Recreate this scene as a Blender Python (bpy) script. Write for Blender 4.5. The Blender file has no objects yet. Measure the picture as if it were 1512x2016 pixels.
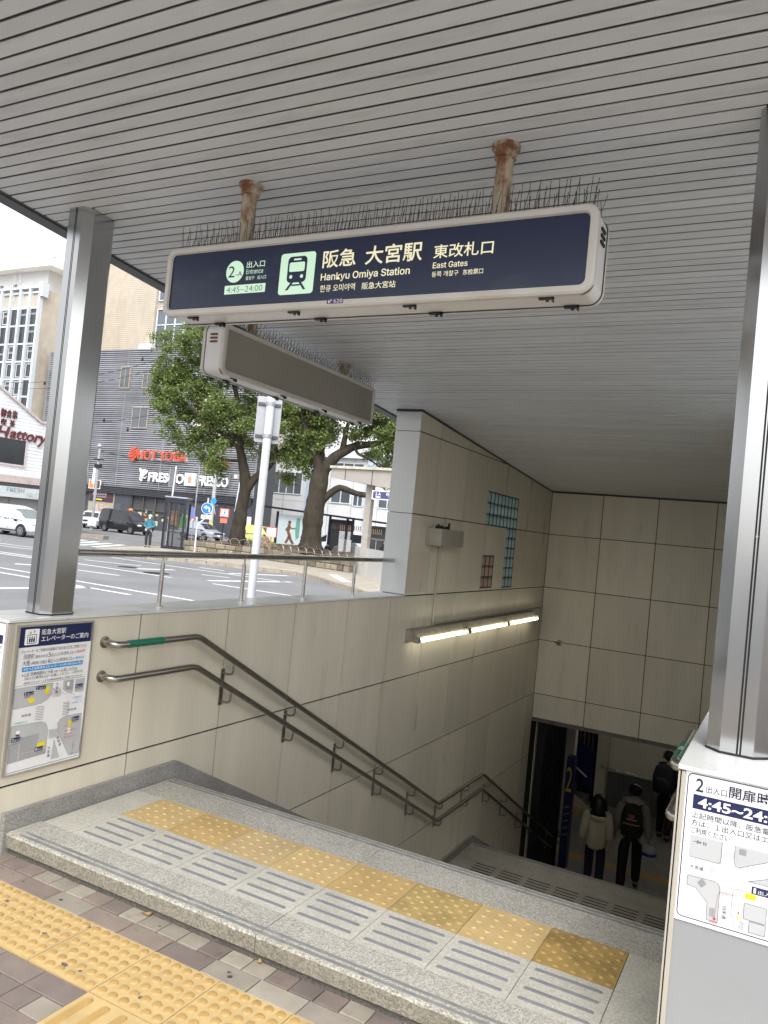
import bpy, bmesh, math, random
from mathutils import Vector, Matrix
from math import pi, sin, cos, radians, sqrt
S = bpy.context.scene
COL = S.collection
rnd = random.Random(7)

# ------------------------------------------------------------------ camera
cd = bpy.data.cameras.new('camera')
cam = bpy.data.objects.new('camera', cd)
COL.objects.link(cam)
cd.sensor_fit = 'HORIZONTAL'
cd.sensor_width = 36.0
cd.lens = 1522.86 / 1512.0 * 36.0
cd.clip_start = 0.05
cd.clip_end = 3000
RX = Vector((0.88158047, 0.46183095, 0.09761175))
DN = Vector((0.07511139, 0.06690745, -0.99492797))
FW = Vector((-0.46601948, 0.88444082, 0.02429554))
mw = Matrix((RX, -DN, -FW)).transposed().to_4x4()
mw.translation = Vector((3.06669, -2.18493, 1.5283))
cam.matrix_world = mw
S.camera = cam

# ------------------------------------------------------------------ world, sun, exposure
SUN_EL, SUN_ROT = radians(52), radians(155)
w = bpy.data.worlds.new('World')
S.world = w
w.use_nodes = True
nt = w.node_tree
nt.nodes.clear()
sky = nt.nodes.new('ShaderNodeTexSky')
sky.sky_type = 'NISHITA'
sky.sun_disc = False
sky.sun_elevation = SUN_EL
sky.sun_rotation = SUN_ROT
sky.dust_density = 4.0
sky.air_density = 1.0
hs = nt.nodes.new('ShaderNodeHueSaturation')          # an overcast sky: nearly no colour
hs.inputs['Saturation'].default_value = 0.12
bg = nt.nodes.new('ShaderNodeBackground')
bg.inputs['Strength'].default_value = 0.15
wo = nt.nodes.new('ShaderNodeOutputWorld')
nt.links.new(sky.outputs[0], hs.inputs['Color'])
nt.links.new(hs.outputs[0], bg.inputs['Color'])
nt.links.new(bg.outputs[0], wo.inputs['Surface'])
sl = bpy.data.lights.new('sun', 'SUN')
sl.energy = 0.5
sl.angle = radians(25)
sl.color = (1.0, 0.96, 0.9)
so = bpy.data.objects.new('sun', sl)
COL.objects.link(so)
_d = Vector((sin(SUN_ROT) * cos(SUN_EL), cos(SUN_ROT) * cos(SUN_EL), sin(SUN_EL)))
so.rotation_euler = (-_d).to_track_quat('-Z', 'Y').to_euler()
so.location = (0, -20, 30)
S.view_settings.view_transform = 'Standard'
S.view_settings.look = 'None'
S.view_settings.gamma = 1.0
S.view_settings.exposure = 1.25

# ------------------------------------------------------------------ materials
def nn(t, kind, **kw):
    n = t.nodes.new(kind)
    for k, v in kw.items():
        setattr(n, k, v)
    return n

def M(name, col, rough=0.6, metal=0.0, var=0.12, scale=6.0, stretch=(1, 1, 1), bump=0.0, bscale=60.0,
      emit=None, estr=1.0, spec=0.5, dirt=None, dscale=3.0, damt=0.5, dlo=0.5, dhi=0.75, dstretch=(1, 1, 1),
      island=0.0, rvar=0.0, coat=0.0, aniso=0.0):
    m = bpy.data.materials.new(name)
    m.use_nodes = True
    t = m.node_tree
    L = t.links.new
    b = t.nodes['Principled BSDF']
    b.inputs['Roughness'].default_value = rough
    b.inputs['Metallic'].default_value = metal
    b.inputs['Specular IOR Level'].default_value = spec
    b.inputs['Coat Weight'].default_value = coat
    tc = nn(t, 'ShaderNodeTexCoord')
    mp = nn(t, 'ShaderNodeMapping')
    mp.inputs['Scale'].default_value = stretch
    L(tc.outputs['Object'], mp.inputs['Vector'])
    nz = nn(t, 'ShaderNodeTexNoise')
    nz.inputs['Scale'].default_value = scale
    nz.inputs['Detail'].default_value = 6
    L(mp.outputs[0], nz.inputs['Vector'])
    mr = nn(t, 'ShaderNodeMapRange')
    mr.inputs['From Min'].default_value = 0.25
    mr.inputs['From Max'].default_value = 0.75
    mr.inputs['To Min'].default_value = 1 - var
    mr.inputs['To Max'].default_value = 1 + var
    L(nz.outputs[0], mr.inputs['Value'])
    mul = nn(t, 'ShaderNodeVectorMath', operation='SCALE')
    mul.inputs[0].default_value = col[:3]
    L(mr.outputs[0], mul.inputs['Scale'])
    cur = mul.outputs[0]
    if island:
        g = nn(t, 'ShaderNodeNewGeometry')
        mi = nn(t, 'ShaderNodeMapRange')
        mi.inputs['To Min'].default_value = 1 - island
        mi.inputs['To Max'].default_value = 1 + island
        L(g.outputs['Random Per Island'], mi.inputs['Value'])
        m2 = nn(t, 'ShaderNodeVectorMath', operation='SCALE')
        L(cur, m2.inputs[0])
        L(mi.outputs[0], m2.inputs['Scale'])
        cur = m2.outputs[0]
    if dirt:
        mp2 = nn(t, 'ShaderNodeMapping')
        mp2.inputs['Scale'].default_value = dstretch
        L(tc.outputs['Object'], mp2.inputs['Vector'])
        n2 = nn(t, 'ShaderNodeTexNoise')
        n2.inputs['Scale'].default_value = dscale
        n2.inputs['Detail'].default_value = 8
        n2.inputs['Roughness'].default_value = 0.65
        L(mp2.outputs[0], n2.inputs['Vector'])
        r2 = nn(t, 'ShaderNodeMapRange')
        r2.inputs['From Min'].default_value = dlo
        r2.inputs['From Max'].default_value = dhi
        r2.inputs['To Max'].default_value = damt
        L(n2.outputs[0], r2.inputs['Value'])
        mx = nn(t, 'ShaderNodeMix', data_type='RGBA')
        L(r2.outputs[0], mx.inputs['Factor'])
        L(cur, mx.inputs['A'])
        mx.inputs['B'].default_value = (*dirt[:3], 1)
        cur = mx.outputs['Result']
    L(cur, b.inputs['Base Color'])
    if rvar:
        r3 = nn(t, 'ShaderNodeMapRange')
        r3.inputs['From Min'].default_value = 0.3
        r3.inputs['From Max'].default_value = 0.7
        r3.inputs['To Min'].default_value = max(0.02, rough - rvar)
        r3.inputs['To Max'].default_value = min(1, rough + rvar)
        L(nz.outputs[0], r3.inputs['Value'])
        L(r3.outputs[0], b.inputs['Roughness'])
    if bump:
        n3 = nn(t, 'ShaderNodeTexNoise')
        n3.inputs['Scale'].default_value = bscale
        n3.inputs['Detail'].default_value = 4
        L(mp.outputs[0], n3.inputs['Vector'])
        bp = nn(t, 'ShaderNodeBump')
        bp.inputs['Strength'].default_value = bump
        bp.inputs['Distance'].default_value = 0.01
        L(n3.outputs[0], bp.inputs['Height'])
        L(bp.outputs[0], b.inputs['Normal'])
    if emit:
        b.inputs['Emission Color'].default_value = (*emit[:3], 1)
        b.inputs['Emission Strength'].default_value = estr
    return m

def granite(name, col, amp=0.45, scale=260.0, rough=0.7, stain=None, island=0.0, samt=0.5):
    """speckled stone: fine dark and light grains over a soft mottling"""
    m = M(name, col, rough, var=0.10, scale=5, bump=0.25, bscale=220, dirt=stain, dscale=2.2, damt=samt,
          dlo=0.45, dhi=0.8, island=island)
    t = m.node_tree
    L = t.links.new
    b = t.nodes['Principled BSDF']
    src = b.inputs['Base Color'].links[0].from_socket
    tc = nn(t, 'ShaderNodeTexCoord')
    v = nn(t, 'ShaderNodeTexVoronoi')
    v.inputs['Scale'].default_value = scale
    L(tc.outputs['Object'], v.inputs['Vector'])
    sp = nn(t, 'ShaderNodeSeparateColor')
    L(v.outputs['Color'], sp.inputs[0])
    mr = nn(t, 'ShaderNodeMapRange')
    mr.inputs['To Min'].default_value = 1 - amp
    mr.inputs['To Max'].default_value = 1 + amp
    L(sp.outputs[0], mr.inputs['Value'])
    mu = nn(t, 'ShaderNodeVectorMath', operation='SCALE')
    L(src, mu.inputs[0])
    L(mr.outputs[0], mu.inputs['Scale'])
    L(mu.outputs[0], b.inputs['Base Color'])
    return m

def leafmat(name, c1, c2, c3):
    m = bpy.data.materials.new(name)
    m.use_nodes = True
    t = m.node_tree
    L = t.links.new
    t.nodes.clear()
    g = nn(t, 'ShaderNodeNewGeometry')
    cr = nn(t, 'ShaderNodeValToRGB')
    cr.color_ramp.elements[0].color = (*c1, 1)
    cr.color_ramp.elements[1].color = (*c3, 1)
    e = cr.color_ramp.elements.new(0.5)
    e.color = (*c2, 1)
    L(g.outputs['Random Per Island'], cr.inputs[0])
    d = nn(t, 'ShaderNodeBsdfPrincipled')
    d.inputs['Roughness'].default_value = 0.45
    L(cr.outputs[0], d.inputs['Base Color'])
    tr = nn(t, 'ShaderNodeBsdfTranslucent')
    L(cr.outputs[0], tr.inputs['Color'])
    mx = nn(t, 'ShaderNodeMixShader')
    mx.inputs[0].default_value = 0.45
    L(d.outputs[0], mx.inputs[1])
    L(tr.outputs[0], mx.inputs[2])
    o = nn(t, 'ShaderNodeOutputMaterial')
    L(mx.outputs[0], o.inputs['Surface'])
    return m

def ramp_island(name, cols, rough=0.75, var=0.15, bump=0.2):
    """one flat colour per loose piece, picked from a palette"""
    m = M(name, (1, 1, 1), rough, var=var, scale=9, bump=bump, bscale=120, dirt=(0.05, 0.045, 0.04), dscale=14,
          damt=0.45, dlo=0.58, dhi=0.75)
    t = m.node_tree
    L = t.links.new
    g = nn(t, 'ShaderNodeNewGeometry')
    cr = nn(t, 'ShaderNodeValToRGB')
    cr.color_ramp.interpolation = 'CONSTANT'
    els = cr.color_ramp.elements
    els[0].color = (*cols[0], 1)
    els[1].position = 1.0 / len(cols)
    els[1].color = (*cols[1], 1)
    for i in range(2, len(cols)):
        e = els.new(i / len(cols))
        e.color = (*cols[i], 1)
    L(g.outputs['Random Per Island'], cr.inputs[0])
    for n in t.nodes:
        if n.type == 'VECT_MATH':
            L(cr.outputs[0], n.inputs[0])
            break
    return m

# ------------------------------------------------------------------ mesh helpers
class MB:
    def __init__(self):
        self.v = []
        self.f = []
    def add(self, verts, faces):
        o = len(self.v)
        self.v += [tuple(p) for p in verts]
        self.f += [tuple(i + o for i in f) for f in faces]
        return self
    def box(self, x0, x1, y0, y1, z0, z1):
        v = [(x, y, z) for z in (z0, z1) for y in (y0, y1) for x in (x0, x1)]
        return self.add(v, [(0, 2, 3, 1), (4, 5, 7, 6), (0, 1, 5, 4), (2, 6, 7, 3), (0, 4, 6, 2), (1, 3, 7, 5)])
    def obox(self, c, sx, sy, sz, rot=None):
        m = rot or Matrix.Identity(3)
        c = Vector(c)
        v = [c + m @ Vector((x * sx / 2, y * sy / 2, z * sz / 2)) for z in (-1, 1) for y in (-1, 1) for x in (-1, 1)]
        return self.add(v, [(0, 2, 3, 1), (4, 5, 7, 6), (0, 1, 5, 4), (2, 6, 7, 3), (0, 4, 6, 2), (1, 3, 7, 5)])
    def beam(self, p0, p1, w, h, up=(0, 0, 1)):
        p0, p1 = Vector(p0), Vector(p1)
        d = (p1 - p0).normalized()
        u = Vector(up)
        s = d.cross(u)
        if s.length < 1e-5:
            s = d.cross(Vector((1, 0, 0)))
        s.normalize()
        u = s.cross(d)
        m = Matrix((s, d, u)).transposed()
        return self.obox((p0 + p1) / 2, w, (p1 - p0).length, h, m)
    def prism(self, pts, vec):
        """extrude a closed 3D polygon along vec"""
        n = len(pts)
        a = [Vector(p) for p in pts]
        b = [p + Vector(vec) for p in a]
        nrm = Vector((0, 0, 0))
        for i in range(n):
            nrm += (a[i] - a[0]).cross(a[(i + 1) % n] - a[0])
        flip = nrm.dot(Vector(vec)) > 0
        F = [tuple(range(n)), tuple(range(2 * n - 1, n - 1, -1))]
        F += [(i, i + n, (i + 1) % n + n, (i + 1) % n) for i in range(n)]
        if flip:
            F = [tuple(reversed(f)) for f in F]
        return self.add(a + b, F)
    def poly(self, pts):
        return self.add(pts, [tuple(range(len(pts)))])
    def tube(self, pts, r, seg=12, caps=True):
        P = [Vector(p) for p in pts]
        R = r if isinstance(r, (list, tuple)) else [r] * len(P)
        n = len(P)
        T = []
        for i in range(n):
            if i == 0:
                t = P[1] - P[0]
            elif i == n - 1:
                t = P[-1] - P[-2]
            else:
                t = (P[i + 1] - P[i]).normalized() + (P[i] - P[i - 1]).normalized()
            T.append(t.normalized())
        ref = Vector((0, 0, 1)) if abs(T[0].z) < 0.9 else Vector((1, 0, 0))
        u = (ref - T[0] * ref.dot(T[0])).normalized()
        V = []
        for i in range(n):
            u = (u - T[i] * u.dot(T[i])).normalized()
            s = T[i].cross(u)
            k = 1.0
            if 0 < i < n - 1:
                c = T[i].dot((P[i] - P[i - 1]).normalized())
                k = min(1.6, 1 / max(c, 0.3))
            for j in range(seg):
                a = 2 * pi * j / seg
                V.append(P[i] + (u * cos(a) + s * sin(a)) * R[i] * (k if 0 < i < n - 1 and k < 1.2 else 1))
        F = []
        for i in range(n - 1):
            for j in range(seg):
                a, b = i * seg + j, i * seg + (j + 1) % seg
                F.append((a, b, b + seg, a + seg))
        if caps:
            F.append(tuple(reversed(range(seg))))
            F.append(tuple(range((n - 1) * seg, n * seg)))
        return self.add(V, F)
    def cyl(self, p0, p1, r0, r1=None, seg=16):
        return self.tube([p0, p1], [r0, r0 if r1 is None else r1], seg)
    def lathe(self, prof, c, axis='z', seg=20):
        c = Vector(c)
        V = []
        for r, h in prof:
            for j in range(seg):
                a = 2 * pi * j / seg
                q = {'z': (r * cos(a), r * sin(a), h), 'y': (r * cos(a), h, -r * sin(a)), 'x': (h, r * cos(a), r * sin(a))}[axis]
                V.append(c + Vector(q))
        F = []
        n = len(prof)
        for i in range(n - 1):
            for j in range(seg):
                a, b = i * seg + j, i * seg + (j + 1) % seg
                F.append((a, b, b + seg, a + seg))
        F.append(tuple(reversed(range(seg))))
        F.append(tuple(range((n - 1) * seg, n * seg)))
        return self.add(V, F)
    def ell(self, c, rx, ry, rz, seg=14, rings=9, rot=None):
        c = Vector(c)
        m = rot or Matrix.Identity(3)
        V = [c + m @ Vector((0, 0, -rz))]
        for i in range(1, rings):
            t = pi * i / rings
            for j in range(seg):
                a = 2 * pi * j / seg
                V.append(c + m @ Vector((rx * sin(t) * cos(a), ry * sin(t) * sin(a), -rz * cos(t))))
        V.append(c + m @ Vector((0, 0, rz)))
        F = []
        for j in range(seg):
            F.append((0, 1 + (j + 1) % seg, 1 + j))
        for i in range(rings - 2):
            for j in range(seg):
                a, b = 1 + i * seg + j, 1 + i * seg + (j + 1) % seg
                F.append((a, b, b + seg, a + seg))
        o = 1 + (rings - 2) * seg
        for j in range(seg):
            F.append((o + j, o + (j + 1) % seg, len(V) - 1))
        return self.add(V, F)
    def dome(self, c, r, h, seg=14, flat=0.55):
        """raised tactile dot: steep side, rounded top"""
        x, y, z = c
        V = []
        for rr, hh in ((r, 0), (r * 0.86, h * 0.72), (r * flat, h)):
            for j in range(seg):
                a = 2 * pi * j / seg
                V.append((x + rr * cos(a), y + rr * sin(a), z + hh))
        F = []
        for i in range(2):
            for j in range(seg):
                a, b = i * seg + j, i * seg + (j + 1) % seg
                F.append((a, b, b + seg, a + seg))
        F.append(tuple(range(2 * seg, 3 * seg)))
        return self.add(V, F)
    def text(self, s, O, U, V, box, bold=0.0, ext=0.0, keep=False, shear=0.0):
        """letters fitted into the box (u0, u1, v0, v1) of the frame O, U, V"""
        verts, faces = glyphs(s, bold, ext, shear)
        if not verts:
            return self
        xs = [p[0] for p in verts]
        ys = [p[1] for p in verts]
        x0, x1, y0, y1 = min(xs), max(xs), min(ys), max(ys)
        u0, u1, v0, v1 = box
        sx = (u1 - u0) / max(x1 - x0, 1e-6)
        sy = (v1 - v0) / max(y1 - y0, 1e-6)
        if keep:
            sx = sy
        O, U, V = Vector(O), Vector(U), Vector(V)
        N = U.cross(V)
        return self.add([O + U * (u0 + (p[0] - x0) * sx) + V * (v0 + (p[1] - y0) * sy) + N * (p[2] + ext) for p in verts], faces)
    def build(self, name, mat, parent=None, smooth=None, loc=None):
        me = bpy.data.meshes.new(name)
        me.from_pydata(self.v, [], self.f)
        if mat:
            me.materials.append(mat)
        if smooth is not None:
            me.shade_smooth()
            me.set_sharp_from_angle(angle=radians(smooth))
        me.update()
        o = bpy.data.objects.new(name, me)
        COL.objects.link(o)
        if parent:
            o.parent = parent
        if loc:
            o.location = loc
        return o

import os
try:                                     # the plain sans serif that ships with Blender
    SANS = bpy.data.fonts.load(os.path.join(bpy.utils.resource_path('LOCAL'), 'datafiles', 'fonts', 'Inter.woff2'))
except Exception:
    SANS = None
_gl = {}
def glyphs(s, bold, ext, shear=0.0):
    key = (s, bold, ext, shear)
    if key not in _gl:
        c = bpy.data.curves.new('lettering', 'FONT')
        c.body = s
        c.size = 1.0
        if SANS and 0 <= bold <= .0125 and s.isascii() and not any(ch.isdigit() for ch in s):
            c.font = SANS
        c.offset = bold
        c.shear = shear
        c.resolution_u = 3
        c.extrude = ext
        o = bpy.data.objects.new('lettering', c)
        m = o.to_mesh()
        _gl[key] = ([tuple(v.co) for v in m.vertices], [tuple(p.vertices) for p in m.polygons])
        o.to_mesh_clear()
        bpy.data.objects.remove(o)
        bpy.data.curves.remove(c)
    return _gl[key]

def tag(o, label=None, cat=None, group=None, kind=None):
    if label:
        o['label'] = label
    if cat:
        o['category'] = cat
    if group:
        o['group'] = group
    if kind:
        o['kind'] = kind
    return o

def thing(name, label, cat, loc=(0, 0, 0), rz=0.0, group=None):
    o = bpy.data.objects.new(name, None)
    o.empty_display_size = 0.1
    COL.objects.link(o)
    o.location = loc
    o.rotation_euler = (0, 0, rz)
    return tag(o, label, cat, group)

def struct(name, mb, mat, label, smooth=None):
    return tag(mb.build(name, mat, None, smooth), label, name.replace('_', ' '), kind='structure')

def dup(root, loc=None, rz=None, label=None):
    """a copy of a thing with copies of its parts and sub-parts"""
    r = root.copy()
    COL.objects.link(r)
    if loc is not None:
        r.location = loc
    if rz is not None:
        r.rotation_euler = (0, 0, rz)
    if label:
        r['label'] = label
    for ch in list(root.children):
        c = ch.copy()
        COL.objects.link(c)
        c.parent = r
        for gch in list(ch.children):
            d = gch.copy()
            COL.objects.link(d)
            d.parent = c
    return r

def rrect(u0, u1, v0, v1, r, seg=5):
    """rounded rectangle outline, counter-clockwise"""
    out = []
    for cx, cy, a0 in ((u1 - r, v0 + r, -90), (u1 - r, v1 - r, 0), (u0 + r, v1 - r, 90), (u0 + r, v0 + r, 180)):
        for k in range(seg + 1):
            a = radians(a0 + 90 * k / seg)
            out.append((cx + r * cos(a), cy + r * sin(a)))
    return out

# ------------------------------------------------------------------ shared materials
m_white = M('white enamel', (0.72, 0.73, 0.72), 0.3, var=0.03, scale=3)
m_dark = M('dark joint', (0.012, 0.012, 0.013), 0.8, var=0.1)
m_black = M('black paint', (0.018, 0.018, 0.02), 0.4, var=0.1)
m_steel = M('brushed stainless steel', (0.47, 0.475, 0.475), 0.19, 1.0, var=0.05, scale=3, stretch=(1, 1, 0.4), rvar=0.05)
m_tube = M('stainless steel tube', (0.50, 0.48, 0.45), 0.3, 1.0, var=0.08, scale=14, rvar=0.06)
m_navy = M('navy print', (0.011, 0.017, 0.075), 0.35, var=0.06)
m_ink = M('dark ink', (0.02, 0.022, 0.05), 0.5, var=0.05)
m_plate = M('white sign plate', (0.74, 0.745, 0.75), 0.3, var=0.03, scale=8, dirt=(0.4, 0.39, 0.36), dscale=9, damt=0.4, dlo=0.6, dhi=0.8)
m_grey_print = M('grey print', (0.45, 0.46, 0.47), 0.4, var=0.03)
m_yellow_print = M('yellow print', (0.75, 0.6, 0.03), 0.4, var=0.05)
m_red_print = M('red print', (0.6, 0.05, 0.04), 0.4, var=0.05)
m_blue_print = M('blue print', (0.02, 0.27, 0.62), 0.4, var=0.05)
m_green_print = M('green print', (0.03, 0.35, 0.18), 0.4, var=0.05)
m_white_print = M('white print', (0.8, 0.8, 0.8), 0.4, var=0.03)
# ================================================================== the station entrance
WR = 2.85            # inner face of the right wall (the left one is at x = 0)
YB = 8.75            # back wall
YS = 0.15            # front end of the side walls
YP = 4.19            # where the high walls begin
ZC = 0.965           # top of the parapets
def ceil_z(y):
    return 2.955 - 0.0743 * (y - 0.4)
ROWS = [3.2, 2.47, 1.712, 0.955, 0.202, -0.563, -1.433, -2.19, -2.95, -3.7, -4.05]
COLS = [YS] + [0.95 + 0.745 * k for k in range(0, 12)]

m_panel = M('beige enamel wall panel', (0.66, 0.615, 0.505), 0.34, var=0.05, scale=5, stretch=(1, 1, 0.2), bump=0.03, bscale=5,
            dirt=(0.36, 0.335, 0.275), dscale=2.2, dstretch=(2.0, 2.0, 0.25), damt=0.24, dlo=0.42, dhi=0.82, island=0.075, rvar=0.08)
m_gloss = M('white glazed panel', (0.52, 0.535, 0.525), 0.12, var=0.02, scale=3, island=0.02,
            dirt=(0.5, 0.5, 0.48), dscale=4, damt=0.35, dlo=0.55, dhi=0.8)
m_coping = M('white coping slab', (0.62, 0.63, 0.62), 0.22, var=0.05, scale=6, dirt=(0.40, 0.39, 0.36), dscale=5, damt=0.5,
             dlo=0.5, dhi=0.78)
m_slat = M('off-white ceiling slat', (0.635, 0.665, 0.69), 0.42, var=0.05, scale=3, stretch=(0.25, 3, 1), island=0.05,
           dirt=(0.22, 0.21, 0.195), dscale=3.2, dstretch=(0.9, 5, 1), damt=0.38, dlo=0.52, dhi=0.8, rvar=0.06)
m_trim = M('dark metal trim', (0.03, 0.032, 0.045), 0.4, var=0.1)
m_fascia = M('dark grey fascia', (0.07, 0.07, 0.08), 0.45, var=0.1)

# ---- canopy
canopy = thing('entrance_canopy', 'sloping canopy with white slatted underside over the station stairway', 'canopy')
b = MB()
y = -1.32
pitch, sw = 0.0662, 0.0552
k = 0
while y < YB - 0.03:
    y0, y1 = y, min(y + sw, YB - 0.005)
    dz = rnd.uniform(-0.0012, 0.0012)
    sec = [(y0 + .001, .0135), (y0, .0018), (y0 + .0018, 0), (y1 - .0018, 0), (y1, .0018), (y1 - .001, .0135)]
    segs = [-0.40, 3.25]
    for xa, xb in zip(segs[:-1], segs[1:]):
        b.prism([(xa + .0007, yy, ceil_z(yy) + zz + dz) for yy, zz in sec], (xb - xa - .0014, 0, 0))
    y += pitch
    k += 1
b.build('slat_ceiling', m_slat, canopy)
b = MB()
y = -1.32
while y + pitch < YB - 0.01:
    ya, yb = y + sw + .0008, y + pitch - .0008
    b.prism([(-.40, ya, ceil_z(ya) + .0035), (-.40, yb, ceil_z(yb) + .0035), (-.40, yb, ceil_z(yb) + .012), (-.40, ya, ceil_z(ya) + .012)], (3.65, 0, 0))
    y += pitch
b.build('gap_shade', M('painted gap shade', (0.03, 0.03, 0.032), 0.8, var=.2), canopy)  # dark filler added to paint in the shade of the slat gaps
b = MB()
y0, y1 = -1.36, 9.1
b.prism([(-0.41, y0, ceil_z(y0) + .015), (-0.41, y1, ceil_z(y1) + .015), (-0.41, y1, ceil_z(y1) + .33), (-0.41, y0, ceil_z(y0) + .33)], (3.67, 0, 0))
b.build('roof_slab', M('dark roof void', (0.03, 0.03, 0.032), 0.8), canopy)
b = MB()
for x0, x1 in ((-0.50, -0.412), (3.262, 3.35)):
    b.prism([(x0, y0, ceil_z(y0) - .012), (x0, y1, ceil_z(y1) - .012), (x0, y1, ceil_z(y1) + .36), (x0, y0, ceil_z(y0) + .36)], (x1 - x0, 0, 0))
b.box(-0.50, 3.35, -1.45, -1.365, ceil_z(-1.4) - .012, ceil_z(-1.4) + .36)
b.build('fascia', m_fascia, canopy)
b = MB()
for x0, x1 in ((-0.411, -0.402), (3.252, 3.261)):
    b.prism([(x0, y0, ceil_z(y0) - .004), (x0, y1, ceil_z(y1) - .004), (x0, y1, ceil_z(y1) + .012), (x0, y0, ceil_z(y0) + .012)], (x1 - x0, 0, 0))
b.build('edge_channel', M('grey edge channel', (0.22, 0.22, 0.23), 0.4, 0.6), canopy)

# ---- side walls: dark core, enamel panels with open joints, coping
OPEN = [(6.125, 7.27, 1.705, 2.10), (6.885, 7.27, 0.975, 1.705), (6.125, 6.535, 0.985, 1.365)]

def clip_cells(ya, yb, za, zb, holes):
    ys = sorted({ya, yb} | {v for h in holes for v in h[:2] if ya < v < yb})
    zs = sorted({za, zb} | {v for h in holes for v in h[2:] if za < v < zb})
    for p, q in zip(ys[:-1], ys[1:]):
        for r, s in zip(zs[:-1], zs[1:]):
            c = ((p + q) / 2, (r + s) / 2)
            if not any(h[0] < c[0] < h[1] and h[2] < c[1] < h[3] for h in holes):
                yield p, q, r, s

def side_wall(name, label, xin, sgn, holes):
    """xin: the inner face; the wall extends to xin - sgn*0.26"""
    t = thing(name, label, 'wall')
    c = MB()
    def bx(mb, x0, x1, *a):
        mb.box(min(x0, x1), max(x0, x1), *a)
    d = sgn
    bx(c, xin - d * .008, xin - d * .235, YS + .012, YB + .3, -4.3, ZC - .014)
    for p, q, r, s in clip_cells(YP + .012, YB + .3, ZC - .014, 2.99, holes):
        top = s if s < 2.9 else None
        if top is None:
            xa, xb = sorted((xin - d * .008, xin - d * .235))
            c.prism([(xa, p, r), (xa, q, r), (xa, q, ceil_z(q) + .01), (xa, p, ceil_z(p) + .01)], (xb - xa, 0, 0))
        else:
            bx(c, xin - d * .008, xin - d * .235, p, q, r, s)
    c.build('wall_core', m_dark, t)
    pn = MB()
    g = .0052
    for i in range(len(COLS) - 1):
        ya, yb = COLS[i] + g, min(COLS[i + 1], YB) - g
        if yb - ya < .02:
            continue
        for j in range(len(ROWS) - 1):
            za, zb = ROWS[j + 1] + g, ROWS[j] - g
            if zb > ZC and zb > 1.0:
                a2 = max(ya, YP + .004)
                if yb - a2 < .03 or za > 2.85:
                    continue
                if zb > 2.4:
                    z0, z1 = ceil_z(a2) - .022, ceil_z(yb) - .022
                    hs_ = [h_ for h_ in holes if h_[3] < 2.3 and h_[3] > za + .1 and h_[0] < yb and h_[1] > a2]
                    if hs_:
                        for p, q, r, s in clip_cells(a2, yb, za, hs_[0][3], holes):
                            bx(pn, xin, xin - d * .0075, p, q, r, s)
                        za = hs_[0][3]
                    xa, xb = sorted((xin, xin - d * .0075))
                    lo_, hi_ = [], []
                    for k_ in range(25):
                        y_ = a2 + (yb - a2) * k_ / 24
                        t_ = min(zb, ceil_z(y_) - .022)
                        if t_ > za + .004:
                            lo_.append((xa, y_, za))
                            hi_.append((xa, y_, t_))
                    if len(lo_) > 1:
                        pn.prism(lo_ + hi_[::-1], (xb - xa, 0, 0))
                    continue
                for p, q, r, s in clip_cells(a2, yb, za, zb, holes):
                    bx(pn, xin, xin - d * .0075, p, q, r, s)
            else:
                bx(pn, xin, xin - d * .0075, ya, yb, za, min(zb, ZC - .016))
    pn.build('wall_panels', m_panel, t)
    # outer face and the white end of the high wall
    e = MB()
    xo = xin - d * .255
    zs = [ZC + .002, 1.712, 2.47, ceil_z(YP) - .022]
    for r, s in zip(zs[:-1], zs[1:]):
        bx(e, xin - d * .001, xo, YP, YP + .012, r + .003, s - .003)
        for p_, q_, r_, s_ in clip_cells(YP + .0125, 9.05, r + .003, min(s - .003, ceil_z(9.0)), holes):
            bx(e, xo + d * .02, xo, p_, q_, r_, s_)
    bx(e, xo + d * .02, xo, YS + .2, 9.05, -0.7, ZC - .016)
    e.build('white_panels', m_gloss, t)
    # front pier
    f = MB()
    xp = xin - d * .44
    bx(f, xin - d * .001, xp, YS, YS + .0115, -.12, ZC - .016)
    f.build('front_panel', M('pale grey front panel', (0.27, 0.28, 0.288), 0.5, var=.04, scale=3, dirt=(0.25, 0.25, 0.25), dscale=7, damt=.35, dlo=.55, dhi=.8), t)
    f = MB()
    bx(f, xin - d * .24, xp + d * .002, YS + .012, YS + .10, -.12, ZC - .016)
    f.build('front_pier', m_dark, t)
    ct = MB()
    bx(ct, xin + d * .004, xin - d * .012, YS - .006, YS - .0005, -.10, ZC - .018)
    bx(ct, xin + d * .009, xin + d * .0005, YS - .006, YS + .022, -.10, ZC - .018)
    ct.build('corner_trim', M('beige corner trim', (0.40, 0.375, 0.32), .4, var=.06), t)
    # coping slabs
    cp = MB()
    ys = [YS - .012, 0.452, 1.22, 2.0, 2.76, 3.5, YP - .002]
    for p, q in zip(ys[:-1], ys[1:]):
        x2 = xin - d * .275
        bx(cp, xin + d * .010, x2, p + (.002 if p > .2 else 0), q - .002, ZC - .012, ZC)
    bx(cp, xin - d * .2755, xp - d * .01, YS - .012, YS + .115, ZC - .012, ZC)
    cp.build('coping', m_coping, t)
    tr = MB()
    xa, xb = sorted((xin + d * .004, xin - d * .262))
    tr.prism([(xa, YP - .004, ceil_z(YP) - .02), (xa, YB, ceil_z(YB) - .02), (xa, YB, ceil_z(YB) - .002), (xa, YP - .004, ceil_z(YP) - .002)], (xb - xa, 0, 0))
    tr.build('ceiling_trim', m_trim, t)
    return t

side_wall('side_wall', 'beige panelled side wall with sloping double handrail and fluorescent lamp', 0.0, 1, OPEN)
side_wall('side_wall', 'white ended side wall carrying the opening hours sign and the cropped steel column', WR, -1, [])

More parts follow.
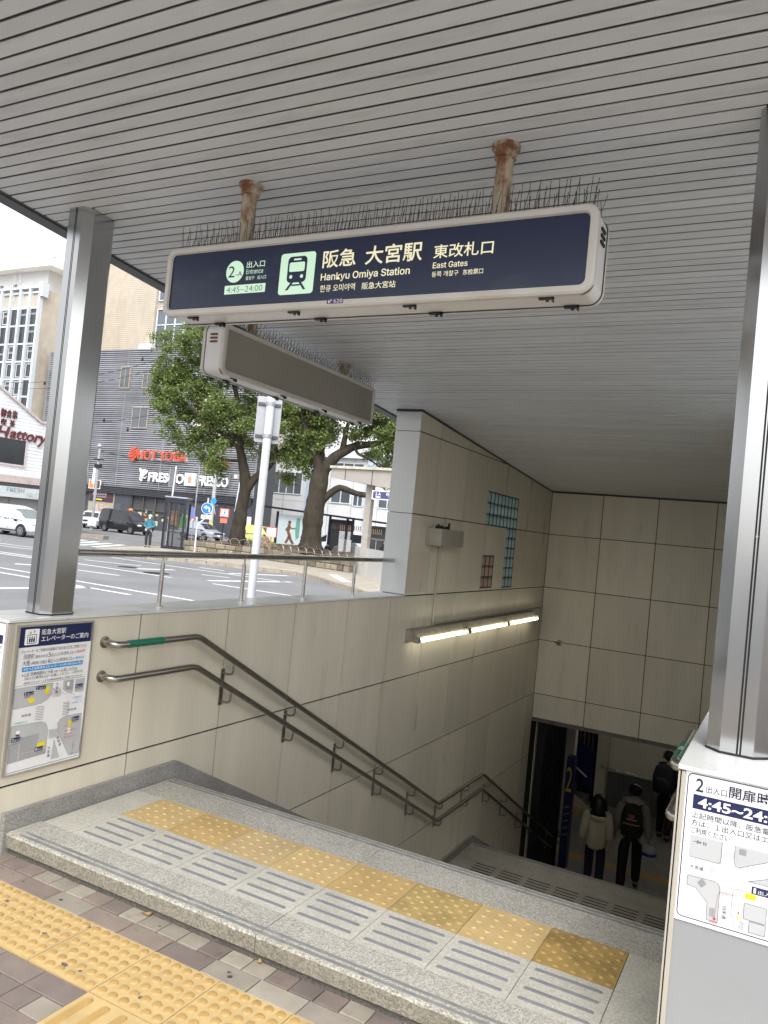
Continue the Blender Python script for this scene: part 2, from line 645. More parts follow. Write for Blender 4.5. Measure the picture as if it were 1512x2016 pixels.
# ---- back wall over the stairs
t = thing('back_wall', 'beige panelled wall across the far end above the stair passage', 'wall')
b = MB()
b.box(-.008, WR + .008, YB + .008, YB + .3, -.905, ceil_z(YB) + .02)
b.build('wall_core', m_dark, t)
b = MB()
XC = [0.0, 0.731, 1.468, 2.2, WR]
for i in range(4):
    for j in range(1, 6):
        za = max(ROWS[j + 1], -.907) + .003
        zb = min(ROWS[j] - .003, ceil_z(YB) - .022)
        if zb - za > .02:
            b.box(XC[i] + .0050, XC[i + 1] - .0050, YB, YB + .0075, za + .0020, zb - .0020)
b.build('wall_panels', m_panel, t)
b = MB()
b.box(.004, WR - .004, YB - .003, YB + .3, ceil_z(YB) - .021, ceil_z(YB) - .003)
b.build('ceiling_trim', m_trim, t)
b = MB()
b.box(.002, WR - .002, YB - .012, YB + .32, -.955, -.908)
b.build('lintel', M('dull steel lintel', (0.16, 0.155, 0.14), 0.4, 0.7, var=0.2), t)
b = MB()
b.box(0.268, 0.325, YB - .012, YB - .002, .155, .235)
sb = b.build('junction_plate', M('steel junction plate', (0.32, 0.3, 0.26), 0.4, 0.8), t)
MB().cyl((0.296, YB - .012, .192), (0.296, YB - .028, .192), .014).tube([(.296, YB - .02, .192), (.27, YB - .02, .188), (.235, YB - .014, .192)], .006).build('plug', m_black, sb)

# ---- columns
def column(cx, cy, label):
    hx, hy, ch = .086, .10, .040
    out = [(-hx + ch, -hy), (hx - ch, -hy), (hx, -hy + ch), (hx, hy - ch), (hx - ch, hy), (-hx + ch, hy), (-hx, hy - ch), (-hx, -hy + ch)]
    z0, z1 = ZC + .004, ceil_z(cy) + .03
    t = thing('steel_column', label, 'column', (cx, cy, 0))
    b = MB()
    sx, sg = .006, .0072
    # front face split by a narrow open seam
    pts = [(-hx + ch, -hy), (sx - sg, -hy), (sx - sg, -hy + .01), (sx - .0018, -hy + .01), (sx - .0018, -hy), (sx + .0018, -hy), (sx + .0018, -hy + .01), (sx + sg, -hy + .01), (sx + sg, -hy)] + out[1:]
    b.prism([(x, y, z0) for x, y in pts], (0, 0, z1 - z0))
    b.build('shaft', m_steel, t, smooth=5)
    b = MB()
    for s_ in (-1, 1):
        b.box(sx + s_ * .0045 - .0025, sx + s_ * .0045 + .0025, -hy + .003, -hy + .0095, z0, z1)
    b.build('seam_filler', m_dark, t)
    b = MB()
    b.prism([(x * 1.03, y * 1.03, ZC + .0005) for x, y in out], (0, 0, .006))
    b.build('base_gasket', m_dark, t)
    b = MB()
    for z in (1.62, ):
        b.cyl((sx, -hy - .001, z), (sx, -hy + .004, z), .004, seg=10)
    b.build('screw', m_steel, t)
    return t
column(-.132, .465, 'octagonal stainless steel column on the white coping between street and sign')
column(2.972, .475, 'octagonal stainless steel column on the right parapet above the opening hours sign')

# ---- rail over the left parapet
t = thing('parapet_rail', 'stainless guard rail on thin posts along the white coping facing the street', 'railing')
MB().cyl((-.13, .59, 1.268), (-.13, 4.155, 1.268), .0195).ell((-.13, 4.155, 1.268), .0195, .008, .0195).build('top_rail', m_tube, t, smooth=40)
for yy in (1.21, 1.97, 2.71, 3.46):
    MB().cyl((-.13, yy, ZC), (-.13, yy, 1.215), .0125).cyl((-.13, yy, 1.21), (-.13, yy, 1.255), .006).lathe([(.026, 0), (.026, .004), (.014, .006)], (-.13, yy, ZC)).build('post', m_tube, t, smooth=40)

# ---- the raised stone step
gr_front = granite('light granite edging', (0.39, 0.375, 0.335), 0.38, 190, 0.6, stain=(0.3, 0.28, 0.24), island=0.03, samt=0.35)
gr_tile = granite('pale granite tile', (0.475, 0.46, 0.405), 0.2, 200, 0.6, stain=(0.36, 0.34, 0.29), island=0.05, samt=0.35)
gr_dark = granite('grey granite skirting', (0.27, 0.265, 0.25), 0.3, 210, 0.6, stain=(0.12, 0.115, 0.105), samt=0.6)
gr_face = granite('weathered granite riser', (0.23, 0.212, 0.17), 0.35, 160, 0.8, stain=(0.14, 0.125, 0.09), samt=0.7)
m_tact = M('yellow tactile tile', (0.48, 0.335, 0.14), 0.6, var=0.10, scale=7, island=0.0, bump=0.1, bscale=150,
           dirt=(0.36, 0.25, 0.10), dscale=6, damt=0.5, dlo=0.5, dhi=0.75)
m_tact_old = M('worn brownish tactile tile', (0.44, 0.32, 0.13), 0.6, var=0.12, scale=9, bump=0.1, bscale=150,
               dirt=(0.2, 0.14, 0.05), dscale=5, damt=0.65, dlo=0.48, dhi=0.72)
m_tact_dark = M('dark ochre tactile tile', (0.38, 0.255, 0.085), 0.6, var=0.16, scale=9, bump=0.1, bscale=150,
                dirt=(0.13, 0.085, 0.03), dscale=4, damt=0.75, dlo=0.5, dhi=0.7)
m_tact_b = M('pale tactile tile', (0.53, 0.385, 0.18), 0.6, var=0.10, scale=8, bump=0.1, bscale=150, dirt=(0.38, 0.27, 0.13), dscale=7, damt=0.5)
m_tact_c = M('faded tactile tile', (0.49, 0.365, 0.19), 0.62, var=0.12, scale=6, bump=0.1, bscale=150, dirt=(0.33, 0.25, 0.14), dscale=5, damt=0.55)
m_strip = M('slate blue grip strip', (0.215, 0.215, 0.232), 0.6, var=0.15, scale=20, bump=0.3, bscale=90)
m_strip_grey = M('grey grip strip', (0.19, 0.195, 0.19), 0.65, var=0.25, scale=14, dirt=(0.4, 0.39, 0.36), dscale=12, damt=0.4)
m_grout = M('dark grout', (0.06, 0.055, 0.05), 0.9)

step = thing('platform_step', 'speckled granite step with yellow dotted tiles at the head of the stairs', 'step')
MB().box(.004, WR - .004, .25, 1.255, -.14, -.012).build('bed', m_grout, step)
TX = [0.2376 + .3 * i for i in range(9)]
YF, Y1, Y2, Y3, YE = .222, .409, .709, 1.009, 1.285
g = .0015

def chipped_edge(x0, x1, z0, zt, y0, depth):
    """a stone whose front upper arris is worn: two rows of jittered chamfer points"""
    n = int((x1 - x0) / .012)
    V = []
    r2 = random.Random(int(x0 * 100) + 3)
    hz = hy = 0.0
    for i in range(n + 1):
        x = x0 + (x1 - x0) * i / n
        hz = .6 * hz + r2.gauss(0, .0012)
        hy = .6 * hy + r2.gauss(0, .0016)
        big = r2.random() < .05
        a = .008 + abs(hz) + (r2.uniform(.002, .006) if big else 0)
        c = .010 + abs(hy) + (r2.uniform(.002, .008) if big else 0)
        V += [(x, y0 + .004, z0), (x, y0 + r2.gauss(0, .0005), zt - a), (x, y0 + c * .35, zt - a * .3), (x, y0 + c, zt - .0003), (x, y0 + depth, zt)]
    return V, n
for xa, xb in ((.03, TX[4]), (TX[4], WR - .002)):
    V, n = chipped_edge(xa + g, xb - g, -.066, 0.0, YF, Y1 - YF - g)
    top, face, arris = MB(), MB(), MB()
    top.v = list(V); face.v = list(V); arris.v = list(V)
    for i in range(n):
        o = i * 5
        face.f.append((o, o + 5, o + 6, o + 1))
        arris.f += [(o + 1, o + 6, o + 7, o + 2), (o + 2, o + 7, o + 8, o + 3)]
        top.f.append((o + 3, o + 8, o + 9, o + 4))
    for q in (0, n):
        o = q * 5
        face.f.append((o, o + 1, o + 2, o + 3, o + 4) if q == 0 else (o + 4, o + 3, o + 2, o + 1, o))
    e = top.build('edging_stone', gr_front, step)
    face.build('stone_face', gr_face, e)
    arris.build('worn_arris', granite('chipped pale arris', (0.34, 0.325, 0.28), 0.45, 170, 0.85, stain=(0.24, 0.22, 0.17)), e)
MB().box(.03, WR - .002, YF + .022, .255, -.14, -.0665).build('recessed_riser', granite('dark riser stone', (0.10, 0.092, 0.075), 0.4, 200, 0.85, stain=(0.04, 0.038, 0.034)), step)  # recessed band, darker than the stone face above it
# plain stones at both ends of the tile field
for xa, xb, ya, yb in ((.045, TX[0], Y1, Y2), (.045, TX[0], Y2, Y3), (TX[8], WR - .002, Y1, Y2), (TX[8], WR - .002, Y2, Y3)):
    MB().box(xa + g, xb - g, ya + g, yb - g, -.012, 0).build('end_stone', gr_tile, step)
for xa, xb in ((.045, TX[4]), (TX[4], WR - .002)):
    MB().box(xa + g, xb - g, Y3 + g, YE, -.165, 0).build('rear_edging', gr_front, step)

def grip_tile(x0, y0, z, parent, sm, tm, w=.3):
    t = MB().box(x0 + g, x0 + w - g, y0 + g, y0 + w - g, z - .012, z).build('grooved_tile', tm, parent)
    s = MB()
    for k in range(4):
        yc = y0 + .046 + .069 * k
        out = rrect(x0 + .028, x0 + w - .028, yc - .0085, yc + .0085, .0084, 4)
        s.prism([(x, yy, z - .001) for x, yy in out], (0, 0, .0022))
        for q in (-.0055, -.0018, .0018, .0055):
            s.box(x0 + .034, x0 + w - .034, yc + q - .0009, yc + q + .0009, z + .0012, z + .0032)
    s.build('grip_strip', sm, t)
    return t
for i in range(8):
    grip_tile(TX[i], Y1, 0, step, m_strip, gr_tile)

for i in range(8):
    old = i in (5, 7)
    mt = m_tact_old if i == 5 else m_tact_dark if old else (m_tact, m_tact_b, m_tact_c)[(i * 5 + 1) % 3]
    tl = MB().box(TX[i] + g, TX[i] + .3 - g, Y2 + g, Y3 - g, -.012, .0003).build('tactile_tile', mt, step)
    d = MB()
    if old:
        for a in range(9):
            for c in range(9):
                x, yy = .0225 + .0319 * a, .0225 + .0319 * c
                if (a + c) % 2 == 0:
                    d.dome((TX[i] + x, Y2 + yy, 0), .0125, .0058, 12)
    else:
        for a in range(5):
            for c in range(5):
                d.dome((TX[i] + .038 + .056 * a, Y2 + .038 + .056 * c, 0), .0125, .005, 12, .5)
    d.build('dots', mt, tl, smooth=35)
# long grip strips near both edges of the step
b = MB()
for yc in (.247, .279):
    b.box(.10, WR - .03, yc - .0075, yc + .0075, -.001, .0022)
for yc in (1.232, 1.262):
    b.box(.06, WR - .01, yc - .0075, yc + .0075, -.001, .0022)
b.build('edge_strip', m_strip_grey, step)
b = MB()
b.box(.012, .043, .26, 1.285, -.012, -.003)
b.build('wall_gutter', M('dark gutter mortar', (0.16, 0.155, 0.145), 0.8, var=0.2, scale=20), step)
# stain on the right hand stone
# ---- stairs, landing and lower flight
NR = 12
RS = 2.02 / NR
TD = .331
gr_stair = granite('grey granite stair', (0.36, 0.345, 0.31), 0.3, 200, 0.65, stain=(0.2, 0.19, 0.165))
stair = thing('staircase', 'granite staircase going down with a tiled half landing', 'stairs')
b, n_, s_ = MB(), MB(), MB()
for k in range(1, NR):
    z = -RS * k
    y0 = YE + TD * (k - 1)
    b.box(.03, WR - .03, y0 - .02, y0 + TD, z - .3, z)
    s_.box(.1, WR - .1, y0 + TD - .035, y0 + TD - .02, z, z + .0025)
    s_.box(.1, WR - .1, y0 + TD - .07, y0 + TD - .055, z, z + .0025)
b.build('upper_flight', gr_stair, stair)
LY0, LY1, LZ = YE + TD * (NR - 1), 6.62, -2.02
b = MB()
b.box(.03, WR - .03, LY0 - .02, 5.845, LZ - .3, LZ)
for xa, xb in ((.03, .24 - g), (.24 + 2.4 + g, WR - .03)):
    b.box(xa, xb, 5.848, 6.148, LZ - .3, LZ)
for xa, xb in ((.03, 1.44 - g), (1.44 + g, WR - .03)):
    b.box(xa, xb, 6.151, LY1, LZ - .3, LZ)
b.build('landing', gr_stair, stair)
MB().box(.03, WR - .03, 5.8, 6.2, LZ - .3, LZ - .013).build('landing_bed', m_grout, stair)
m_strip2 = M('dark grip strip', (0.035, 0.034, 0.034), 0.7)
for i in range(8):
    grip_tile(.24 + .3 * i, 5.848, LZ, stair, m_strip2, gr_stair)
for yc in (6.56, 6.59):
    s_.box(.06, WR - .06, yc - .0075, yc + .0075, LZ, LZ + .0025)
b = MB()
for k in range(1, NR):
    z = LZ - RS * k * .99
    y0 = LY1 + TD * (k - 1)
    b.box(.03, WR - .03, y0 - .02, y0 + TD, z - .3, z)
    s_.box(.1, WR - .1, y0 + TD - .035, y0 + TD - .02, z, z + .0025)
b.build('lower_flight', gr_stair, stair)
s_.build('nosing_strip', m_strip_grey, stair)

# ---- stone skirtings along both walls
for xw, sg, lab in ((0.0, 1, 'grey granite skirting stepping down along the beige handrail wall'), (WR, -1, 'grey granite skirting along the foot of the opening hours wall')):
    b = MB()
    xa, xb = sorted((xw + sg * .0005, xw + sg * .0285))
    sl = .503
    top = [(YS + .06, .084), (1.33, .084), (LY0 + .42, .084 + (1.33 - LY0 - .42) * sl), (6.62, LZ + .084), (10.4, LZ + .084 - 3.78 * sl)]
    top[2] = (1.33 + (0.084 - (LZ + .084)) / sl, LZ + .084)
    low = [(10.4, -4.3), (8.0, -4.0), (6.5, LZ - .3), (5.0, LZ - .3), (1.3, -.35), (YS + .06, -.14)]
    b.prism([(xa, y_, z_) for y_, z_ in top + low], (xb - xa, 0, 0))
    o = b.build('stone_skirting', gr_dark, None)
    tag(o, lab, 'skirting')
# ================================================================== pavement in front of the step
PZ = -.10
b = MB()
b.add([(-2.0, -9, PZ - .012), (30, -9, PZ - .012), (30, .3, PZ - .012), (-2.0, .3, PZ - .012)], [(0, 1, 2, 3)])
m_base = M('sandy joint bed', (0.10, 0.09, 0.08), 0.9, var=0.3, scale=30)
# far from the step the same bricks are drawn by a brick texture
mb_ = bpy.data.materials.new('brick pavement far')
mb_.use_nodes = True
_t = mb_.node_tree
_b = _t.nodes['Principled BSDF']
_b.inputs['Roughness'].default_value = .85
_tc = nn(_t, 'ShaderNodeTexCoord')
_br = nn(_t, 'ShaderNodeTexBrick')
_br.inputs['Scale'].default_value = 1.0
_br.inputs['Brick Width'].default_value = .2
_br.inputs['Row Height'].default_value = .1
_br.inputs['Mortar Size'].default_value = .004
_br.inputs['Color1'].default_value = (.30, .27, .23, 1)
_br.inputs['Color2'].default_value = (.21, .175, .16, 1)
_br.inputs['Mortar'].default_value = (.07, .06, .055, 1)
_t.links.new(_tc.outputs['Object'], _br.inputs['Vector'])
_t.links.new(_br.outputs['Color'], _b.inputs['Base Color'])
struct('pavement', b, mb_, 'pale brick pavement before the station entrance')
m_paver = ramp_island('brick paver', [(.29, .258, .21), (.205, .162, .136), (.17, .138, .122), (.32, .288, .236), (.23, .183, .154), (.26, .23, .19), (.19, .152, .132), (.15, .124, .112)])
b = MB()
def pave(x0, x1, y0, y1):
    a = .0022
    z = PZ + rnd.uniform(-.0015, .001)
    q = .0025
    v = [(x0 + a, y0 + a, PZ - .012), (x1 - a, y0 + a, PZ - .012), (x1 - a, y1 - a, PZ - .012), (x0 + a, y1 - a, PZ - .012)]
    v += [(x0 + a, y0 + a, z - q), (x1 - a, y0 + a, z - q), (x1 - a, y1 - a, z - q), (x0 + a, y1 - a, z - q)]
    v += [(x0 + a + q, y0 + a + q, z), (x1 - a - q, y0 + a + q, z), (x1 - a - q, y1 - a - q, z), (x0 + a + q, y1 - a - q, z)]
    F = []
    for o in (0, 4):
        F += [(o + i, o + (i + 1) % 4, o + 4 + (i + 1) % 4, o + 4 + i) for i in range(4)]
    F.append((8, 9, 10, 11))
    b.add(v, F)
TT0 = .5
TTW = .3065
for k in range(-14, 28):
    pave(.09 + .103 * k, .09 + .103 * (k + 1), .162, .252)
for k in range(-7, 14):
    pave(.083 + .206 * k, .083 + .206 * (k + 1), .062, .160)
BARX = (TT0 + 2 * TTW, TT0 + 3 * TTW)
rows = [(-.247 - .098 * r, -.247 - .098 * (r + 1)) for r in range(9)]
for r, (ya, yb) in enumerate(rows):
    for xs, xe in ((-1.3, BARX[0]), (BARX[1], 2.9)):
        x = xe if xs < 0 else xs
        d = -1 if xs < 0 else 1
        first = True
        while (x > xs) if d < 0 else (x < xe):
            if r % 3 == 1:
                wd = .103
            else:
                wd = .206 if not (first and r % 2) else .103
            first = False
            x2 = x + d * wd
            pave(min(x, x2), max(x, x2), yb, ya)
            x = x2
struct('pavement_bricks', b, m_paver, 'grey and purple brown brick pavers beside the dotted guiding tiles')
m_ptact = M('pavement tactile tile', (0.50, 0.36, 0.165), 0.6, var=0.10, scale=9, bump=0.12, bscale=180,
            dirt=(0.30, 0.22, 0.12), dscale=8, damt=0.55, dlo=0.52, dhi=0.78)
m_pdot = M('worn orange yellow dot', (0.41, 0.265, 0.095), 0.5, var=0.10, scale=12, dirt=(0.25, 0.17, 0.08), dscale=9, damt=0.5)
m_chip = M('bare grey patch', (0.11, 0.10, 0.105), 0.8, var=0.2, scale=30)
tp = thing('tactile_paving', 'yellow tactile paving strip with round raised dots in the brick pavement', 'tactile paving')
for k in range(-6, 9):
    x0 = TT0 + TTW * k
    tl = MB().box(x0 + .0018, x0 + TTW - .0018, -.245, .060, PZ - .012, PZ + .001).build('dotted_tile', m_ptact, tp)
    d = MB()
    for a in range(6):
        for c in range(6):
            d.dome((x0 + .028 + .0501 * a, -.245 + .0275 + .0501 * c, PZ + .0008), .0178, .0058, 16, .62)
    d.build('dots', m_pdot, tl, smooth=30)
x0, x1 = BARX
for j in range(3):
    yb = -.249 - .3065 * (j + 1)
    tl = MB().box(x0 + .0018, x1 - .0018, yb + .0018, yb + .3047, PZ - .012, PZ + .001).build('bar_tile', m_ptact, tp)
    d = MB()
    for a in range(4):
        xc = x0 + .0385 + .0765 * a
        lo = rrect(xc - .0175, xc + .0175, yb + .018, yb + .288, .017, 4)
        hi = rrect(xc - .012, xc + .012, yb + .0235, yb + .2825, .0117, 4)
        n = len(lo)
        d.add([(p, q, PZ + .0005) for p, q in lo] + [(p, q, PZ + .006) for p, q in hi],
              [(i, (i + 1) % n, n + (i + 1) % n, n + i) for i in range(n)] + [tuple(range(n, 2 * n))])
    d.build('bar', m_pdot, tl, smooth=30)
# dark worn patches where the yellow coat is gone
d = MB()
r2 = random.Random(5)
def blotch(mb, x, y, z, r, seed):
    q = random.Random(seed)
    n = 11
    mb.poly([(x + r * q.uniform(.55, 1.15) * cos(2 * pi * i / n), y + r * q.uniform(.4, .9) * sin(2 * pi * i / n), z) for i in range(n)])
for i, (px, py, r) in enumerate([(.62, -.115, .016), (.71, -.10, .012), (.80, .03, .010), (.93, -.19, .018), (1.0, -.185, .010), (.575, -.03, .013), (.52, -.05, .009), (1.27, -.17, .012), (1.24, -.2, .008), (.40, -.03, .014), (.33, -.13, .012), (.24, .01, .01)]):
    blotch(d, px, py, PZ + .0016, r, i)
d.build('worn_patch', m_chip, tp)
d = MB()
for i, (px, py, r) in enumerate([(.55, .105, .013), (.31, .113, .008), (.14, .11, .009), (1.43, .10, .014), (1.41, .12, .009), (.22, .13, .005), (1.0, .2, .006)]):
    blotch(d, px, py, PZ + .0012, r, 40 + i)
tag(d.build('pavement_gum', M('old gum spot', (0.045, 0.042, 0.045), 0.7), None), 'dark gum spots trodden into the pale pavers', 'gum spots', kind='stuff')
# dead leaves
m_leafdry = M('dry leaf', (0.42, 0.27, 0.11), 0.7, var=0.25, scale=40)
for i, (x, y, z, rz, s, lab) in enumerate([(.905, .232, PZ, .9, .05, 'small pale dead leaf beside the dark foot of the step'), (1.46, .232, PZ, 2.2, .03, 'small brown dead leaf under the stone joint')]):
    V, F = [], []
    for k in range(7):
        u = k / 6 - .5
        wv = .22 * s * (1 - (2 * abs(u)) ** 1.7) + .001
        for sgn in (-1, 0, 1):
            V.append((u * s, sgn * wv, .003 + .010 * u * u * 4 * s / .05 + abs(sgn) * .004 + .001 * sin(7 * u)))
    for k in range(6):
        for q in (0, 1):
            V0 = k * 3 + q
            F.append((V0, V0 + 1, V0 + 4, V0 + 3))
    mb = MB().add(V, F)
    mb.tube([(-s * .5, 0, .006), (-s * .72, .002, .003)], .0009, 6)
    o = mb.build('dead_leaf', m_leafdry, None, smooth=60, loc=(x, y, z))
    o.rotation_euler = (0, 0, rz)
    tag(o, lab, 'leaf')

# ================================================================== hanging lightbox signs
m_box = M('cream painted sign frame', (0.58, 0.565, 0.52), 0.38, var=0.05, scale=6, dirt=(0.26, 0.16, 0.09), dscale=2.6, damt=0.5, dlo=0.6, dhi=0.85)
m_boxw = M('white painted sign body', (0.70, 0.69, 0.675), 0.3, var=0.04, scale=5, dirt=(0.34, 0.27, 0.21), dscale=3.2, damt=0.4, dlo=0.6, dhi=0.85)
m_rust = M('rust', (0.19, 0.075, 0.03), 0.85, var=0.35, scale=22)
m_pipe = M('rusty cream pipe', (0.50, 0.43, 0.32), 0.6, var=0.1, scale=8, dirt=(0.19, 0.075, 0.028), dscale=9, dstretch=(1.3, 1.3, 0.7), damt=0.95, dlo=0.465, dhi=0.58, bump=0.3, bscale=60)
m_spike = M('bird spike wire', (0.045, 0.044, 0.043), 0.5, 0.6)
m_face = M('navy lightbox face', (0.006, 0.011, 0.030), 0.30, var=0.04, scale=5, dirt=(0.10, 0.092, 0.085), dscale=2.4, dstretch=(1, 1, 3), damt=0.35, dlo=0.54, dhi=0.8,
           emit=(0.010, 0.018, 0.062), estr=0.12)
m_lit = M('lit pale green letter', (0.44, 0.58, 0.47), 0.4, var=0.02, emit=(0.55, 0.80, 0.58), estr=0.27)
m_lit2 = M('lit cream letter', (0.55, 0.53, 0.40), 0.4, var=0.02, emit=(0.80, 0.75, 0.48), estr=0.29)
m_blank = M('blank grey sign face', (0.30, 0.285, 0.245), 0.5, var=0.05, scale=4, dirt=(0.16, 0.15, 0.125), dscale=2, damt=0.4)

def sign_box(name, label, loc, rz, L, H, D, face_mat):
    """local: length along x, front face at y = -D/2, z from 0 to H"""
    t = thing(name, label, 'sign', loc, rz)
    r = .045
    b = MB()
    mid = rrect(-L / 2 + .004, L / 2 - .004, .004, H - .004, r - .003)
    b.prism([(x, -D / 2 + .028, z) for x, z in mid], (0, D - .056, 0))
    b.build('body', m_boxw, t, smooth=40)
    for s in (-1, 1):
        f = MB()
        o = rrect(-L / 2, L / 2, 0, H, r)
        i1 = rrect(-L / 2 + .026, L / 2 - .026, .026, H - .026, .024)
        i2 = rrect(-L / 2 + .030, L / 2 - .030, .030, H - .030, .021)
        n = len(o)
        yo, yb, yi = s * (D / 2 - .007), s * (D / 2 - .027), s * (D / 2 - .010)
        os_ = rrect(-L / 2 + .007, L / 2 - .007, .007, H - .007, r - .006)
        V = [(x, yb, z) for x, z in o] + [(x, yo, z) for x, z in o] + [(x, s * D / 2, z) for x, z in os_] + [(x, s * D / 2, z) for x, z in i1] + [(x, yi, z) for x, z in i2]
        F = []
        for q in range(4):
            for k in range(n):
                a, c = q * n + k, q * n + (k + 1) % n
                F.append((a, c, c + n, a + n) if s < 0 else (a, a + n, c + n, c))
        f.add(V, F)
        f.build('frame', m_box, t, smooth=35)
    if face_mat is not m_blank:
        MB().prism([(x, -D / 2 + .012, z) for x, z in rrect(-L / 2 + .028, L / 2 - .028, .028, H - .028, .022)], (0, .012, 0)).build('face', face_mat, t)
        MB().prism([(x, D / 2 - .024, z) for x, z in rrect(-L / 2 + .028, L / 2 - .028, .028, H - .028, .022)], (0, .012, 0)).build('face', m_blank, t)
    else:
        for s in (-1, 1):
            MB().prism([(x, s * (D / 2 - .018) - .006, z) for x, z in rrect(-L / 2 + .028, L / 2 - .028, .028, H - .028, .022)], (0, .012, 0)).build('face', m_blank, t)
    # dark seams round the body and louvre slots at both ends
    b = MB()
    for s in (-1, 1):
        o = rrect(-L / 2 + .0035, L / 2 - .0035, .0035, H - .0035, r - .003)
        y = s * (D / 2 - .0285)
        n = len(o)
        b.add([(x, y - .0012, z) for x, z in o] + [(x, y + .0012, z) for x, z in o], [(k, (k + 1) % n, n + (k + 1) % n, n + k) for k in range(n)])
    b.build('seam', m_dark, t)
    b = MB()
    for s in (-1, 1):
        for k in range(3):
            z = H * .62 + .022 * k
            out = rrect(-.028, .028, z, z + .011, .005, 3)
            b.prism([(s * (L / 2 - .004), y, zz) for y, zz in out], (s * .0052, 0, 0))
    b.build('vent_slot', m_rust if face_mat is m_blank else m_dark, t)
    for k, x in enumerate((-L / 2 + .16, -L / 2 + .69, -L / 2 + 1.21, -L / 2 + 1.73)):
        for y, d in ((-D / 2 + .034, 0.0), (D / 2 - .034, .06)):
            b = MB()
            b.box(x + d - .03, x + d + .022, y - .008, y + .008, -.006, .001)
            b.cyl((x + d, y, -.004), (x + d, y, -.014), .006, seg=8)
            b.box(x + d + .017, x + d + .022, y - .008, y + .008, -.016, .0)
            b.build('latch', m_black, t)
    # rust creeping out of the lower corners
    b = MB()
    for s in (-1, 1):
        for k in range(9):
            a0, a1 = radians(-88 + 8 * k), radians(-80 + 8 * k)
            rr = r + .0006
            cx = s * (L / 2 - r)
            w0 = .010 * sin(pi * (k + .3) / 9.4) + .002
            w1 = .010 * sin(pi * (k + 1.3) / 9.4) + .002
            b.add([(cx + s * rr * cos(a0), -D / 2 + .026, r + rr * sin(a0)), (cx + s * rr * cos(a1), -D / 2 + .026, r + rr * sin(a1)),
                   (cx + s * rr * cos(a1), -D / 2 + .026 - w1, r + rr * sin(a1)), (cx + s * rr * cos(a0), -D / 2 + .026 - w0, r + rr * sin(a0))], [(0, 1, 2, 3)])
    b.build('rust_stain', m_rust, t)
    # hanging pipes with flanges
    for x in (-.588, .565):
        xw = Matrix.Rotation(rz, 3, 'Z') @ Vector((x, 0, 0))
        zt = ceil_z(loc[1] + xw.y) - loc[2]
        p = MB().cyl((x, 0, H - .01), (x, 0, zt + .01), .0315, seg=24).build('hanging_pipe', m_pipe, t, smooth=40)
        MB().lathe([(.052, zt + .004), (.052, zt - .010), (.040, zt - .014), (.040, zt - .045), (.0325, zt - .046)], (x, 0, 0), seg=24).build('flange', m_pipe, p, smooth=40)
    # bird spikes along the top
    b = MB()
    q = random.Random(len(label))
    x = -L / 2 + .05
    while x < L / 2 - .03:
        for yy in (-D / 2 + .03, D / 2 - .045):
            b.tube([(x, yy, H - .001), (x + q.uniform(-.006, .006), yy + q.uniform(-.006, .006), H + .105)], .0011, 4, False)
            b.tube([(x + .012, yy, H - .001), (x + .012 + q.uniform(.02, .034), yy - .035, H + q.uniform(.06, .085))], .0011, 4, False)
            b.tube([(x + .02, yy, H - .001), (x + .02 - q.uniform(.008, .02), yy + .035, H + q.uniform(.055, .085))], .0011, 4, False)
        x += .0345
    for yy in (-D / 2 + .03, D / 2 - .045):
        b.box(-L / 2 + .05, L / 2 - .05, yy - .008, yy + .008, H - .001, H + .003)
    b.build('bird_spikes', m_spike, t)
    return t

SX, SY, SZ = 1.489, .4075, 2.373
s1 = sign_box('hanging_sign', 'navy illuminated station name sign hung by rusty pipes under the canopy', (SX, SY, SZ), 0, 1.888, .302, .175, m_face)
FY = -.175 / 2 + .0112
b, b2, nv = MB(), MB(), MB()
O = Vector((-SX, FY, -SZ))
U, V = Vector((1, 0, 0)), Vector((0, 0, 1))
def lit(mb, s, box, bold=.012):
    mb.text(s, O, U, V, box, bold)
circ = [(.9255 + .0465 * cos(2 * pi * k / 40), 2.550 + .0465 * sin(2 * pi * k / 40)) for k in range(40)]
b.poly([O + U * u + V * v for u, v in circ])
b.poly([O + U * u + V * v for u, v in rrect(.8795, 1.0915, 2.455, 2.492, .001, 2)])
b.poly([O + U * u + V * v for u, v in rrect(1.1585, 1.3265, 2.4365, 2.605, .014)])
lit(b, '出入口', (.985, 1.078, 2.561, 2.589), .008)
lit(b, 'Entrance', (.986, 1.073, 2.535, 2.555), .0)
lit(b, '출입구', (.986, 1.031, 2.510, 2.526), .008)
lit(b, '出入口', (1.047, 1.090, 2.510, 2.526), .008)
b.build('lettering', m_lit, s1)
lit(b2, '阪急', (1.361, 1.512, 2.532, 2.603), .014)
lit(b2, '大宮駅', (1.553, 1.794, 2.531, 2.604), .014)
lit(b2, 'Hankyu Omiya Station', (1.359, 1.750, 2.476, 2.512), .012)
lit(b2, '한큐 오미야역', (1.361, 1.520, 2.437, 2.465), .006)
lit(b2, '阪急大宮站', (1.551, 1.695, 2.437, 2.464), .008)
lit(b2, '東改札口', (1.840, 2.071, 2.533, 2.584), .010)
lit(b2, 'East Gates', (1.842, 1.978, 2.497, 2.519), .008)
lit(b2, '동쪽 개찰구', (1.841, 1.946, 2.465, 2.485), .006)
lit(b2, '东检票口', (1.963, 2.040, 2.465, 2.485), .008)
b2.build('lettering', m_lit2, s1)
O = Vector((-SX, FY - .0012, -SZ))
def navy(mb, pts):
    mb.poly([O + U * u + V * v for u, v in pts])
nv.text('2', O, U, V, (.892, .926, 2.526, 2.574), .0)
nv.text('-A', O, U, V, (.931, .966, 2.529, 2.550), -.005)
nv.text('4:45~24:00', O, U, V, (.892, 1.078, 2.461, 2.485), -.012)
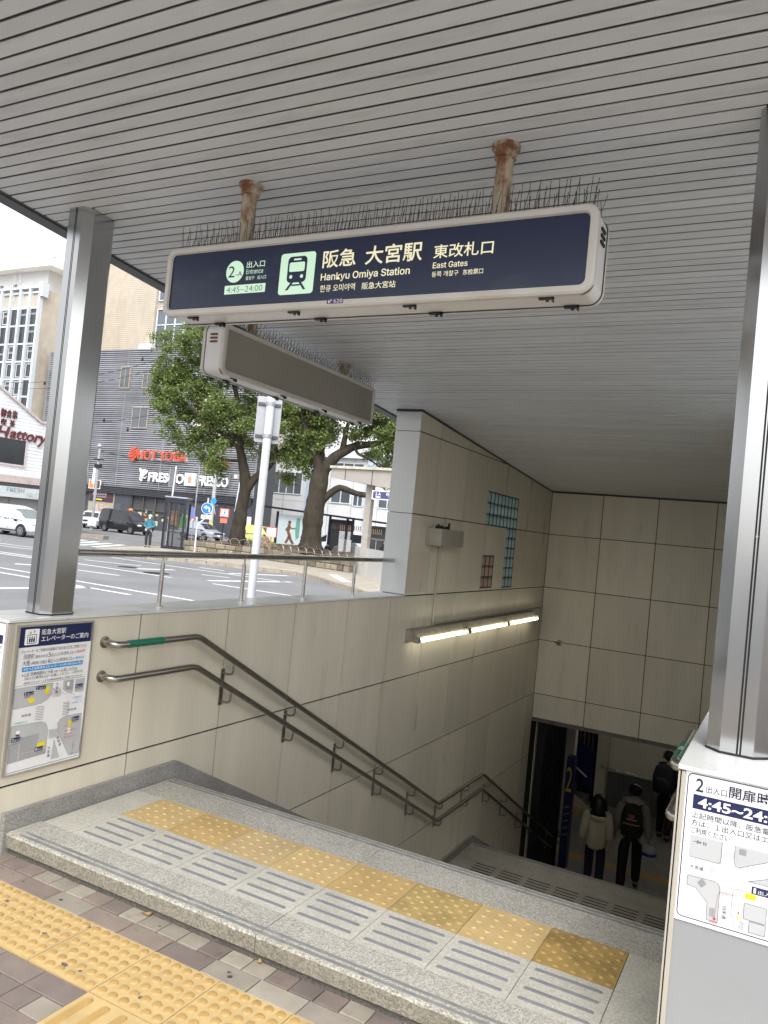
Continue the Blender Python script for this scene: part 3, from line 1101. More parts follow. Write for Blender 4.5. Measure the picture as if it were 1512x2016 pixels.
# train pictogram: body with windscreen and lamps cut out, rails below
nv.build('dark_lettering', m_navy, s1)
pg = MB()
outer = rrect(1.196, 1.288, 2.484, 2.590, .018, 5)
pg.prism([O + U * u + V * v for u, v in outer], (0, .0008, 0))
for sgn in (-1, 1):
    cx = 1.242
    pg.prism([O + U * (cx + sgn * x) + V * z for x, z in ((.014, 2.484), (.026, 2.484), (.049, 2.454), (.037, 2.454))], (0, .0008, 0))
pg.prism([O + U * x + V * z for x, z in ((1.222, 2.4705), (1.262, 2.4705), (1.264, 2.4765), (1.220, 2.4765))], (0, .0008, 0))
pgo = pg.build('train_pictogram', m_navy, s1)
O = O + Vector((0, -.0010, 0))
cut = MB()
cut.poly([O + U * u + V * v for u, v in rrect(1.205, 1.279, 2.528, 2.566, .007)])
cut.poly([O + U * u + V * v for u, v in rrect(1.224, 1.260, 2.574, 2.581, .002, 2)])
for cx in (1.216, 1.268):
    cut.poly([O + U * (cx + .0075 * cos(2 * pi * k / 20)) + V * (2.5075 + .0075 * sin(2 * pi * k / 20)) for k in range(20)])
cut.build('windscreen_and_lamps', m_lit, pgo)
# small purple sticker with number 620
st = MB().box(1.406 - SX, 1.481 - SX, -.0878, -.0873, 2.385 - SZ, 2.405 - SZ).build('number_sticker', M('purple sticker', (0.085, 0.03, 0.13), 0.35), s1)
mb = MB().text('620', (-SX, -.0884, -SZ), U, V, (1.437, 1.477, 2.388, 2.402), .0)
mb.add([(x - SX, -.0884, z - SZ) for x, z in ((1.412, 2.390), (1.418, 2.387), (1.424, 2.395), (1.431, 2.402), (1.422, 2.400), (1.419, 2.393), (1.414, 2.400))], [tuple(range(7))])
mb.build('number', m_white_print, st)

s2 = sign_box('hanging_sign', 'blank grey hanging sign box along the street edge of the canopy', (-.07, 2.315, 2.366), pi / 2, 1.888, .302, .175, m_blank)

# ================================================================== handrails
def handrail(name, label, pts, mat, r=.0185):
    """pts already in world space, rounded at the knees"""
    P = [Vector(p) for p in pts]
    out = [P[0]]
    for i in range(1, len(P) - 1):
        a = (P[i - 1] - P[i])
        c = (P[i + 1] - P[i])
        d = min(.045, a.length * .45, c.length * .45)
        p0, p1 = P[i] + a.normalized() * d, P[i] + c.normalized() * d
        for k in range(6):
            s = k / 5
            out.append(p0 * (1 - s) ** 2 + P[i] * 2 * s * (1 - s) + p1 * s ** 2)
    out.append(P[-1])
    return MB().tube(out, r, 16)
m_rail = M('worn steel handrail', (0.40, 0.385, 0.355), 0.27, 1.0, var=0.04, scale=3)
m_railw = M('bracket steel', (0.30, 0.28, 0.25), 0.4, 1.0, var=0.12, scale=12)
m_sleeve = M('dark green sleeve', (0.01, 0.14, 0.085), 0.25, var=0.05)
def rail_pair(xw, s, label, full=True):
    t = thing('double_handrail', label, 'handrail', group=None)
    x = xw + s * .082
    for dz, lo in ((0, 0), (-.175, 1)):
        yA = .70 - .0 * lo
        zt = .815 + dz
        pts = [(xw + s * .002, yA + .01, zt + .005), (x, yA + .02, zt), (x, 1.335, zt), (x, 5.30, -1.205 + dz), (x, 6.62, -1.205 + dz), (x, 10.35, -3.09 + dz), (x, 10.72, -3.09 + dz)]
        pts += [(xw + s * .002, 10.72, -3.09 + dz)]
        ro = handrail('rail', label, pts, m_rail).build('rail', m_rail, t, smooth=50)
        MB().lathe([(.0001, 0), (.03, 0), (.03, .004), (.02, .006)], (0, 0, 0), 'x').build('wall_flange', m_railw, ro).matrix_local = Matrix.Translation((xw + s * .001, yA + .01, zt + .005)) @ (Matrix.Rotation(0, 4, 'Z') if s > 0 else Matrix.Rotation(pi, 4, 'Z'))
        if not lo:
            sv = MB().cyl((x, .79, zt), (x, 1.045, zt), .0202, seg=20).build('braille_sleeve', m_sleeve, ro, smooth=40)
            if s < 0:
                mb = MB()
                mb.text('手摺', (x, 1.0, zt + .0207), Vector((0, -1, 0)), Vector((s * 0 + 1, 0, 0)), (.05, .11, -.009, .009), .01)
                mb.build('sleeve_lettering', m_white_print, sv)
    ys = [1.69 + .745 * k for k in range(0, 12)]
    for yb in ys:
        if yb < 5.3:
            zc = .815 - (yb - 1.335) * .5095
        elif yb < 6.62:
            zc = -1.205
        else:
            zc = -1.205 - (yb - 6.62) * .505
        if yb > 10.2:
            continue
        # wall plate and two J shaped arms
        br = MB().box(*sorted((xw + s * .0005, xw + s * .007)), yb - .016, yb + .016, zc - .285, zc - .06).build('bracket', m_railw, t)
        for dz in (0, -.175):
            za = zc + dz
            MB().tube([(xw + s * .004, yb, za - .085), (xw + s * .05, yb, za - .088), (xw + s * .074, yb, za - .08), (xw + s * .082, yb, za - .062), (xw + s * .082, yb, za - .03)], .0068, 10).cyl((xw + s * .082, yb, za - .03), (xw + s * .082, yb, za - .01), .004, seg=8).build('arm', m_railw, br, smooth=50)
    return t
rail_pair(0.0, 1, 'steel double handrail with green sleeve on the left beige wall')
rail_pair(WR, -1, 'steel double handrail beside the right parapet, only its upper ends in view')

# ================================================================== fluorescent lamp with conduit and junction box
m_fix = M('worn galvanised lamp body', (0.34, 0.32, 0.26), 0.45, 0.4, var=0.2, scale=20, dirt=(0.12, 0.09, 0.06), dscale=9, damt=0.5)
m_tubelit = M('lit fluorescent tube', (0.9, 0.9, 0.8), 0.3, emit=(1.0, 0.93, 0.72), estr=3.3)
t = thing('fluorescent_lamp', 'long three tube fluorescent lamp on the beige wall above the stairs', 'lamp')
LA, LB = 4.29, 8.18
b = MB()
sec = [(.002, .515), (.085, .552), (.085, .572), (.062, .638), (.002, .648)]
b.prism([(x, LA, z) for x, z in sec], (0, LB - LA, 0))
b.build('lamp_body', m_fix, t)
n3 = (LB - LA) / 3
for k in range(3):
    ya, yb = LA + n3 * k + .06, LA + n3 * (k + 1) - .03
    MB().cyl((.115, ya, .548), (.115, yb, .548), .0155, seg=16).build('tube', m_tubelit, t, smooth=40)
    MB().box(.075, .13, ya - .045, ya - .005, .530, .585).cyl((.115, ya - .015, .548), (.115, ya + .012, .548), .022).box(.075, .13, yb + .003, yb + .022, .530, .585).build('tube_holder', m_fix, t)
m_cond = M('cream conduit', (0.42, 0.385, 0.30), 0.5, var=0.08)
t = thing('junction_box', 'dusty beige junction box with a thin conduit running down to the lamp', 'junction box')
b = MB().box(.002, .165, 4.53, 5.09, 1.438, 1.60)
b.build('box_body', M('dusty beige box', (0.36, 0.33, 0.265), 0.6, var=0.12, scale=9, dirt=(0.2, 0.17, 0.13), dscale=7, damt=0.5), t)
MB().box(.165, .167, 4.78, 5.06, 1.445, 1.593).build('cover_plate', M('box cover', (0.33, 0.30, 0.24), 0.55, var=0.1), t)
b = MB()
for y, h in ((4.56, .03), (4.60, .045), (4.64, .03), (4.69, .035), (4.75, .025), (4.81, .03), (4.86, .065)):
    b.cyl((.09, y, 1.60), (.09, y + .004, 1.60 + h), .012, seg=8)
b.build('cable_gland', m_dark, t)
MB().tube([(.013, 4.86, 1.44), (.013, 4.86, .66), (.013, 4.90, .652)], .011, 10).build('conduit', m_cond, t, smooth=40)
MB().tube([(.013, 4.88, .662), (.013, 8.66, .662), (.013, 8.70, .655), (.013, 8.70, .25)], .011, 10).build('conduit', m_cond, t, smooth=40)

# ================================================================== glass block windows
def gmat(name, col):
    m = bpy.data.materials.new(name)
    m.use_nodes = True
    t = m.node_tree
    t.nodes.clear()
    L = t.links.new
    tr = nn(t, 'ShaderNodeBsdfTranslucent')
    tr.inputs['Color'].default_value = (*col, 1)
    tc = nn(t, 'ShaderNodeTexCoord')
    wv = nn(t, 'ShaderNodeTexNoise')
    wv.inputs['Scale'].default_value = 22
    L(tc.outputs['Object'], wv.inputs['Vector'])
    bp = nn(t, 'ShaderNodeBump')
    bp.inputs['Strength'].default_value = .6
    bp.inputs['Distance'].default_value = .02
    L(wv.outputs[0], bp.inputs['Height'])
    gl = nn(t, 'ShaderNodeBsdfGlossy')
    gl.inputs['Roughness'].default_value = .12
    gl.inputs['Color'].default_value = (*[min(1, c * .4 + .55) for c in col], 1)
    L(bp.outputs[0], gl.inputs['Normal'])
    mx = nn(t, 'ShaderNodeMixShader')
    mx.inputs[0].default_value = .32
    L(tr.outputs[0], mx.inputs[1])
    L(gl.outputs[0], mx.inputs[2])
    o = nn(t, 'ShaderNodeOutputMaterial')
    L(mx.outputs[0], o.inputs['Surface'])
    return m
g_teal, g_pink = gmat('teal glass block', (0.62, 0.85, 0.82)), gmat('pink glass block', (0.86, 0.56, 0.45))
def blocks(name, label, areas, mat):
    t = thing(name, label, 'window')
    mo, bl = MB(), MB()
    for ya, yb, za, zb, ny, nz in areas:
        dy, dz = (yb - ya) / ny, (zb - za) / nz
        for i in range(ny + 1):
            y = min(max(ya + dy * i, ya + .004), yb - .004)
            mo.box(-.16, -.004, y - .0042, y + .0042, za, zb)
        for j in range(nz + 1):
            z = min(max(za + dz * j, za + .004), zb - .004)
            mo.box(-.158, -.0055, ya, yb, z - .004, z + .004)
        for i in range(ny):
            for j in range(nz):
                y0, z0 = ya + dy * i + .0055, za + dz * j + .0055
                y1, z1 = y0 + dy - .011, z0 + dz - .011
                a = .016
                V = [(-.02, y0, z0), (-.02, y1, z0), (-.02, y1, z1), (-.02, y0, z1), (-.005, y0 + a, z0 + a), (-.005, y1 - a, z0 + a), (-.005, y1 - a, z1 - a), (-.005, y0 + a, z1 - a)]
                ym = (y0 + y1) / 2
                # pressed pattern: a slanting ridge in the middle of the block
                V += [(-.012, ym - .006, z0 + 2 * a), (-.012, ym + .014, z1 - 2 * a)]
                F = [(0, 1, 5, 4), (1, 2, 6, 5), (2, 3, 7, 6), (3, 0, 4, 7), (4, 5, 8), (5, 6, 9, 8), (6, 7, 9), (7, 4, 8, 9)]
                bl.add(V, F)
    mo.build('mortar_frame', M('dark teal mortar', (0.06, 0.075, 0.07), 0.7), t)
    bl.build('glass_block', mat, t)
    return t
blocks('glass_block_window', 'stepped window of teal glass blocks high in the beige wall', [(6.13, 7.265, 1.71, 2.095, 9, 3), (6.89, 7.265, .98, 1.71, 3, 6)], g_teal)
blocks('glass_block_window', 'small square window of pinkish orange glass blocks in the beige wall', [(6.13, 6.53, .99, 1.36, 3, 3)], g_pink)

# ================================================================== printed notices
def on(mb, O, U, V, pts):
    mb.poly([O + U * u + V * v for u, v in pts])
def line(mb, O, U, V, pts, w=.0012, closed=False):
    P = [Vector((p[0], p[1])) for p in pts]
    if closed:
        P.append(P[0])
    for a, c in zip(P[:-1], P[1:]):
        d = c - a
        if d.length < 1e-6:
            continue
        n = Vector((-d.y, d.x)).normalized() * w / 2
        on(mb, O, U, V, [a - n, c - n, c + n, a + n])
def zebra(mb, O, U, V, quad, n, w=.0012):
    A, B, C_, D_ = [Vector(q) for q in quad]
    for k in range(n):
        s = (k + .5) / n
        line(mb, O, U, V, [A + (D_ - A) * s, B + (C_ - B) * s], w)
def dotted(mb, O, U, V, pts, step=.006, r=.0013):
    for a, c in zip(pts[:-1], pts[1:]):
        a, c = Vector(a), Vector(c)
        n = max(1, int((c - a).length / step))
        for k in range(n):
            p = a + (c - a) * k / n
            on(mb, O, U, V, [(p.x + r * cos(q * pi / 3), p.y + r * sin(q * pi / 3)) for q in range(6)])

def hours_notice(label, x_right_of, xa):
    """entrance opening hours plate with a small map; u runs along +x from the plate's left edge at 2.860"""
    t = thing('opening_hours_notice', label, 'notice')
    W = .355
    out = rrect(0, W, .545, .957, .004, 2)
    O = Vector((xa, YS - .0045, 0))
    U, V = Vector((1, 0, 0)), Vector((0, 0, 1))
    MB().prism([(xa + u, YS - .0045, v) for u, v in out], (0, .0043, 0)).build('plate', m_plate, t)
    s = -2.860
    e = [Vector((0, -.0006 * k, 0)) for k in range(1, 5)]
    b = MB()
    o1, o2 = rrect(.006, W - .006, .556, .947, .014), rrect(.0085, W - .0085, .5585, .9445, .0118)
    n = len(o1)
    b.add([O + e[0] + U * u + V * v for u, v in o1] + [O + e[0] + U * u + V * v for u, v in o2], [(i, (i + 1) % n, n + (i + 1) % n, n + i) for i in range(n)])
    on(b, O + e[0], U, V, rrect(.024, W - .022, .8525, .8915, .0005, 2))
    on(b, O + e[0], U, V, rrect(3.0455 + s, 3.112 + s, .667, .6865, .0005, 2))
    b.build('navy_print', m_navy, t)
    k = MB()
    T = lambda st, box, bold=.0: k.text(st, O + e[1], U, V, box, bold)
    T('2', (2.888 + s, 2.908 + s, .900, .936), .01)
    T('出入口', (2.914 + s, 2.967 + s, .902, .921))
    T('開扉時間', (2.972 + s, 3.106 + s, .902, .934), .012)
    T('上記時間以降、阪急電車をご利用の', (2.884 + s, 3.192 + s, .828, .845))
    T('方は、１出入口又はエレベーターを', (2.884 + s, 3.19 + s, .807, .824))
    T('ご利用ください', (2.885 + s, 2.983 + s, .786, .803))
    T('N', (2.919 + s, 2.927 + s, .760, .769))
    T('大宮通', (2.890 + s, 2.925 + s, .691, .702))
    k.text('四条通', O + e[1], Vector((0, 0, -1)), Vector((1, 0, 0)), (-.615, -.581, 2.979 + s, 2.990 + s), 0)
    line(k, O + e[1], U, V, [(2.893 + s, .765), (2.915 + s, .765)], .001)
    line(k, O + e[1], U, V, [(2.904 + s, .769), (2.915 + s, .765), (2.904 + s, .761)], .001, True)
    k.build('lettering', m_ink, t)
    wl = MB()
    wl.text('4:45~24:00', O + e[1], U, V, (2.897 + s, 3.118 + s, .8585, .8855), .022)
    wl.text('1', O + e[1], U, V, (3.050 + s, 3.056 + s, .670, .6835), .01)
    wl.text('出入口', O + e[1], U, V, (3.061 + s, 3.106 + s, .670, .681), .0)
    wl.build('white_lettering', m_white_print, t)
    gy, ln = MB(), MB()
    areas = [rrect(2.885 + s, 2.967 + s, .722, .781, .001, 2), [(2.998 + s, .781), (2.998 + s, .735), (3.003 + s, .727), (3.012 + s, .725), (3.078 + s, .758), (3.12 + s, .776), (3.12 + s, .781)],
             [(2.887 + s, .672), (2.954 + s, .673), (2.966 + s, .668), (2.970 + s, .659), (2.970 + s, .566), (2.942 + s, .567), (2.941 + s, .612), (2.909 + s, .643), (2.887 + s, .645)],
             [(3.035 + s, .696), (3.12 + s, .732), (3.12 + s, .696)], rrect(3.031 + s, 3.085 + s, .597, .639, .0004, 2), rrect(3.046 + s, 3.085 + s, .566, .5945, .0004, 2), rrect(3.005 + s, 3.033 + s, .744, .774, .0004, 2)]
    for i_, a in enumerate(areas):
        gy = MB()
        on(gy, O + e[0 if i_ < 4 else 1], U, V, a)
        gy.build('map_block', m_grey_print, t)
    for a in areas[2:4] + areas[4:6]:
        line(ln, O + e[2], U, V, a, .0009, True)
    line(ln, O + e[2], U, V, [(2.887 + s, .722), (2.960 + s, .722), (2.966 + s, .728), (2.966 + s, .781)], .0009)
    line(ln, O + e[2], U, V, areas[1][:6], .0009)
    line(ln, O + e[2], U, V, [(3.009 + s, .567), (3.008 + s, .588), (3.001 + s, .601), (3.001 + s, .655), (3.005 + s, .665), (3.012 + s, .669), (3.044 + s, .669)], .0009)
    zebra(ln, O + e[2], U, V, [(2.912 + s, .658), (2.924 + s, .672), (2.936 + s, .660), (2.924 + s, .646)], 6, .0008)
    zebra(ln, O + e[2], U, V, [(2.948 + s, .602), (2.962 + s, .602), (2.962 + s, .578), (2.948 + s, .578)], 7, .0008)
    zebra(ln, O + e[2], U, V, [(3.021 + s, .590), (3.035 + s, .590), (3.035 + s, .566), (3.021 + s, .566)], 7, .0008)
    zebra(ln, O + e[2], U, V, [(3.008 + s, .776), (3.008 + s, .760), (3.026 + s, .760), (3.026 + s, .776)], 7, .0008)
    ln.build('map_line', m_ink, t)
    zb = MB()
    for q, m in (([(2.970, .763), (2.970, .744), (2.997, .744), (2.997, .763)], 8), ([(2.938, .716), (2.957, .716), (2.957, .681), (2.938, .681)], 10),
                 ([(3.012, .726), (3.031, .726), (3.031, .679), (3.012, .679)], 13), ([(2.972, .659), (2.972, .639), (2.998, .639), (2.998, .659)], 8)):
        zebra(zb, O + e[1], U, V, [(a + s, c) for a, c in q], m, .0013)
    zb.build('map_crossing', m_grey_print, t)
    yl = MB()
    on(yl, O + e[2], U, V, rrect(3.032 + s, 3.058 + s, .651, .666, .0003, 2))
    on(yl, O + e[2], U, V, rrect(3.017 + s, 3.022 + s, .592, .600, .0003, 2))
    yl.build('yellow_mark', m_yellow_print, t)
    rd = MB()
    dotted(rd, O + e[3], U, V, [(a + s, c) for a, c in ((2.962, .575), (2.964, .61), (2.966, .640), (2.972, .649), (3.004, .650), (3.018, .657), (3.036, .657))], .0042, .0011)
    dotted(rd, O + e[3], U, V, [(a + s, c) for a, c in ((3.004, .650), (3.014, .640), (3.019, .627), (3.019, .612))], .0042, .0011)
    on(rd, O + e[3], U, V, [(3.0165 + s, .611), (3.0215 + s, .611), (3.019 + s, .603)])
    on(rd, O + e[3], U, V, [(2.962 + s + .0035 * cos(q * pi / 5), .575 + .0035 * sin(q * pi / 5)) for q in range(10)])
    rd.text('現在地', O + e[3], U, V, (2.950 + s, 2.970 + s, .5625, .569), 0)
    rd.build('red_route', m_red_print, t)
    return t
hours_notice('white opening hours notice with map on the front of the right parapet', 0, 2.860)
hours_notice('white opening hours notice mostly cut off at the left photo edge', 0, -.364)

# elevator guide poster on the left wall
t = thing('elevator_guide_poster', 'framed elevator guide poster with a street map on the beige left wall', 'poster')
px = .0105
O = Vector((px, 0, 0))
U, V = Vector((0, 1, 0)), Vector((0, 0, 1))
MB().box(.0005, .0098, .194, .612, .256, .933).build('sheet', m_plate, t)
f = MB()
for ya, yb, za, zb in ((.188, .196, .250, .938), (.610, .618, .250, .938), (.196, .610, .250, .258), (.196, .610, .930, .938)):
    f.box(.0004, .016, ya, yb, za, zb)
f.build('frame', M('aluminium poster frame', (0.6, 0.6, 0.58), 0.35, 0.9), t)
e = [Vector((.0006 * k, 0, 0)) for k in range(0, 5)]
nv = MB()
on(nv, O, U, V, rrect(.198, .609, .8355, .9295, .0003, 2))
for y0, y1, z0, z1 in ((.254, .305, .610, .627), (.316, .369, .629, .646), (.212, .259, .403, .424), (.344, .389, .336, .356), (.542, .588, .446, .466), (.543, .589, .609, .627)):
    on(nv, O + e[3], U, V, rrect(y0, y1, z0, z1, .0003, 2))
nv.build('navy_print', m_navy, t)
wp = MB()
on(wp, O + e[1], U, V, rrect(.226, .302, .846, .9185, .006, 4))
wp.text('阪急大宮駅', O + e[1], U, V, (.316, .452, .887, .914), .006)
wp.text('エレベーターのご案内', O + e[1], U, V, (.316, .590, .855, .882), .006)
for st, y0, y1, z0, z1 in (('2', .257, .265, .612, .625), ('出入口', .272, .303, .612, .622), ('2', .319, .327, .631, .644), ('出入口', .334, .366, .631, .641), ('3', .215, .223, .406, .421), ('出入口', .227, .257, .406, .417), ('1', .349, .354, .339, .353), ('出入口', .359, .387, .339, .350), ('5', .545, .553, .449, .463), ('出入口', .557, .586, .449, .460), ('4', .546, .554, .611, .625), ('出入口', .558, .587, .611, .622)):
    wp.text(st, O + e[4], U, V, (y0, y1, z0, z1), .0)
wp.build('white_lettering', m_white_print, t)
k = MB()
# lift pictogram
k2 = O + e[2]
line(k, k2, U, V, [(.2405, .853), (.2875, .853), (.2875, .892), (.2405, .892)], .003, True)
for yy in (.2525, .264, .2755):
    k.poly([k2 + U * (yy + .0035 * cos(q * pi / 5)) + V * (.881 + .0035 * sin(q * pi / 5)) for q in range(10)])
    on(k, k2, U, V, [(yy - .0042, .858), (yy + .0042, .858), (yy + .0048, .876), (yy - .0048, .876)])
line(k, k2, U, V, [(.254, .912), (.254, .898)], .0018); line(k, k2, U, V, [(.248, .904), (.254, .897), (.260, .904)], .0018)
line(k, k2, U, V, [(.274, .897), (.274, .911)], .0018); line(k, k2, U, V, [(.268, .905), (.274, .912), (.280, .905)], .0018)
T = lambda st, box, bold=0.0: k.text(st, O + e[1], U, V, box, bold)
T('エレベーターをご利用のお客様は下記の出入口をご利用ください', (.217, .590, .808, .824))
T('河原町', (.229, .289, .779, .803)); T('烏丸ゆきは', (.294, .362, .780, .795)); T('5', (.366, .378, .779, .801)); T('出入口', (.381, .425, .780, .796)); T('(北改札口)', (.429, .509, .779, .797))
T('大阪', (.228, .269, .749, .774)); T('(梅田)', (.274, .318, .749, .767)); T('方面は', (.322, .360, .750, .767)); T('4', (.364, .376, .749, .772)); T('出入口', (.379, .423, .750, .767)); T('(西改札口)', (.427, .507, .749, .768))
T('※上記 営業時間外に大阪', (.231, .401, .699, .717)); T('方面', (.406, .426, .700, .712)); T('へお越しの方は', (.430, .543, .699, .716))
T('3出入口(東改札口)へお越しください', (.247, .500, .680, .697))
T('(東改札口からホームまでは階段昇降機をご利用いただきます)', (.246, .576, .662, .674))
T('四条通', (.253, .303, .512, .524)); T('四条通', (.515, .564, .499, .511))
for i, ch in enumerate('大宮通'):
    T(ch, (.418, .433, .331 - .0185 * i, .345 - .0185 * i))
    T(ch, (.427, .441, .636 - .0185 * i, .650 - .0185 * i))
for i, ch in enumerate('後院通'):
    T(ch, (.464 + .008 * i, .478 + .008 * i, .372 - .018 * i, .386 - .018 * i))
T('北', (.560, .573, .277, .290))
line(k, O + e[1], U, V, [(.5665, .296), (.5665, .345)], .0012); line(k, O + e[1], U, V, [(.558, .318), (.575, .324)], .0012)
T('大宮駅(東改札口)', (.212, .262, .391, .398)); T('(東改札口)', (.350, .389, .325, .332)); T('(北改札口)', (.543, .588, .436, .443)); T('(西改札口)', (.545, .590, .599, .606))
T('嵐電 四条大宮', (.487, .531, .610, .618))
k.build('lettering', m_ink, t)
bl = MB()
on(bl, O, U, V, rrect(.2285, .5745, .7225, .7435, .0003, 2))
bl.text('→青矢印', O + e[1], U, V, (.511, .577, .752, .766), .004)
bl.text('大宮駅西改札口行', O + e[3], U, V, (.532, .594, .558, .566), 0)
bl.text('エレベーター', O + e[3], U, V, (.552, .594, .545, .553), 0)
bl.text('(阪急電車ホーム)', O + e[3], U, V, (.532, .594, .532, .540), 0)
dotted(bl, O + e[3], U, V, [(.462, .600), (.485, .590), (.51, .580), (.555, .576)], .006, .001)
bl.build('blue_print', m_blue_print, t)
MB().text('4出入口(西改札口) 6:15〜21:00 (約260m先)', O + e[1], U, V, (.236, .568, .7255, .7405), .006).build('bar_lettering', m_white_print, t)
rd = MB()
rd.text('→赤矢印', O + e[1], U, V, (.513, .580, .783, .798), .004)
rd.text('現在地', O + e[3], U, V, (.256, .286, .598, .608), .01)
for i, st in enumerate(('大宮駅北改札口行', 'エレベーター', '(地階・北改札ホーム)')):
    rd.text(st, O + e[3], U, V, (.505, .573 if i != 1 else .552, .399 - .016 * i, .408 - .016 * i), 0)
dotted(rd, O + e[3], U, V, [(.37, .59), (.41, .602), (.46, .604), (.49, .585), (.508, .55), (.510, .48), (.508, .43)], .005, .0011)
on(rd, O + e[3], U, V, [(.504, .431), (.512, .431), (.508, .423)])
rd.build('red_print', m_red_print, t)
gn = MB()
gn.text('→緑矢印', O + e[1], U, V, (.511, .577, .683, .697), .004)
gn.text('大宮駅東改札口行', O + e[3], U, V, (.214, .288, .484, .493), 0)
dotted(gn, O + e[3], U, V, [(.352, .52), (.350, .46), (.345, .425), (.32, .415), (.27, .413)], .006, .0011)
on(gn, O + e[3], U, V, [(.27, .409), (.27, .417), (.263, .413)])
gn.build('green_print', m_green_print, t)
blocks_ = [[(.201, .648), (.409, .652), (.407, .595), (.385, .575), (.355, .562), (.203, .556)], [(.470, .655), (.533, .654), (.530, .583), (.50, .59), (.470, .612)], [(.543, .652), (.600, .653), (.598, .586), (.56, .588), (.543, .592)],
           [(.203, .478), (.366, .474), (.392, .462), (.408, .43), (.408, .319), (.205, .308)], [(.600, .476), (.50, .477), (.475, .468), (.461, .448), (.470, .40), (.547, .278), (.61, .278)], [(.449, .379), (.493, .279), (.442, .280)]]
for a in blocks_:
    gy = MB()
    on(gy, O, U, V, a)
    gy.build('map_block', m_grey_print, t)
lg = MB()
for a in ([(.262, .416), (.36, .421), (.36, .34), (.262, .345)], [(.262, .343), (.405, .335), (.405, .315), (.262, .312)], [(.482, .652), (.531, .652), (.529, .60), (.50, .605), (.482, .622)], [(.207, .395), (.255, .395), (.255, .315), (.207, .312)]):
    on(lg, O + e[1], U, V, a)
lg.build('map_building', M('mid grey print', (0.34, 0.35, 0.36), 0.4), t)
yl = MB()
for a in ([(.281, .596), (.315, .596), (.315, .574), (.281, .574)], [(.375, .643), (.396, .636), (.385, .600), (.364, .608)], [(.354, .375), (.40, .380), (.398, .357), (.354, .357)], [(.524, .453), (.543, .453), (.541, .421), (.524, .421)], [(.224, .428), (.252, .428), (.252, .436), (.224, .436)]):
    on(yl, O + e[2], U, V, a)
yl.build('yellow_mark', m_yellow_print, t)
ln = MB()
for a in blocks_[:1] + blocks_[3:5]:
    line(ln, O + e[1], U, V, a, .0009, True)
zebra(ln, O + e[1], U, V, [(.328, .553), (.374, .550), (.373, .481), (.326, .484)], 9, .0014)
zebra(ln, O + e[1], U, V, [(.481, .551), (.520, .548), (.522, .481), (.483, .484)], 9, .0014)
zebra(ln, O + e[1], U, V, [(.414, .427), (.417, .383), (.475, .380), (.468, .425)], 9, .0014)
zebra(ln, O + e[1], U, V, [(.411, .626), (.411, .582), (.462, .579), (.462, .624)], 7, .0014)
line(ln, O + e[1], U, V, [(.200, .659), (.606, .660)], .0012)
line(ln, O + e[1], U, V, [(.203, .264), (.606, .266)], .002)
ln.build('map_line', m_ink, t)
ic = MB()
for y0, y1, z0, z1 in ((.232, .252, .428, .452), (.522, .541, .392, .416), (.553, .571, .565, .586), (.492, .507, .626, .645)):
    on(ic, O + e[2], U, V, rrect(y0, y1, z0, z1, .002, 2))
ic.build('map_icon', m_white_print, t)
# ================================================================== the passage below
FZ = -4.02
m_cfloor = granite('passage floor stone', (0.30, 0.295, 0.275), 0.15, 120, 0.45, stain=(0.2, 0.19, 0.17))
b = MB()
nx, ny = 22, 20
for i in range(nx):
    for j in range(ny):
        x0, y0 = -3.6 + .4 * i, 10.25 + .4 * j
        if y0 > 17.6:
            continue
        b.box(x0 + .002, x0 + .398, y0 + .002, y0 + .398, FZ - .02, FZ)
struct('passage_floor', b, m_cfloor, 'grey stone tile floor of the underground passage')
b = MB().box(-3.7, 5.2, 10.2, 18.2, FZ - .1, FZ - .021)
struct('passage_subfloor', b, m_grout, 'dark joints under the passage floor tiles')
b = MB()
b.box(-.75, -.452, 12.45, 17.5, FZ + .0005, FZ + .004)
b.box(-.75, 2.8, 12.15, 12.448, FZ + .0005, FZ + .004)
for k in range(8):
    for a in range(5):
        for c in range(5):
            b.dome((-.72 + .4 * k + .06 * a, 12.18 + .06 * c, FZ + .004), .014, .005, 8)
struct('passage_tactile_strip', b, m_tact, 'yellow guiding strip on the passage floor beyond the walking couple')
pw = thing('passage_wall', 'beige wall with dark wainscot closing the passage behind the couple', 'wall')
b = MB()
for i in range(4):
    b.box(-.11 + 1.2 * i + .003, -.11 + 1.2 * (i + 1) - .003, 15.6, 15.62, -3.27, -.93)
b.build('wall_panels', m_panel, pw)
MB().box(-.11, 4.8, 15.595, 15.62, FZ, -3.275).build('wainscot', M('dark grey wainscot', (0.10, 0.10, 0.098), 0.4, var=0.1), pw)
MB().box(-.33, -.112, 15.35, 15.62, FZ, -.93).build('corner_pillar', m_panel, pw)
MB().box(-3.6, 4.8, 15.622, 15.8, FZ, -.93).build('wall_core', m_dark, pw)
MB().tube([(-.2, 15.35, -3.10), (-.2, 15.27, -3.12), (0, 15.5, -3.19), (.15, 15.52, -3.2), (3.5, 15.52, -3.2)], .019, 12).build('handrail', m_tube, pw, smooth=40)
t = thing('passage_side_wall', 'beige side wall beyond the folded gate at the foot of the stairs', 'wall')
MB().box(-.25, 0.0, 9.06, 10.45, -4.3, -.93).build('wall_panels', m_panel, t)
t = thing('passage_side_wall', 'dim beige side wall of the passage, right of the couple', 'wall')
MB().box(WR, WR + .25, 9.06, 10.6, -4.3, -.93).box(4.8, 5.0, 10.6, 15.6, -4.3, -.93).box(WR + .25, 4.8, 10.6, 10.8, -4.3, -.93).build('wall_panels', m_panel, t)
t = thing('passage_ceiling', 'low dark ceiling of the underground passage behind the lintel', 'ceiling')
MB().box(-3.7, 5.2, 9.06, 15.8, -.93, -.83).build('ceiling_board', M('passage ceiling', (0.3, 0.29, 0.27), 0.7), t)
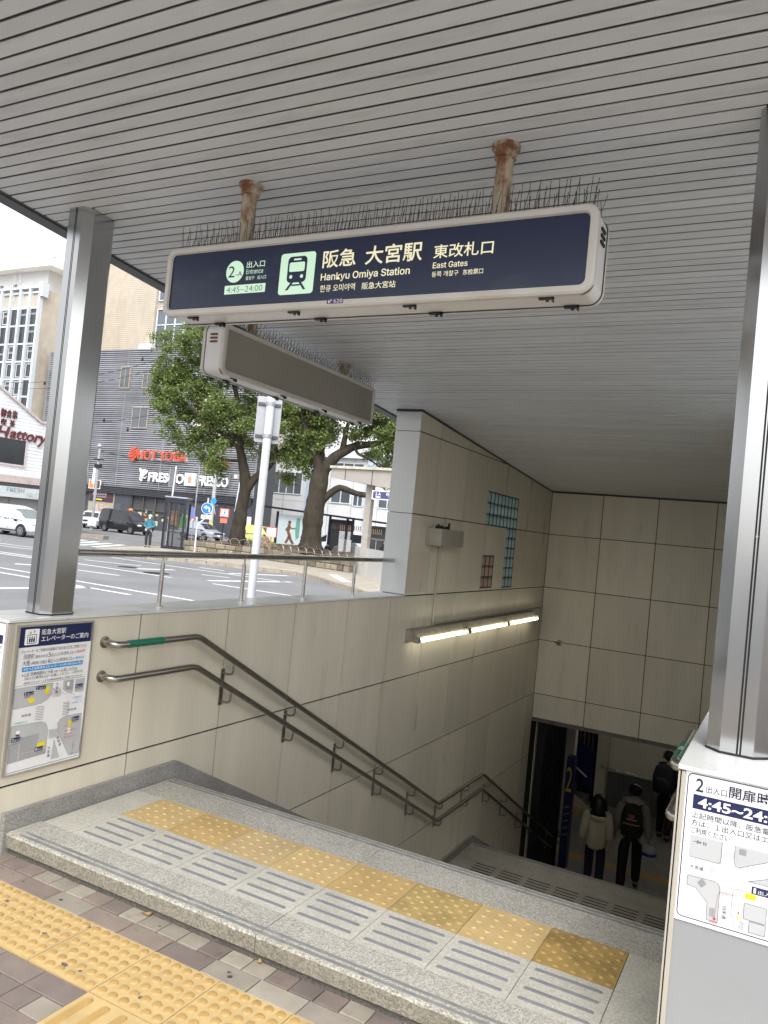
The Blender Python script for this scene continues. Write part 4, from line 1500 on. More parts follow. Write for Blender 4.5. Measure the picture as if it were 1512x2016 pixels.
MB().box(-3.75, -3.6, 10.2, 15.8, FZ, -.93).build('end_wall', m_panel, t)
MB().box(-3.6, -.30, 13.0, 13.2, FZ, -.93).build('return_wall', m_panel, t)
# lit lamp of the passage ceiling (above the lintel, out of sight from the stairs)
t = thing('passage_lamp', 'fluorescent ceiling lamp of the underground passage behind the lintel', 'lamp')
MB().box(.2, 2.6, 13.1, 13.35, -.98, -.93).build('lamp_body', m_white, t)
MB().cyl((.3, 13.22, -1.0), (2.5, 13.22, -1.0), .018, seg=10).build('tube', M('lit passage tube', (.9, .9, .85), .4, emit=(1, .96, .85), estr=7.5), t)
# folded lattice gate
t = thing('folding_gate', 'black folded lattice gate standing against the beige wall at the stair foot', 'gate')
b = MB()
m_gate = M('black lattice steel', (0.012, 0.012, 0.016), 0.5, 0.3)
y = 9.12
k = 0
while y < 10.38:
    zb = LZ - (y - 6.62) * .505 + .12
    b.box(.03 + .03 * (k % 2), .06 + .03 * (k % 2), y, y + .022, zb, -1.0)
    y += .045
    k += 1
b.build('bar', m_gate, t)
b = MB()
for y in (9.14, 9.55, 9.96):
    for z in (-1.3, -1.7, -2.1, -2.5):
        b.beam((.105, y, z), (.105, y + .4, z - .35), .012, .006)
        b.beam((.111, y, z - .35), (.111, y + .4, z), .012, .006)
b.build('lattice', m_gate, t)
MB().box(.02, .13, 9.09, 9.115, -3.1, -1.0).box(.02, .13, 10.385, 10.42, -3.75, -1.0).build('gate_post', m_gate, t)
# blue pillar with the exit number
m_bluep = M('dark blue pillar', (0.010, 0.014, 0.10), 0.35, var=0.05)
t = thing('exit_number_pillar', 'dark blue pillar with a tall yellow figure 2 left of the couple', 'sign pillar')
MB().box(-.10, .03, 11.60, 11.80, FZ, -2.10).build('pillar_body', m_bluep, t)
mb = MB()
O = Vector((0, 11.5985, 0))
U, V = Vector((1, 0, 0)), Vector((0, 0, 1))
mb.text('2', O, U, V, (-.087, .012, -2.70, -2.27), .0)
mb.build('number', m_yellow_print, t)
mb = MB()
for k in range(5):
    z = -3.0 - .12 * k
    on(mb, O, U, V, [(-.085, z), (.015, z + .04), (.015, z + .075), (-.085, z + .035)])
mb.build('stripe', M('dull grey print', (0.16, 0.17, 0.24), 0.5), t)
# second flight behind the pillar with a barred balustrade
t = thing('inner_stair', 'dark inner stair with barred blue balustrade left of the passage wall', 'stairs')
b = MB()
b.prism([(-1.6, 15.0, -3.0), (-.33, 15.0, -3.62), (-.33, 15.0, -2.75), (-1.6, 15.0, -2.2)], (0, .04, 0))
b.build('balustrade_panel', m_bluep, t)
b = MB()
for k in range(14):
    x = -1.55 + .09 * k
    b.box(x, x + .018, 15.0, 15.02, -2.2 - (x + 1.6) * .45, -.95)
b.build('bar', M('grey bars', (0.25, 0.25, 0.27), 0.4, 0.6), t)
b = MB()
b.tube([(-1.6, 14.93, -2.5), (-.42, 14.93, -3.32)], .018, 10)
b.build('handrail', m_tube, t, smooth=40)
b = MB()
for k in range(7):
    b.box(-.45 - .3 * (k + 1), -.45 - .3 * k, 15.05, 15.58, FZ, FZ + .17 * (k + 1))
b.build('flight', gr_stair, t)
b = MB()
b.prism([(-.35, 15.02, FZ), (-.35, 15.02, FZ + .05), (-1.7, 15.02, -3.1), (-1.7, 15.02, FZ)], (0, .028, 0))
b.build('stringer', m_panel, t)

# ================================================================== people
def skin(name, verts, edges, radii, mat, parent=None, sub=1, extra=None, root=0):
    me = bpy.data.meshes.new(name)
    me.from_pydata([tuple(v) for v in verts], edges, [])
    o = bpy.data.objects.new(name, me)
    COL.objects.link(o)
    md = o.modifiers.new('skin', 'SKIN')
    md.use_smooth_shade = True
    md.branch_smoothing = .6
    for i, r in enumerate(radii):
        sv = me.skin_vertices[0].data[i]
        sv.radius = r if isinstance(r, tuple) else (r, r)
        sv.use_root = (i == root)
    ms = o.modifiers.new('sub', 'SUBSURF')
    ms.levels = ms.render_levels = sub
    dg = bpy.context.evaluated_depsgraph_get()
    nm = bpy.data.meshes.new_from_object(o.evaluated_get(dg))
    bpy.data.objects.remove(o)
    bpy.data.meshes.remove(me)
    V = [tuple(v.co) for v in nm.vertices]
    F = [tuple(p.vertices) for p in nm.polygons]
    bpy.data.meshes.remove(nm)
    mb = MB().add(V, F)
    if extra:
        mb.add(extra.v, extra.f)
    return mb.build(name, mat, parent, smooth=70)

m_skin = M('skin', (0.50, 0.31, 0.22), 0.5, var=0.06)
m_hair = M('black hair', (0.008, 0.007, 0.007), 0.45, var=0.3, scale=40, stretch=(1, 1, .1))
m_shoe = M('dark shoe', (0.02, 0.02, 0.022), 0.5)

def hand_geo(wrist, d, side, closed=False):
    """palm with four fingers and a thumb hanging along d"""
    mb = MB()
    w = Vector(wrist)
    d = Vector(d).normalized()
    s = Vector(side).normalized()
    f = d.cross(s).normalized()
    m = Matrix((s, f, d)).transposed()
    mb.ell(w + d * .045, .040, .016, .055, 10, 7, m)
    for k, ln in enumerate((.062, .072, .068, .052)):
        b0 = w + d * .088 + s * (-.030 + .020 * k)
        cu = f * (.03 if not closed else .055)
        mb.tube([b0, b0 + d * ln * .5 + cu * .3, b0 + d * ln * (.95 if not closed else .6) + cu], [.009, .0085, .0065], 7)
    t0 = w + d * .035 - s * .036
    mb.tube([t0, t0 - s * .022 + d * .03 + f * .01, t0 - s * .022 + d * .058 + f * .02], [.011, .010, .008], 7)
    return mb

def figure(label, loc, rz, H, sk, tops, legs, hairmb, group=None, shoe=m_shoe, face=False, lay=1.0):
    """sk: dict of joints in metres for a 1.70 m figure facing +y; scaled to H"""
    k = H / 1.70
    J = {n: Vector(p) * k for n, p in sk.items()}
    V = [J['pelvis'], J['waist'], J['chest'], J['neck'], J['neck'] + Vector((0, .012, .07)) * k, J['head'] + Vector((0, .015, -.07)) * k, J['head'], J['head'] + Vector((0, -.01, .085)) * k]
    R = [(.13 * k, .10 * k), (.115 * k, .09 * k), (.14 * k, .10 * k), .052 * k, .050 * k, (.062 * k, .068 * k), (.078 * k, .092 * k), (.05 * k, .06 * k)]
    E = [(i, i + 1) for i in range(7)]
    ex = MB()
    for s, q in ((-1, 'l'), (1, 'r')):
        o = len(V)
        V += [J['sh' + q], J['el' + q], J['wr' + q]]
        R += [.05 * k, .038 * k, .026 * k]
        E += [(2, o), (o, o + 1), (o + 1, o + 2)]
        o = len(V)
        V += [J['hip' + q], J['kn' + q], J['an' + q], J['to' + q]]
        R += [.085 * k, .056 * k, .038 * k, .032 * k]
        E += [(0, o), (o, o + 1), (o + 1, o + 2), (o + 2, o + 3)]
        d = (J['wr' + q] - J['el' + q]).normalized()
        h = hand_geo(J['wr' + q] - d * .01, d, Vector((s * -.35, 1, 0)))
        ex.add(h.v, h.f)
    hd = J['head']
    ex.ell(hd + Vector((0, .095, -.02)) * k, .011 * k, .018 * k, .02 * k, 8, 6)
    for s in (-1, 1):
        ex.ell(hd + Vector((s * .078, .0, -.01)) * k, .010 * k, .022 * k, .030 * k, 8, 6)
    body = skin('person', V, E, R, m_skin, None, 1, ex)
    body.location = loc
    body.rotation_euler = (0, 0, rz)
    tag(body, label, 'person', group)
    # upper garment
    mt, wx, hem, sl = tops
    V = [J['pelvis'] + Vector((0, 0, hem)), J['waist'], J['chest'], J['chest'] + Vector((0, 0, .12 * k)), J['neck'] + Vector((0, 0, -.02))]
    R = [(.175 * k * wx, .135 * k * wx), (.165 * k * wx, .125 * k * wx), (.185 * k * wx, .132 * k * wx), (.14 * k * wx, .11 * k), (.075 * k, .08 * k)]
    E = [(0, 1), (1, 2), (2, 3), (3, 4)]
    for q in 'lr':
        o = len(V)
        a = (J['wr' + q] - J['el' + q]) * .96 + J['el' + q]
        V += [J['sh' + q] + Vector((0, 0, -.01)), J['el' + q], a]
        R += [.076 * k * sl, .066 * k * sl, .052 * k * sl]
        E += [(3, o), (o, o + 1), (o + 1, o + 2)]
    jk = skin('jacket', V, E, R, mt, body, 1, None, 2)
    ml = legs
    V = [J['pelvis'] + Vector((0, 0, .06)), J['pelvis'] + Vector((0, 0, -.02))]
    R = [(.15 * k, .115 * k), (.155 * k, .12 * k)]
    E = [(0, 1)]
    for q in 'lr':
        o = len(V)
        V += [J['hip' + q], J['kn' + q], J['an' + q] + Vector((0, 0, .0))]
        R += [.104 * k, .084 * k, .072 * k]
        E += [(1, o), (o, o + 1), (o + 1, o + 2)]
    skin('trousers', V, E, R, ml, body, 1, None, 0)
    for q in 'lr':
        a, t_ = J['an' + q], J['to' + q]
        V = [a + Vector((0, -.03, -.045)) * k, a + Vector((0, .03, -.045)) * k, t_ + Vector((0, .03, -.005)) * k]
        skin('shoe', V, [(0, 1), (1, 2)], [.040 * k, .046 * k, .036 * k], shoe, body, 1, None, 0)
    hb = hairmb(J, k)
    if hb:
        hb.build('hair', m_hair, body, smooth=60)
    if face:
        e = MB()
        for s in (-1, 1):
            e.ell(hd + Vector((s * .032, .088, .012)) * k, .012 * k, .006 * k, .007 * k, 8, 6)
        e.build('eye', m_ink, body)
    return body, J, k

def stand(stride=0.0, sway=0.0):
    return dict(pelvis=(0, 0, .93), waist=(0, 0, 1.08), chest=(0, 0, 1.27), neck=(0, -.01, 1.44), head=(0, .02, 1.585),
                shl=(-.175, -.01, 1.385), shr=(.175, -.01, 1.385), ell=(-.218, -.03, 1.12), elr=(.218, -.03, 1.12), wrl=(-.225, .05, .89), wrr=(.225, .05, .89),
                hipl=(-.095, 0, .87), hipr=(.095, 0, .87), knl=(-.10, .03 + stride, .49), knr=(.10, .03 - stride * .4, .49),
                anl=(-.10, -.02 + stride * 1.3, .09), anr=(.10, -.02 - stride * 1.4, .09 + abs(stride) * .25), tol=(-.11, .11 + stride * 1.3, .035), tor=(.11, .11 - stride * 1.4, .035 + abs(stride) * .1))
def bob_hair(J, k):
    mb = MB()
    h = J['head']
    n = 18
    prof = [(-.235, .128), (-.17, .128), (-.08, .115), (0, .106), (.055, .092), (.09, .062), (.108, .02)]
    V, F = [], []
    for z, r in prof:
        for j in range(n):
            a = 2 * pi * j / n
            fr = sin(a)
            rr = r * (1.12 if fr < 0 else .86)
            y = rr * fr * 1.08 - .01
            if fr > .45 and z < .03:
                y = .05
            V.append(h + Vector((rr * cos(a) * 1.18, y - .01, z + .006 * sin(5 * a))) * k)
    for i in range(len(prof) - 1):
        for j in range(n):
            a, c = i * n + j, i * n + (j + 1) % n
            F.append((a, c, c + n, a + n))
    F.append(tuple(range((len(prof) - 1) * n, len(prof) * n)))
    F.append(tuple(reversed(range(n))))
    return mb.add(V, F)
def short_hair(J, k):
    mb = MB()
    h = J['head']
    q = random.Random(3)
    mb.ell(h + Vector((0, -.018, .03)) * k, .105 * k, .112 * k, .098 * k, 14, 9)
    for i in range(40):
        a, e_ = q.uniform(0, 2 * pi), q.uniform(-.3, 1.3)
        d = Vector((cos(a) * cos(e_), sin(a) * cos(e_) - .2, sin(e_)))
        c = h + Vector((0, -.018, .03)) * k + Vector((d.x * .098, d.y * .103, d.z * .09)) * k
        mb.tube([c, c + d * .03 * k + Vector((0, 0, -.012))], [.014 * k, .004], 5)
    return mb
def cap_hair(J, k):
    h = J['head']
    return MB().ell(h + Vector((0, -.025, .015)) * k, .085 * k, .092 * k, .085 * k, 12, 8)

m_cream = M('cream padded jacket', (0.66, 0.585, 0.42), 0.6, var=0.10, scale=7, bump=0.5, bscale=16)
m_hoodg = M('grey hooded jacket', (0.30, 0.28, 0.26), 0.75, var=0.15, scale=10, bump=0.4, bscale=20)
m_dkjean = M('dark navy jeans', (0.02, 0.022, 0.05), 0.8, var=0.2)
m_blackt = M('black trousers', (0.012, 0.012, 0.015), 0.8, var=0.2)
sw = stand(.10)
sw['wrl'] = (-.25, .02, .86)
sw['elr'] = (.21, -.02, 1.12)
sw['wrr'] = (.22, .06, .92)
wm, J, k = figure('woman in cream jacket with black bob hair walking away below the stairs', (.625, 11.0, FZ), radians(8), 1.60, sw, (m_cream, 1.14, -.20, 1.25), m_dkjean, bob_hair)
wm['label'] = 'person in cream jacket with long black hair walking away below the stairs'
hood = MB().ell(J['neck'] + Vector((0, -.085, -.12)), .13, .06, .07, 14, 8)
hood.build('hood', m_cream, wm, smooth=60)
sm = stand(-.12)
sm['wrr'] = (.26, .05, .86)
sm['wrl'] = (-.25, .02, .92)
mn, J, k = figure('person in grey hooded jacket with dark backpack walking away below the stairs', (1.11, 11.42, FZ), radians(4), 1.76, sm, (m_hoodg, 1.16, -.08, 1.25), m_blackt, short_hair)
hood = MB().ell(J['neck'] + Vector((.0, -.085, .012)), .14, .085, .085, 14, 8)
hood.tube([J['neck'] + Vector((-.13, -.02, .03)), J['neck'] + Vector((-.07, -.15, .05)), J['neck'] + Vector((.06, -.15, .02)), J['neck'] + Vector((.13, -.03, -.01))], [.03, .045, .045, .03], 10)
hood.build('hood', M('pale grey hood', (0.48, 0.43, 0.37), 0.8, bump=0.3, bscale=25), mn, smooth=60)
def rucksack(label, body, J, k, mat, w, h, z0, patch=True):
    t = thing('backpack', label, 'backpack')
    t.location, t.rotation_euler = body.location, body.rotation_euler
    c = J['chest'] + Vector((0, 0, z0))
    mb = MB()
    n = 24
    prof = [(-.50, .80, .7), (-.47, .95, .95), (-.2, 1.0, 1.0), (.15, .97, .95), (.36, .82, .8), (.47, .55, .55), (.50, .2, .25)]
    V, F = [], []
    for z, sx, sy in prof:
        for j in range(n):
            a = 2 * pi * j / n
            ca, sa = cos(a), sin(a)
            ex = .62
            x = abs(ca) ** ex * (1 if ca > 0 else -1) * w / 2 * sx
            y = abs(sa) ** ex * (1 if sa > 0 else -1) * .085 * sy - .215 * k
            V.append(c + Vector((x, y, z * h)))
    for i in range(len(prof) - 1):
        for j in range(n):
            a, q = i * n + j, i * n + (j + 1) % n
            F.append((a, q, q + n, a + n))
    F += [tuple(reversed(range(n))), tuple(range((len(prof) - 1) * n, len(prof) * n))]
    mb.add(V, F).build('pack', mat, t, smooth=50)
    b = MB()
    for s in (-1, 1):
        pts = [c + Vector((s * .10, -.17, .40 * h)), J['neck'] + Vector((s * .115, -.06, -.005)), J['chest'] + Vector((s * .145, .13, .06)), J['chest'] + Vector((s * .165, .02, -.22)), c + Vector((s * .15, -.17, -.42 * h))]
        b.tube(pts, [.026] * 5, 8)
    b.build('strap', mat, t, smooth=50)
    MB().ell(c + Vector((0, -.285 * k, -.20 * h)), w * .42, .04, h * .25, 12, 8).build('front_pocket', mat, t, smooth=50)
    if patch:
        q = MB()
        yy = c.y - .31 * k
        q.tube([c + Vector((x, -.300 * k - .022 * (1 - (x / .14) ** 2), -.085 * h + .0)) for x in (-.13, -.07, 0, .07, .13)], .009, 8)
        q.build('yellow_zip', M('yellow zip', (0.5, 0.33, 0.02), 0.6), t)
        q = MB()
        hp_ = []
        for i in range(28):
            a = 2 * pi * i / 28
            hp_.append(c + Vector((.0030 * 16 * sin(a) ** 3, -.308 * k, .155 * h + .0030 * (13 * cos(a) - 5 * cos(2 * a) - 2 * cos(3 * a) - cos(4 * a)))))
        q.prism(hp_, (0, -.012, 0))
        q.build('heart_emblem', M('red emblem', (0.55, 0.08, 0.07), 0.6), t)
        q = MB()
        q.text('HUMAN MADE', c + Vector((0, -.319 * k, 0)), Vector((1, 0, 0)), Vector((0, 0, 1)), (-.085, .085, .045 * h, .085 * h), .02)
        q.build('pack_lettering', m_white_print, t)
    return t
m_pack = M('dark camouflage pack', (0.014, 0.018, 0.014), 0.75, var=0.4, scale=12)
rucksack('dark backpack with red heart emblem and yellow zip on the grey jacket', mn, J, k, m_pack, .34, .52, -.07)
# cap hanging from the man's hand
mt_ = Matrix.Rotation(mn.rotation_euler.z, 3, 'Z')
hp = Vector(mn.location) + mt_ @ (J['wrr'] + Vector((.02, .02, -.13)))
t = thing('helmet', 'white and blue round helmet hanging from the hand of the backpacker', 'helmet', hp)
MB().ell((0, -.02, -.04), .115, .115, .10, 16, 10).build('shell', M('grey white helmet', (0.45, 0.46, 0.48), 0.4), t, smooth=60)
MB().lathe([(.117, -.055), (.122, -.07), (.122, -.10), (.112, -.105)], (0, -.02, 0), seg=20).build('blue_rim', M('blue rim', (0.015, 0.03, 0.30), 0.4), t, smooth=50)
# third person, further back, mostly hidden by the right parapet
s3 = stand(.06)
m_dkcoat = M('black coat', (0.010, 0.011, 0.018), 0.8, var=0.2)
p3, J3, k3 = figure('person dressed in black with black rucksack, farthest away in the passage', (1.27, 14.35, FZ), radians(-12), 1.74, s3, (m_dkcoat, 1.15, -.05, 1.1), m_blackt, short_hair)
rucksack('large black rucksack on the person farthest away in the passage', p3, J3, k3, M('black rucksack', (0.010, 0.011, 0.02), 0.7), .40, .58, -.05, False)
# ================================================================== the street beyond the parapet
RZ, SWZ = -.70, -.55           # road and traffic island levels
m_road = M('grey asphalt', (0.185, 0.188, 0.197), 0.9, var=0.14, scale=.6, bump=0.4, bscale=45, dirt=(0.11, 0.11, 0.113), dscale=.35, damt=0.6, dlo=0.5, dhi=0.75)
b = MB()
b.add([(-400, -150, RZ), (300, -150, RZ), (300, 500, RZ), (-400, 500, RZ)], [(0, 1, 2, 3)])
# the stairwell is left open
b = MB()
hx0, hx1, hy0, hy1 = -.25, 3.1, .25, 9.04
for x0, x1, y0, y1 in ((-400, hx0, -150, 500), (hx1, 300, -150, 500), (hx0, hx1, -150, hy0), (hx0, hx1, hy1, 500)):
    b.add([(x0, y0, RZ), (x1, y0, RZ), (x1, y1, RZ), (x0, y1, RZ)], [(0, 1, 2, 3)])
struct('road', b, m_road, 'wide grey asphalt road with white lane markings beyond the parapet')
m_paint = M('white road paint', (0.66, 0.67, 0.68), 0.7, var=0.08, scale=4, dirt=(0.2, 0.2, 0.21), dscale=6, damt=0.7, dlo=0.56, dhi=0.7)
b = MB()
def stripe(x0, y0, x1, y1, w=.16):
    d = Vector((x1 - x0, y1 - y0, 0))
    n = Vector((-d.y, d.x, 0)).normalized() * w / 2
    p, q = Vector((x0, y0, RZ + .004)), Vector((x1, y1, RZ + .004))
    b.poly([p - n, q - n, q + n, p + n])
for s in ((-24, 13.17, -16.0, 13.17), (-20, 12.27, -11.5, 12.25), (-14.6, 13.06, -10.0, 13.03), (-17.2, 15.5, -15.6, 15.75), (-30, 17.25, -14.9, 17.35), (-20.8, 18.9, -18.6, 19.7),
          (-24, 16.7, -20.7, 16.9), (-28, 19.4, -24.5, 20.0), (-29.5, 20.5, -25.5, 20.8), (-13.2, 17.42, -10.1, 17.38), (-22, 21.36, -13.1, 21.4), (-15.7, 19.75, -14.7, 20.1),
          (-18.2, 22.5, -16.9, 22.5), (-45, 33.6, -37, 33.8), (-36, 40.5, -28, 40.9)):
    stripe(*s)
for s in ((-13.3, 9.2, -13.05, 12.3), (-17.6, 18.5, -17.25, 20.0), (-19.0, 14.55, -18.55, 15.15), (-13.97, 18.1, -13.15, 21.8), (-16.0, 21.7, -15.1, 24.4)):
    stripe(*s, w=.3)
for k in range(7):
    stripe(-31.6 + .95 * k, 25.4 + .05 * k, -34.0 + .95 * k, 29.6 + .05 * k, .42)
struct('road_marking', b, m_paint, 'white lane lines and crossing bars painted on the asphalt')
for x, y, r, lab in ((-16.2, 18.0, .45, 'larger dark iron manhole cover nearer the kerb'), (-18.2, 18.6, .35, 'smaller dark iron manhole cover farther along the lane')):
    tag(MB().lathe([(r, RZ + .003), (r, RZ + .007)], (x, y, 0), seg=24).build('manhole_cover', M('dark iron cover', (0.03, 0.03, 0.032), 0.6, 0.4, var=0.3, scale=20)), lab, 'manhole cover')
# traffic island with kerb
KERB = [(-33, 60), (-31.8, 42), (-29.6, 34), (-28.2, 30.2), (-27.1, 27.2), (-25.5, 23.8), (-23.6, 21.9), (-22.5, 22.2), (-21.1, 23.6), (-19.6, 24.2), (-17.9, 24.75), (-16.2, 25.0), (-15.3, 24.95), (-14.2, 24.5), (-13.1, 23.7), (-11.9, 22.6), (-10.3, 21.4), (-8.0, 19.2), (-5.0, 15.0), (-4.5, 8), (-4.4, -1)]
ISL = KERB + [(-4.0, -1), (-4.0, 18.6), (30, 18.6), (30, 36), (-18, 42), (-26, 60)]
b = MB()
inner = []
n = len(KERB)
P = [Vector((x, y, 0)) for x, y in KERB]
off = []
for i in range(n):
    d = (P[min(i + 1, n - 1)] - P[max(i - 1, 0)]).normalized()
    off.append(P[i] + Vector((-d.y, d.x, 0)) * .16)
from mathutils.geometry import tessellate_polygon
loop = [Vector((p.x, p.y, SWZ)) for p in off] + [Vector((x, y, SWZ)) for x, y in ISL[len(KERB):]]
b.add(loop, [tuple(f) for f in tessellate_polygon([loop])])
mi = bpy.data.materials.new('paved island')
mi.use_nodes = True
_t = mi.node_tree
_b = _t.nodes['Principled BSDF']
_b.inputs['Roughness'].default_value = .85
_tc = nn(_t, 'ShaderNodeTexCoord')
_mp = nn(_t, 'ShaderNodeMapping')
_mp.inputs['Rotation'].default_value = (0, 0, .5)
_br = nn(_t, 'ShaderNodeTexBrick')
_br.inputs['Scale'].default_value = 1.0
_br.inputs['Brick Width'].default_value = .9
_br.inputs['Row Height'].default_value = .6
_br.inputs['Mortar Size'].default_value = .018
_br.inputs['Color1'].default_value = (.40, .36, .30, 1)
_br.inputs['Color2'].default_value = (.33, .30, .26, 1)
_br.inputs['Mortar'].default_value = (.14, .12, .10, 1)
_t.links.new(_tc.outputs['Object'], _mp.inputs['Vector'])
_t.links.new(_mp.outputs[0], _br.inputs['Vector'])
_t.links.new(_br.outputs['Color'], _b.inputs['Base Color'])
struct('sidewalk', b, mi, 'beige slab sidewalk on the traffic island around the trees')
m_kerb = granite('brown grey kerb stone', (0.30, 0.265, 0.215), 0.25, 30, 0.85, stain=(0.14, 0.12, 0.10))
b = MB()
def at_len(pts, s):
    for a, c in zip(pts[:-1], pts[1:]):
        l = (c - a).length
        if s <= l:
            return a + (c - a) * (s / l)
        s -= l
    return pts[-1]
tot = sum((c - a).length for a, c in zip(P[:-1], P[1:]))
s = 0
while s < tot - .05:
    e_ = min(s + .9, tot)
    a, c = at_len(P, s + .012), at_len(P, e_ - .012)
    d = (c - a).normalized()
    nrm = Vector((-d.y, d.x, 0))
    h = SWZ + rnd.uniform(-.006, .008)
    V = [a + Vector((0, 0, RZ - .05)), c + Vector((0, 0, RZ - .05)), c + nrm * .17 + Vector((0, 0, RZ - .05)), a + nrm * .17 + Vector((0, 0, RZ - .05)),
         a + nrm * .02 + Vector((0, 0, h)), c + nrm * .02 + Vector((0, 0, h)), c + nrm * .17 + Vector((0, 0, h)), a + nrm * .17 + Vector((0, 0, h))]
    b.add(V, [(4, 5, 6, 7), (0, 1, 5, 4), (2, 3, 7, 6), (0, 4, 7, 3), (1, 2, 6, 5)])
    s = e_
struct('kerb', b, m_kerb, 'weathered stone kerb curving round the traffic island')
b = MB()
b.poly([(-14.28, 26.2, SWZ + .004), (-13.9, 26.3, SWZ + .004), (-11.5, 23.5, SWZ + .004), (-11.9, 23.3, SWZ + .004)])
struct('white_kerb_ramp', b, M('white ramp stone', (0.6, 0.6, 0.58), 0.7), 'white painted ramp stone set in the sidewalk edge')
# stone planter
m_stone = granite('mossy planter stone', (0.21, 0.18, 0.135), 0.25, 25, 0.9, stain=(0.12, 0.13, 0.06), island=0.45, samt=0.6)
PL = [(-25.6, 29.6), (-20.7, 30.3), (-14.9, 29.0), (-14.9, 40.5), (-27.5, 40.5)]
t = thing('stone_planter', 'low planter of rough brown stone blocks around the two street trees', 'planter')
b = MB()
q = random.Random(11)
PLT = .0
pv = [Vector((x, y, 0)) for x, y in PL]
for a, c in zip(pv, pv[1:] + pv[:1]):
    d = (c - a).normalized()
    nrm = Vector((-d.y, d.x, 0))
    L_ = (c - a).length
    z = SWZ
    for row in range(2):
        h = (PLT - SWZ) / 2
        s = -q.uniform(0, .25)
        while s < L_:
            wd = q.uniform(.35, .65)
            s0, s1 = max(s, 0) + .012, min(s + wd, L_) - .012
            if s1 - s0 > .06:
                o0, o1 = q.uniform(-.03, .03), q.uniform(-.03, .03)
                u0, u1 = a + d * s0 + nrm * o0, a + d * s1 + nrm * o1
                zz0, zz1 = z + .012, z + h - .012 + q.uniform(-.02, .03) * row
                bb = .03
                V = [u0 + nrm * .3 + Vector((0, 0, zz0)), u1 + nrm * .3 + Vector((0, 0, zz0)), u1 + nrm * .3 + Vector((0, 0, zz1)), u0 + nrm * .3 + Vector((0, 0, zz1)),
                     u0 + nrm * bb + Vector((0, 0, zz0)), u1 + nrm * bb + Vector((0, 0, zz0)), u1 + nrm * bb + Vector((0, 0, zz1)), u0 + nrm * bb + Vector((0, 0, zz1)),
                     u0 + d * bb + Vector((0, 0, zz0 + bb)), u1 - d * bb + Vector((0, 0, zz0 + bb)), u1 - d * bb + Vector((0, 0, zz1 - bb)), u0 + d * bb + Vector((0, 0, zz1 - bb))]
                b.add(V, [(8, 9, 10, 11), (4, 5, 9, 8), (5, 6, 10, 9), (6, 7, 11, 10), (7, 4, 8, 11), (3, 2, 1, 0), (0, 1, 5, 4), (1, 2, 6, 5), (2, 3, 7, 6), (3, 0, 4, 7)])
            s += wd
        z += h
b.build('stone_block', m_stone, t)
b = MB()
b.prism([(x * .985 - .3, y + .08, SWZ + .01) for x, y in PL], (0, 0, PLT - SWZ - .06))
b.build('mortar_core', M('dark planter mortar', (0.07, 0.06, 0.05), 0.9), t)
b = MB()
V, F = [], []
for j in range(26):
    for i in range(30):
        x, y = -27.0 + 12.0 * i / 29, 30.4 + 10 * j / 25
        V.append((x, y, PLT - .06 + .09 * sin(x * 1.3) * sin(y * .9) + q.uniform(0, .05)))
for j in range(25):
    for i in range(29):
        a = j * 30 + i
        F.append((a, a + 1, a + 31, a + 30))
b.add(V, F).build('soil', M('planter soil', (0.12, 0.085, 0.055), 0.95, var=0.4, scale=3, bump=.6, bscale=8), t)
# low hoop fence on the planter edge
t = thing('hoop_fence', 'low fence of thin overlapping metal hoops along the planter edge', 'fence')
for a, c in zip(pv[:2], pv[1:3]):
    d = (c - a).normalized()
    nrm = Vector((-d.y, d.x, 0))
    s = .3
    while s < (c - a).length - .5:
        pts = []
        for k in range(13):
            th = pi * k / 12
            pts.append(a + nrm * .35 + d * (s + .36 - .36 * cos(th)) + Vector((0, 0, PLT + .0 + .36 * sin(th))))
        MB().tube(pts, .011, 6).build('hoop', m_tube, t, smooth=60)
        s += .56
# rocks
m_rock = granite('brown rock', (0.20, 0.155, 0.115), 0.2, 12, 0.9, stain=(0.08, 0.07, 0.05))
def rock(label, c, r):
    mb = MB().ell(c, r[0], r[1], r[2], 14, 9)
    q = random.Random(int(c[0] * 10))
    mb.v = [(x + q.uniform(-.05, .05), y + q.uniform(-.05, .05), z + q.uniform(-.06, .06)) for x, y, z in mb.v]
    tag(mb.build('rock', m_rock, None, smooth=30), label, 'rock')
rock('taller brown rock at the foot of the left street tree', (-21.75, 31.6, .16), (.36, .3, .44))
rock('low wide brown rock lying beside the taller rock', (-21.15, 31.5, .05), (.42, .3, .26))

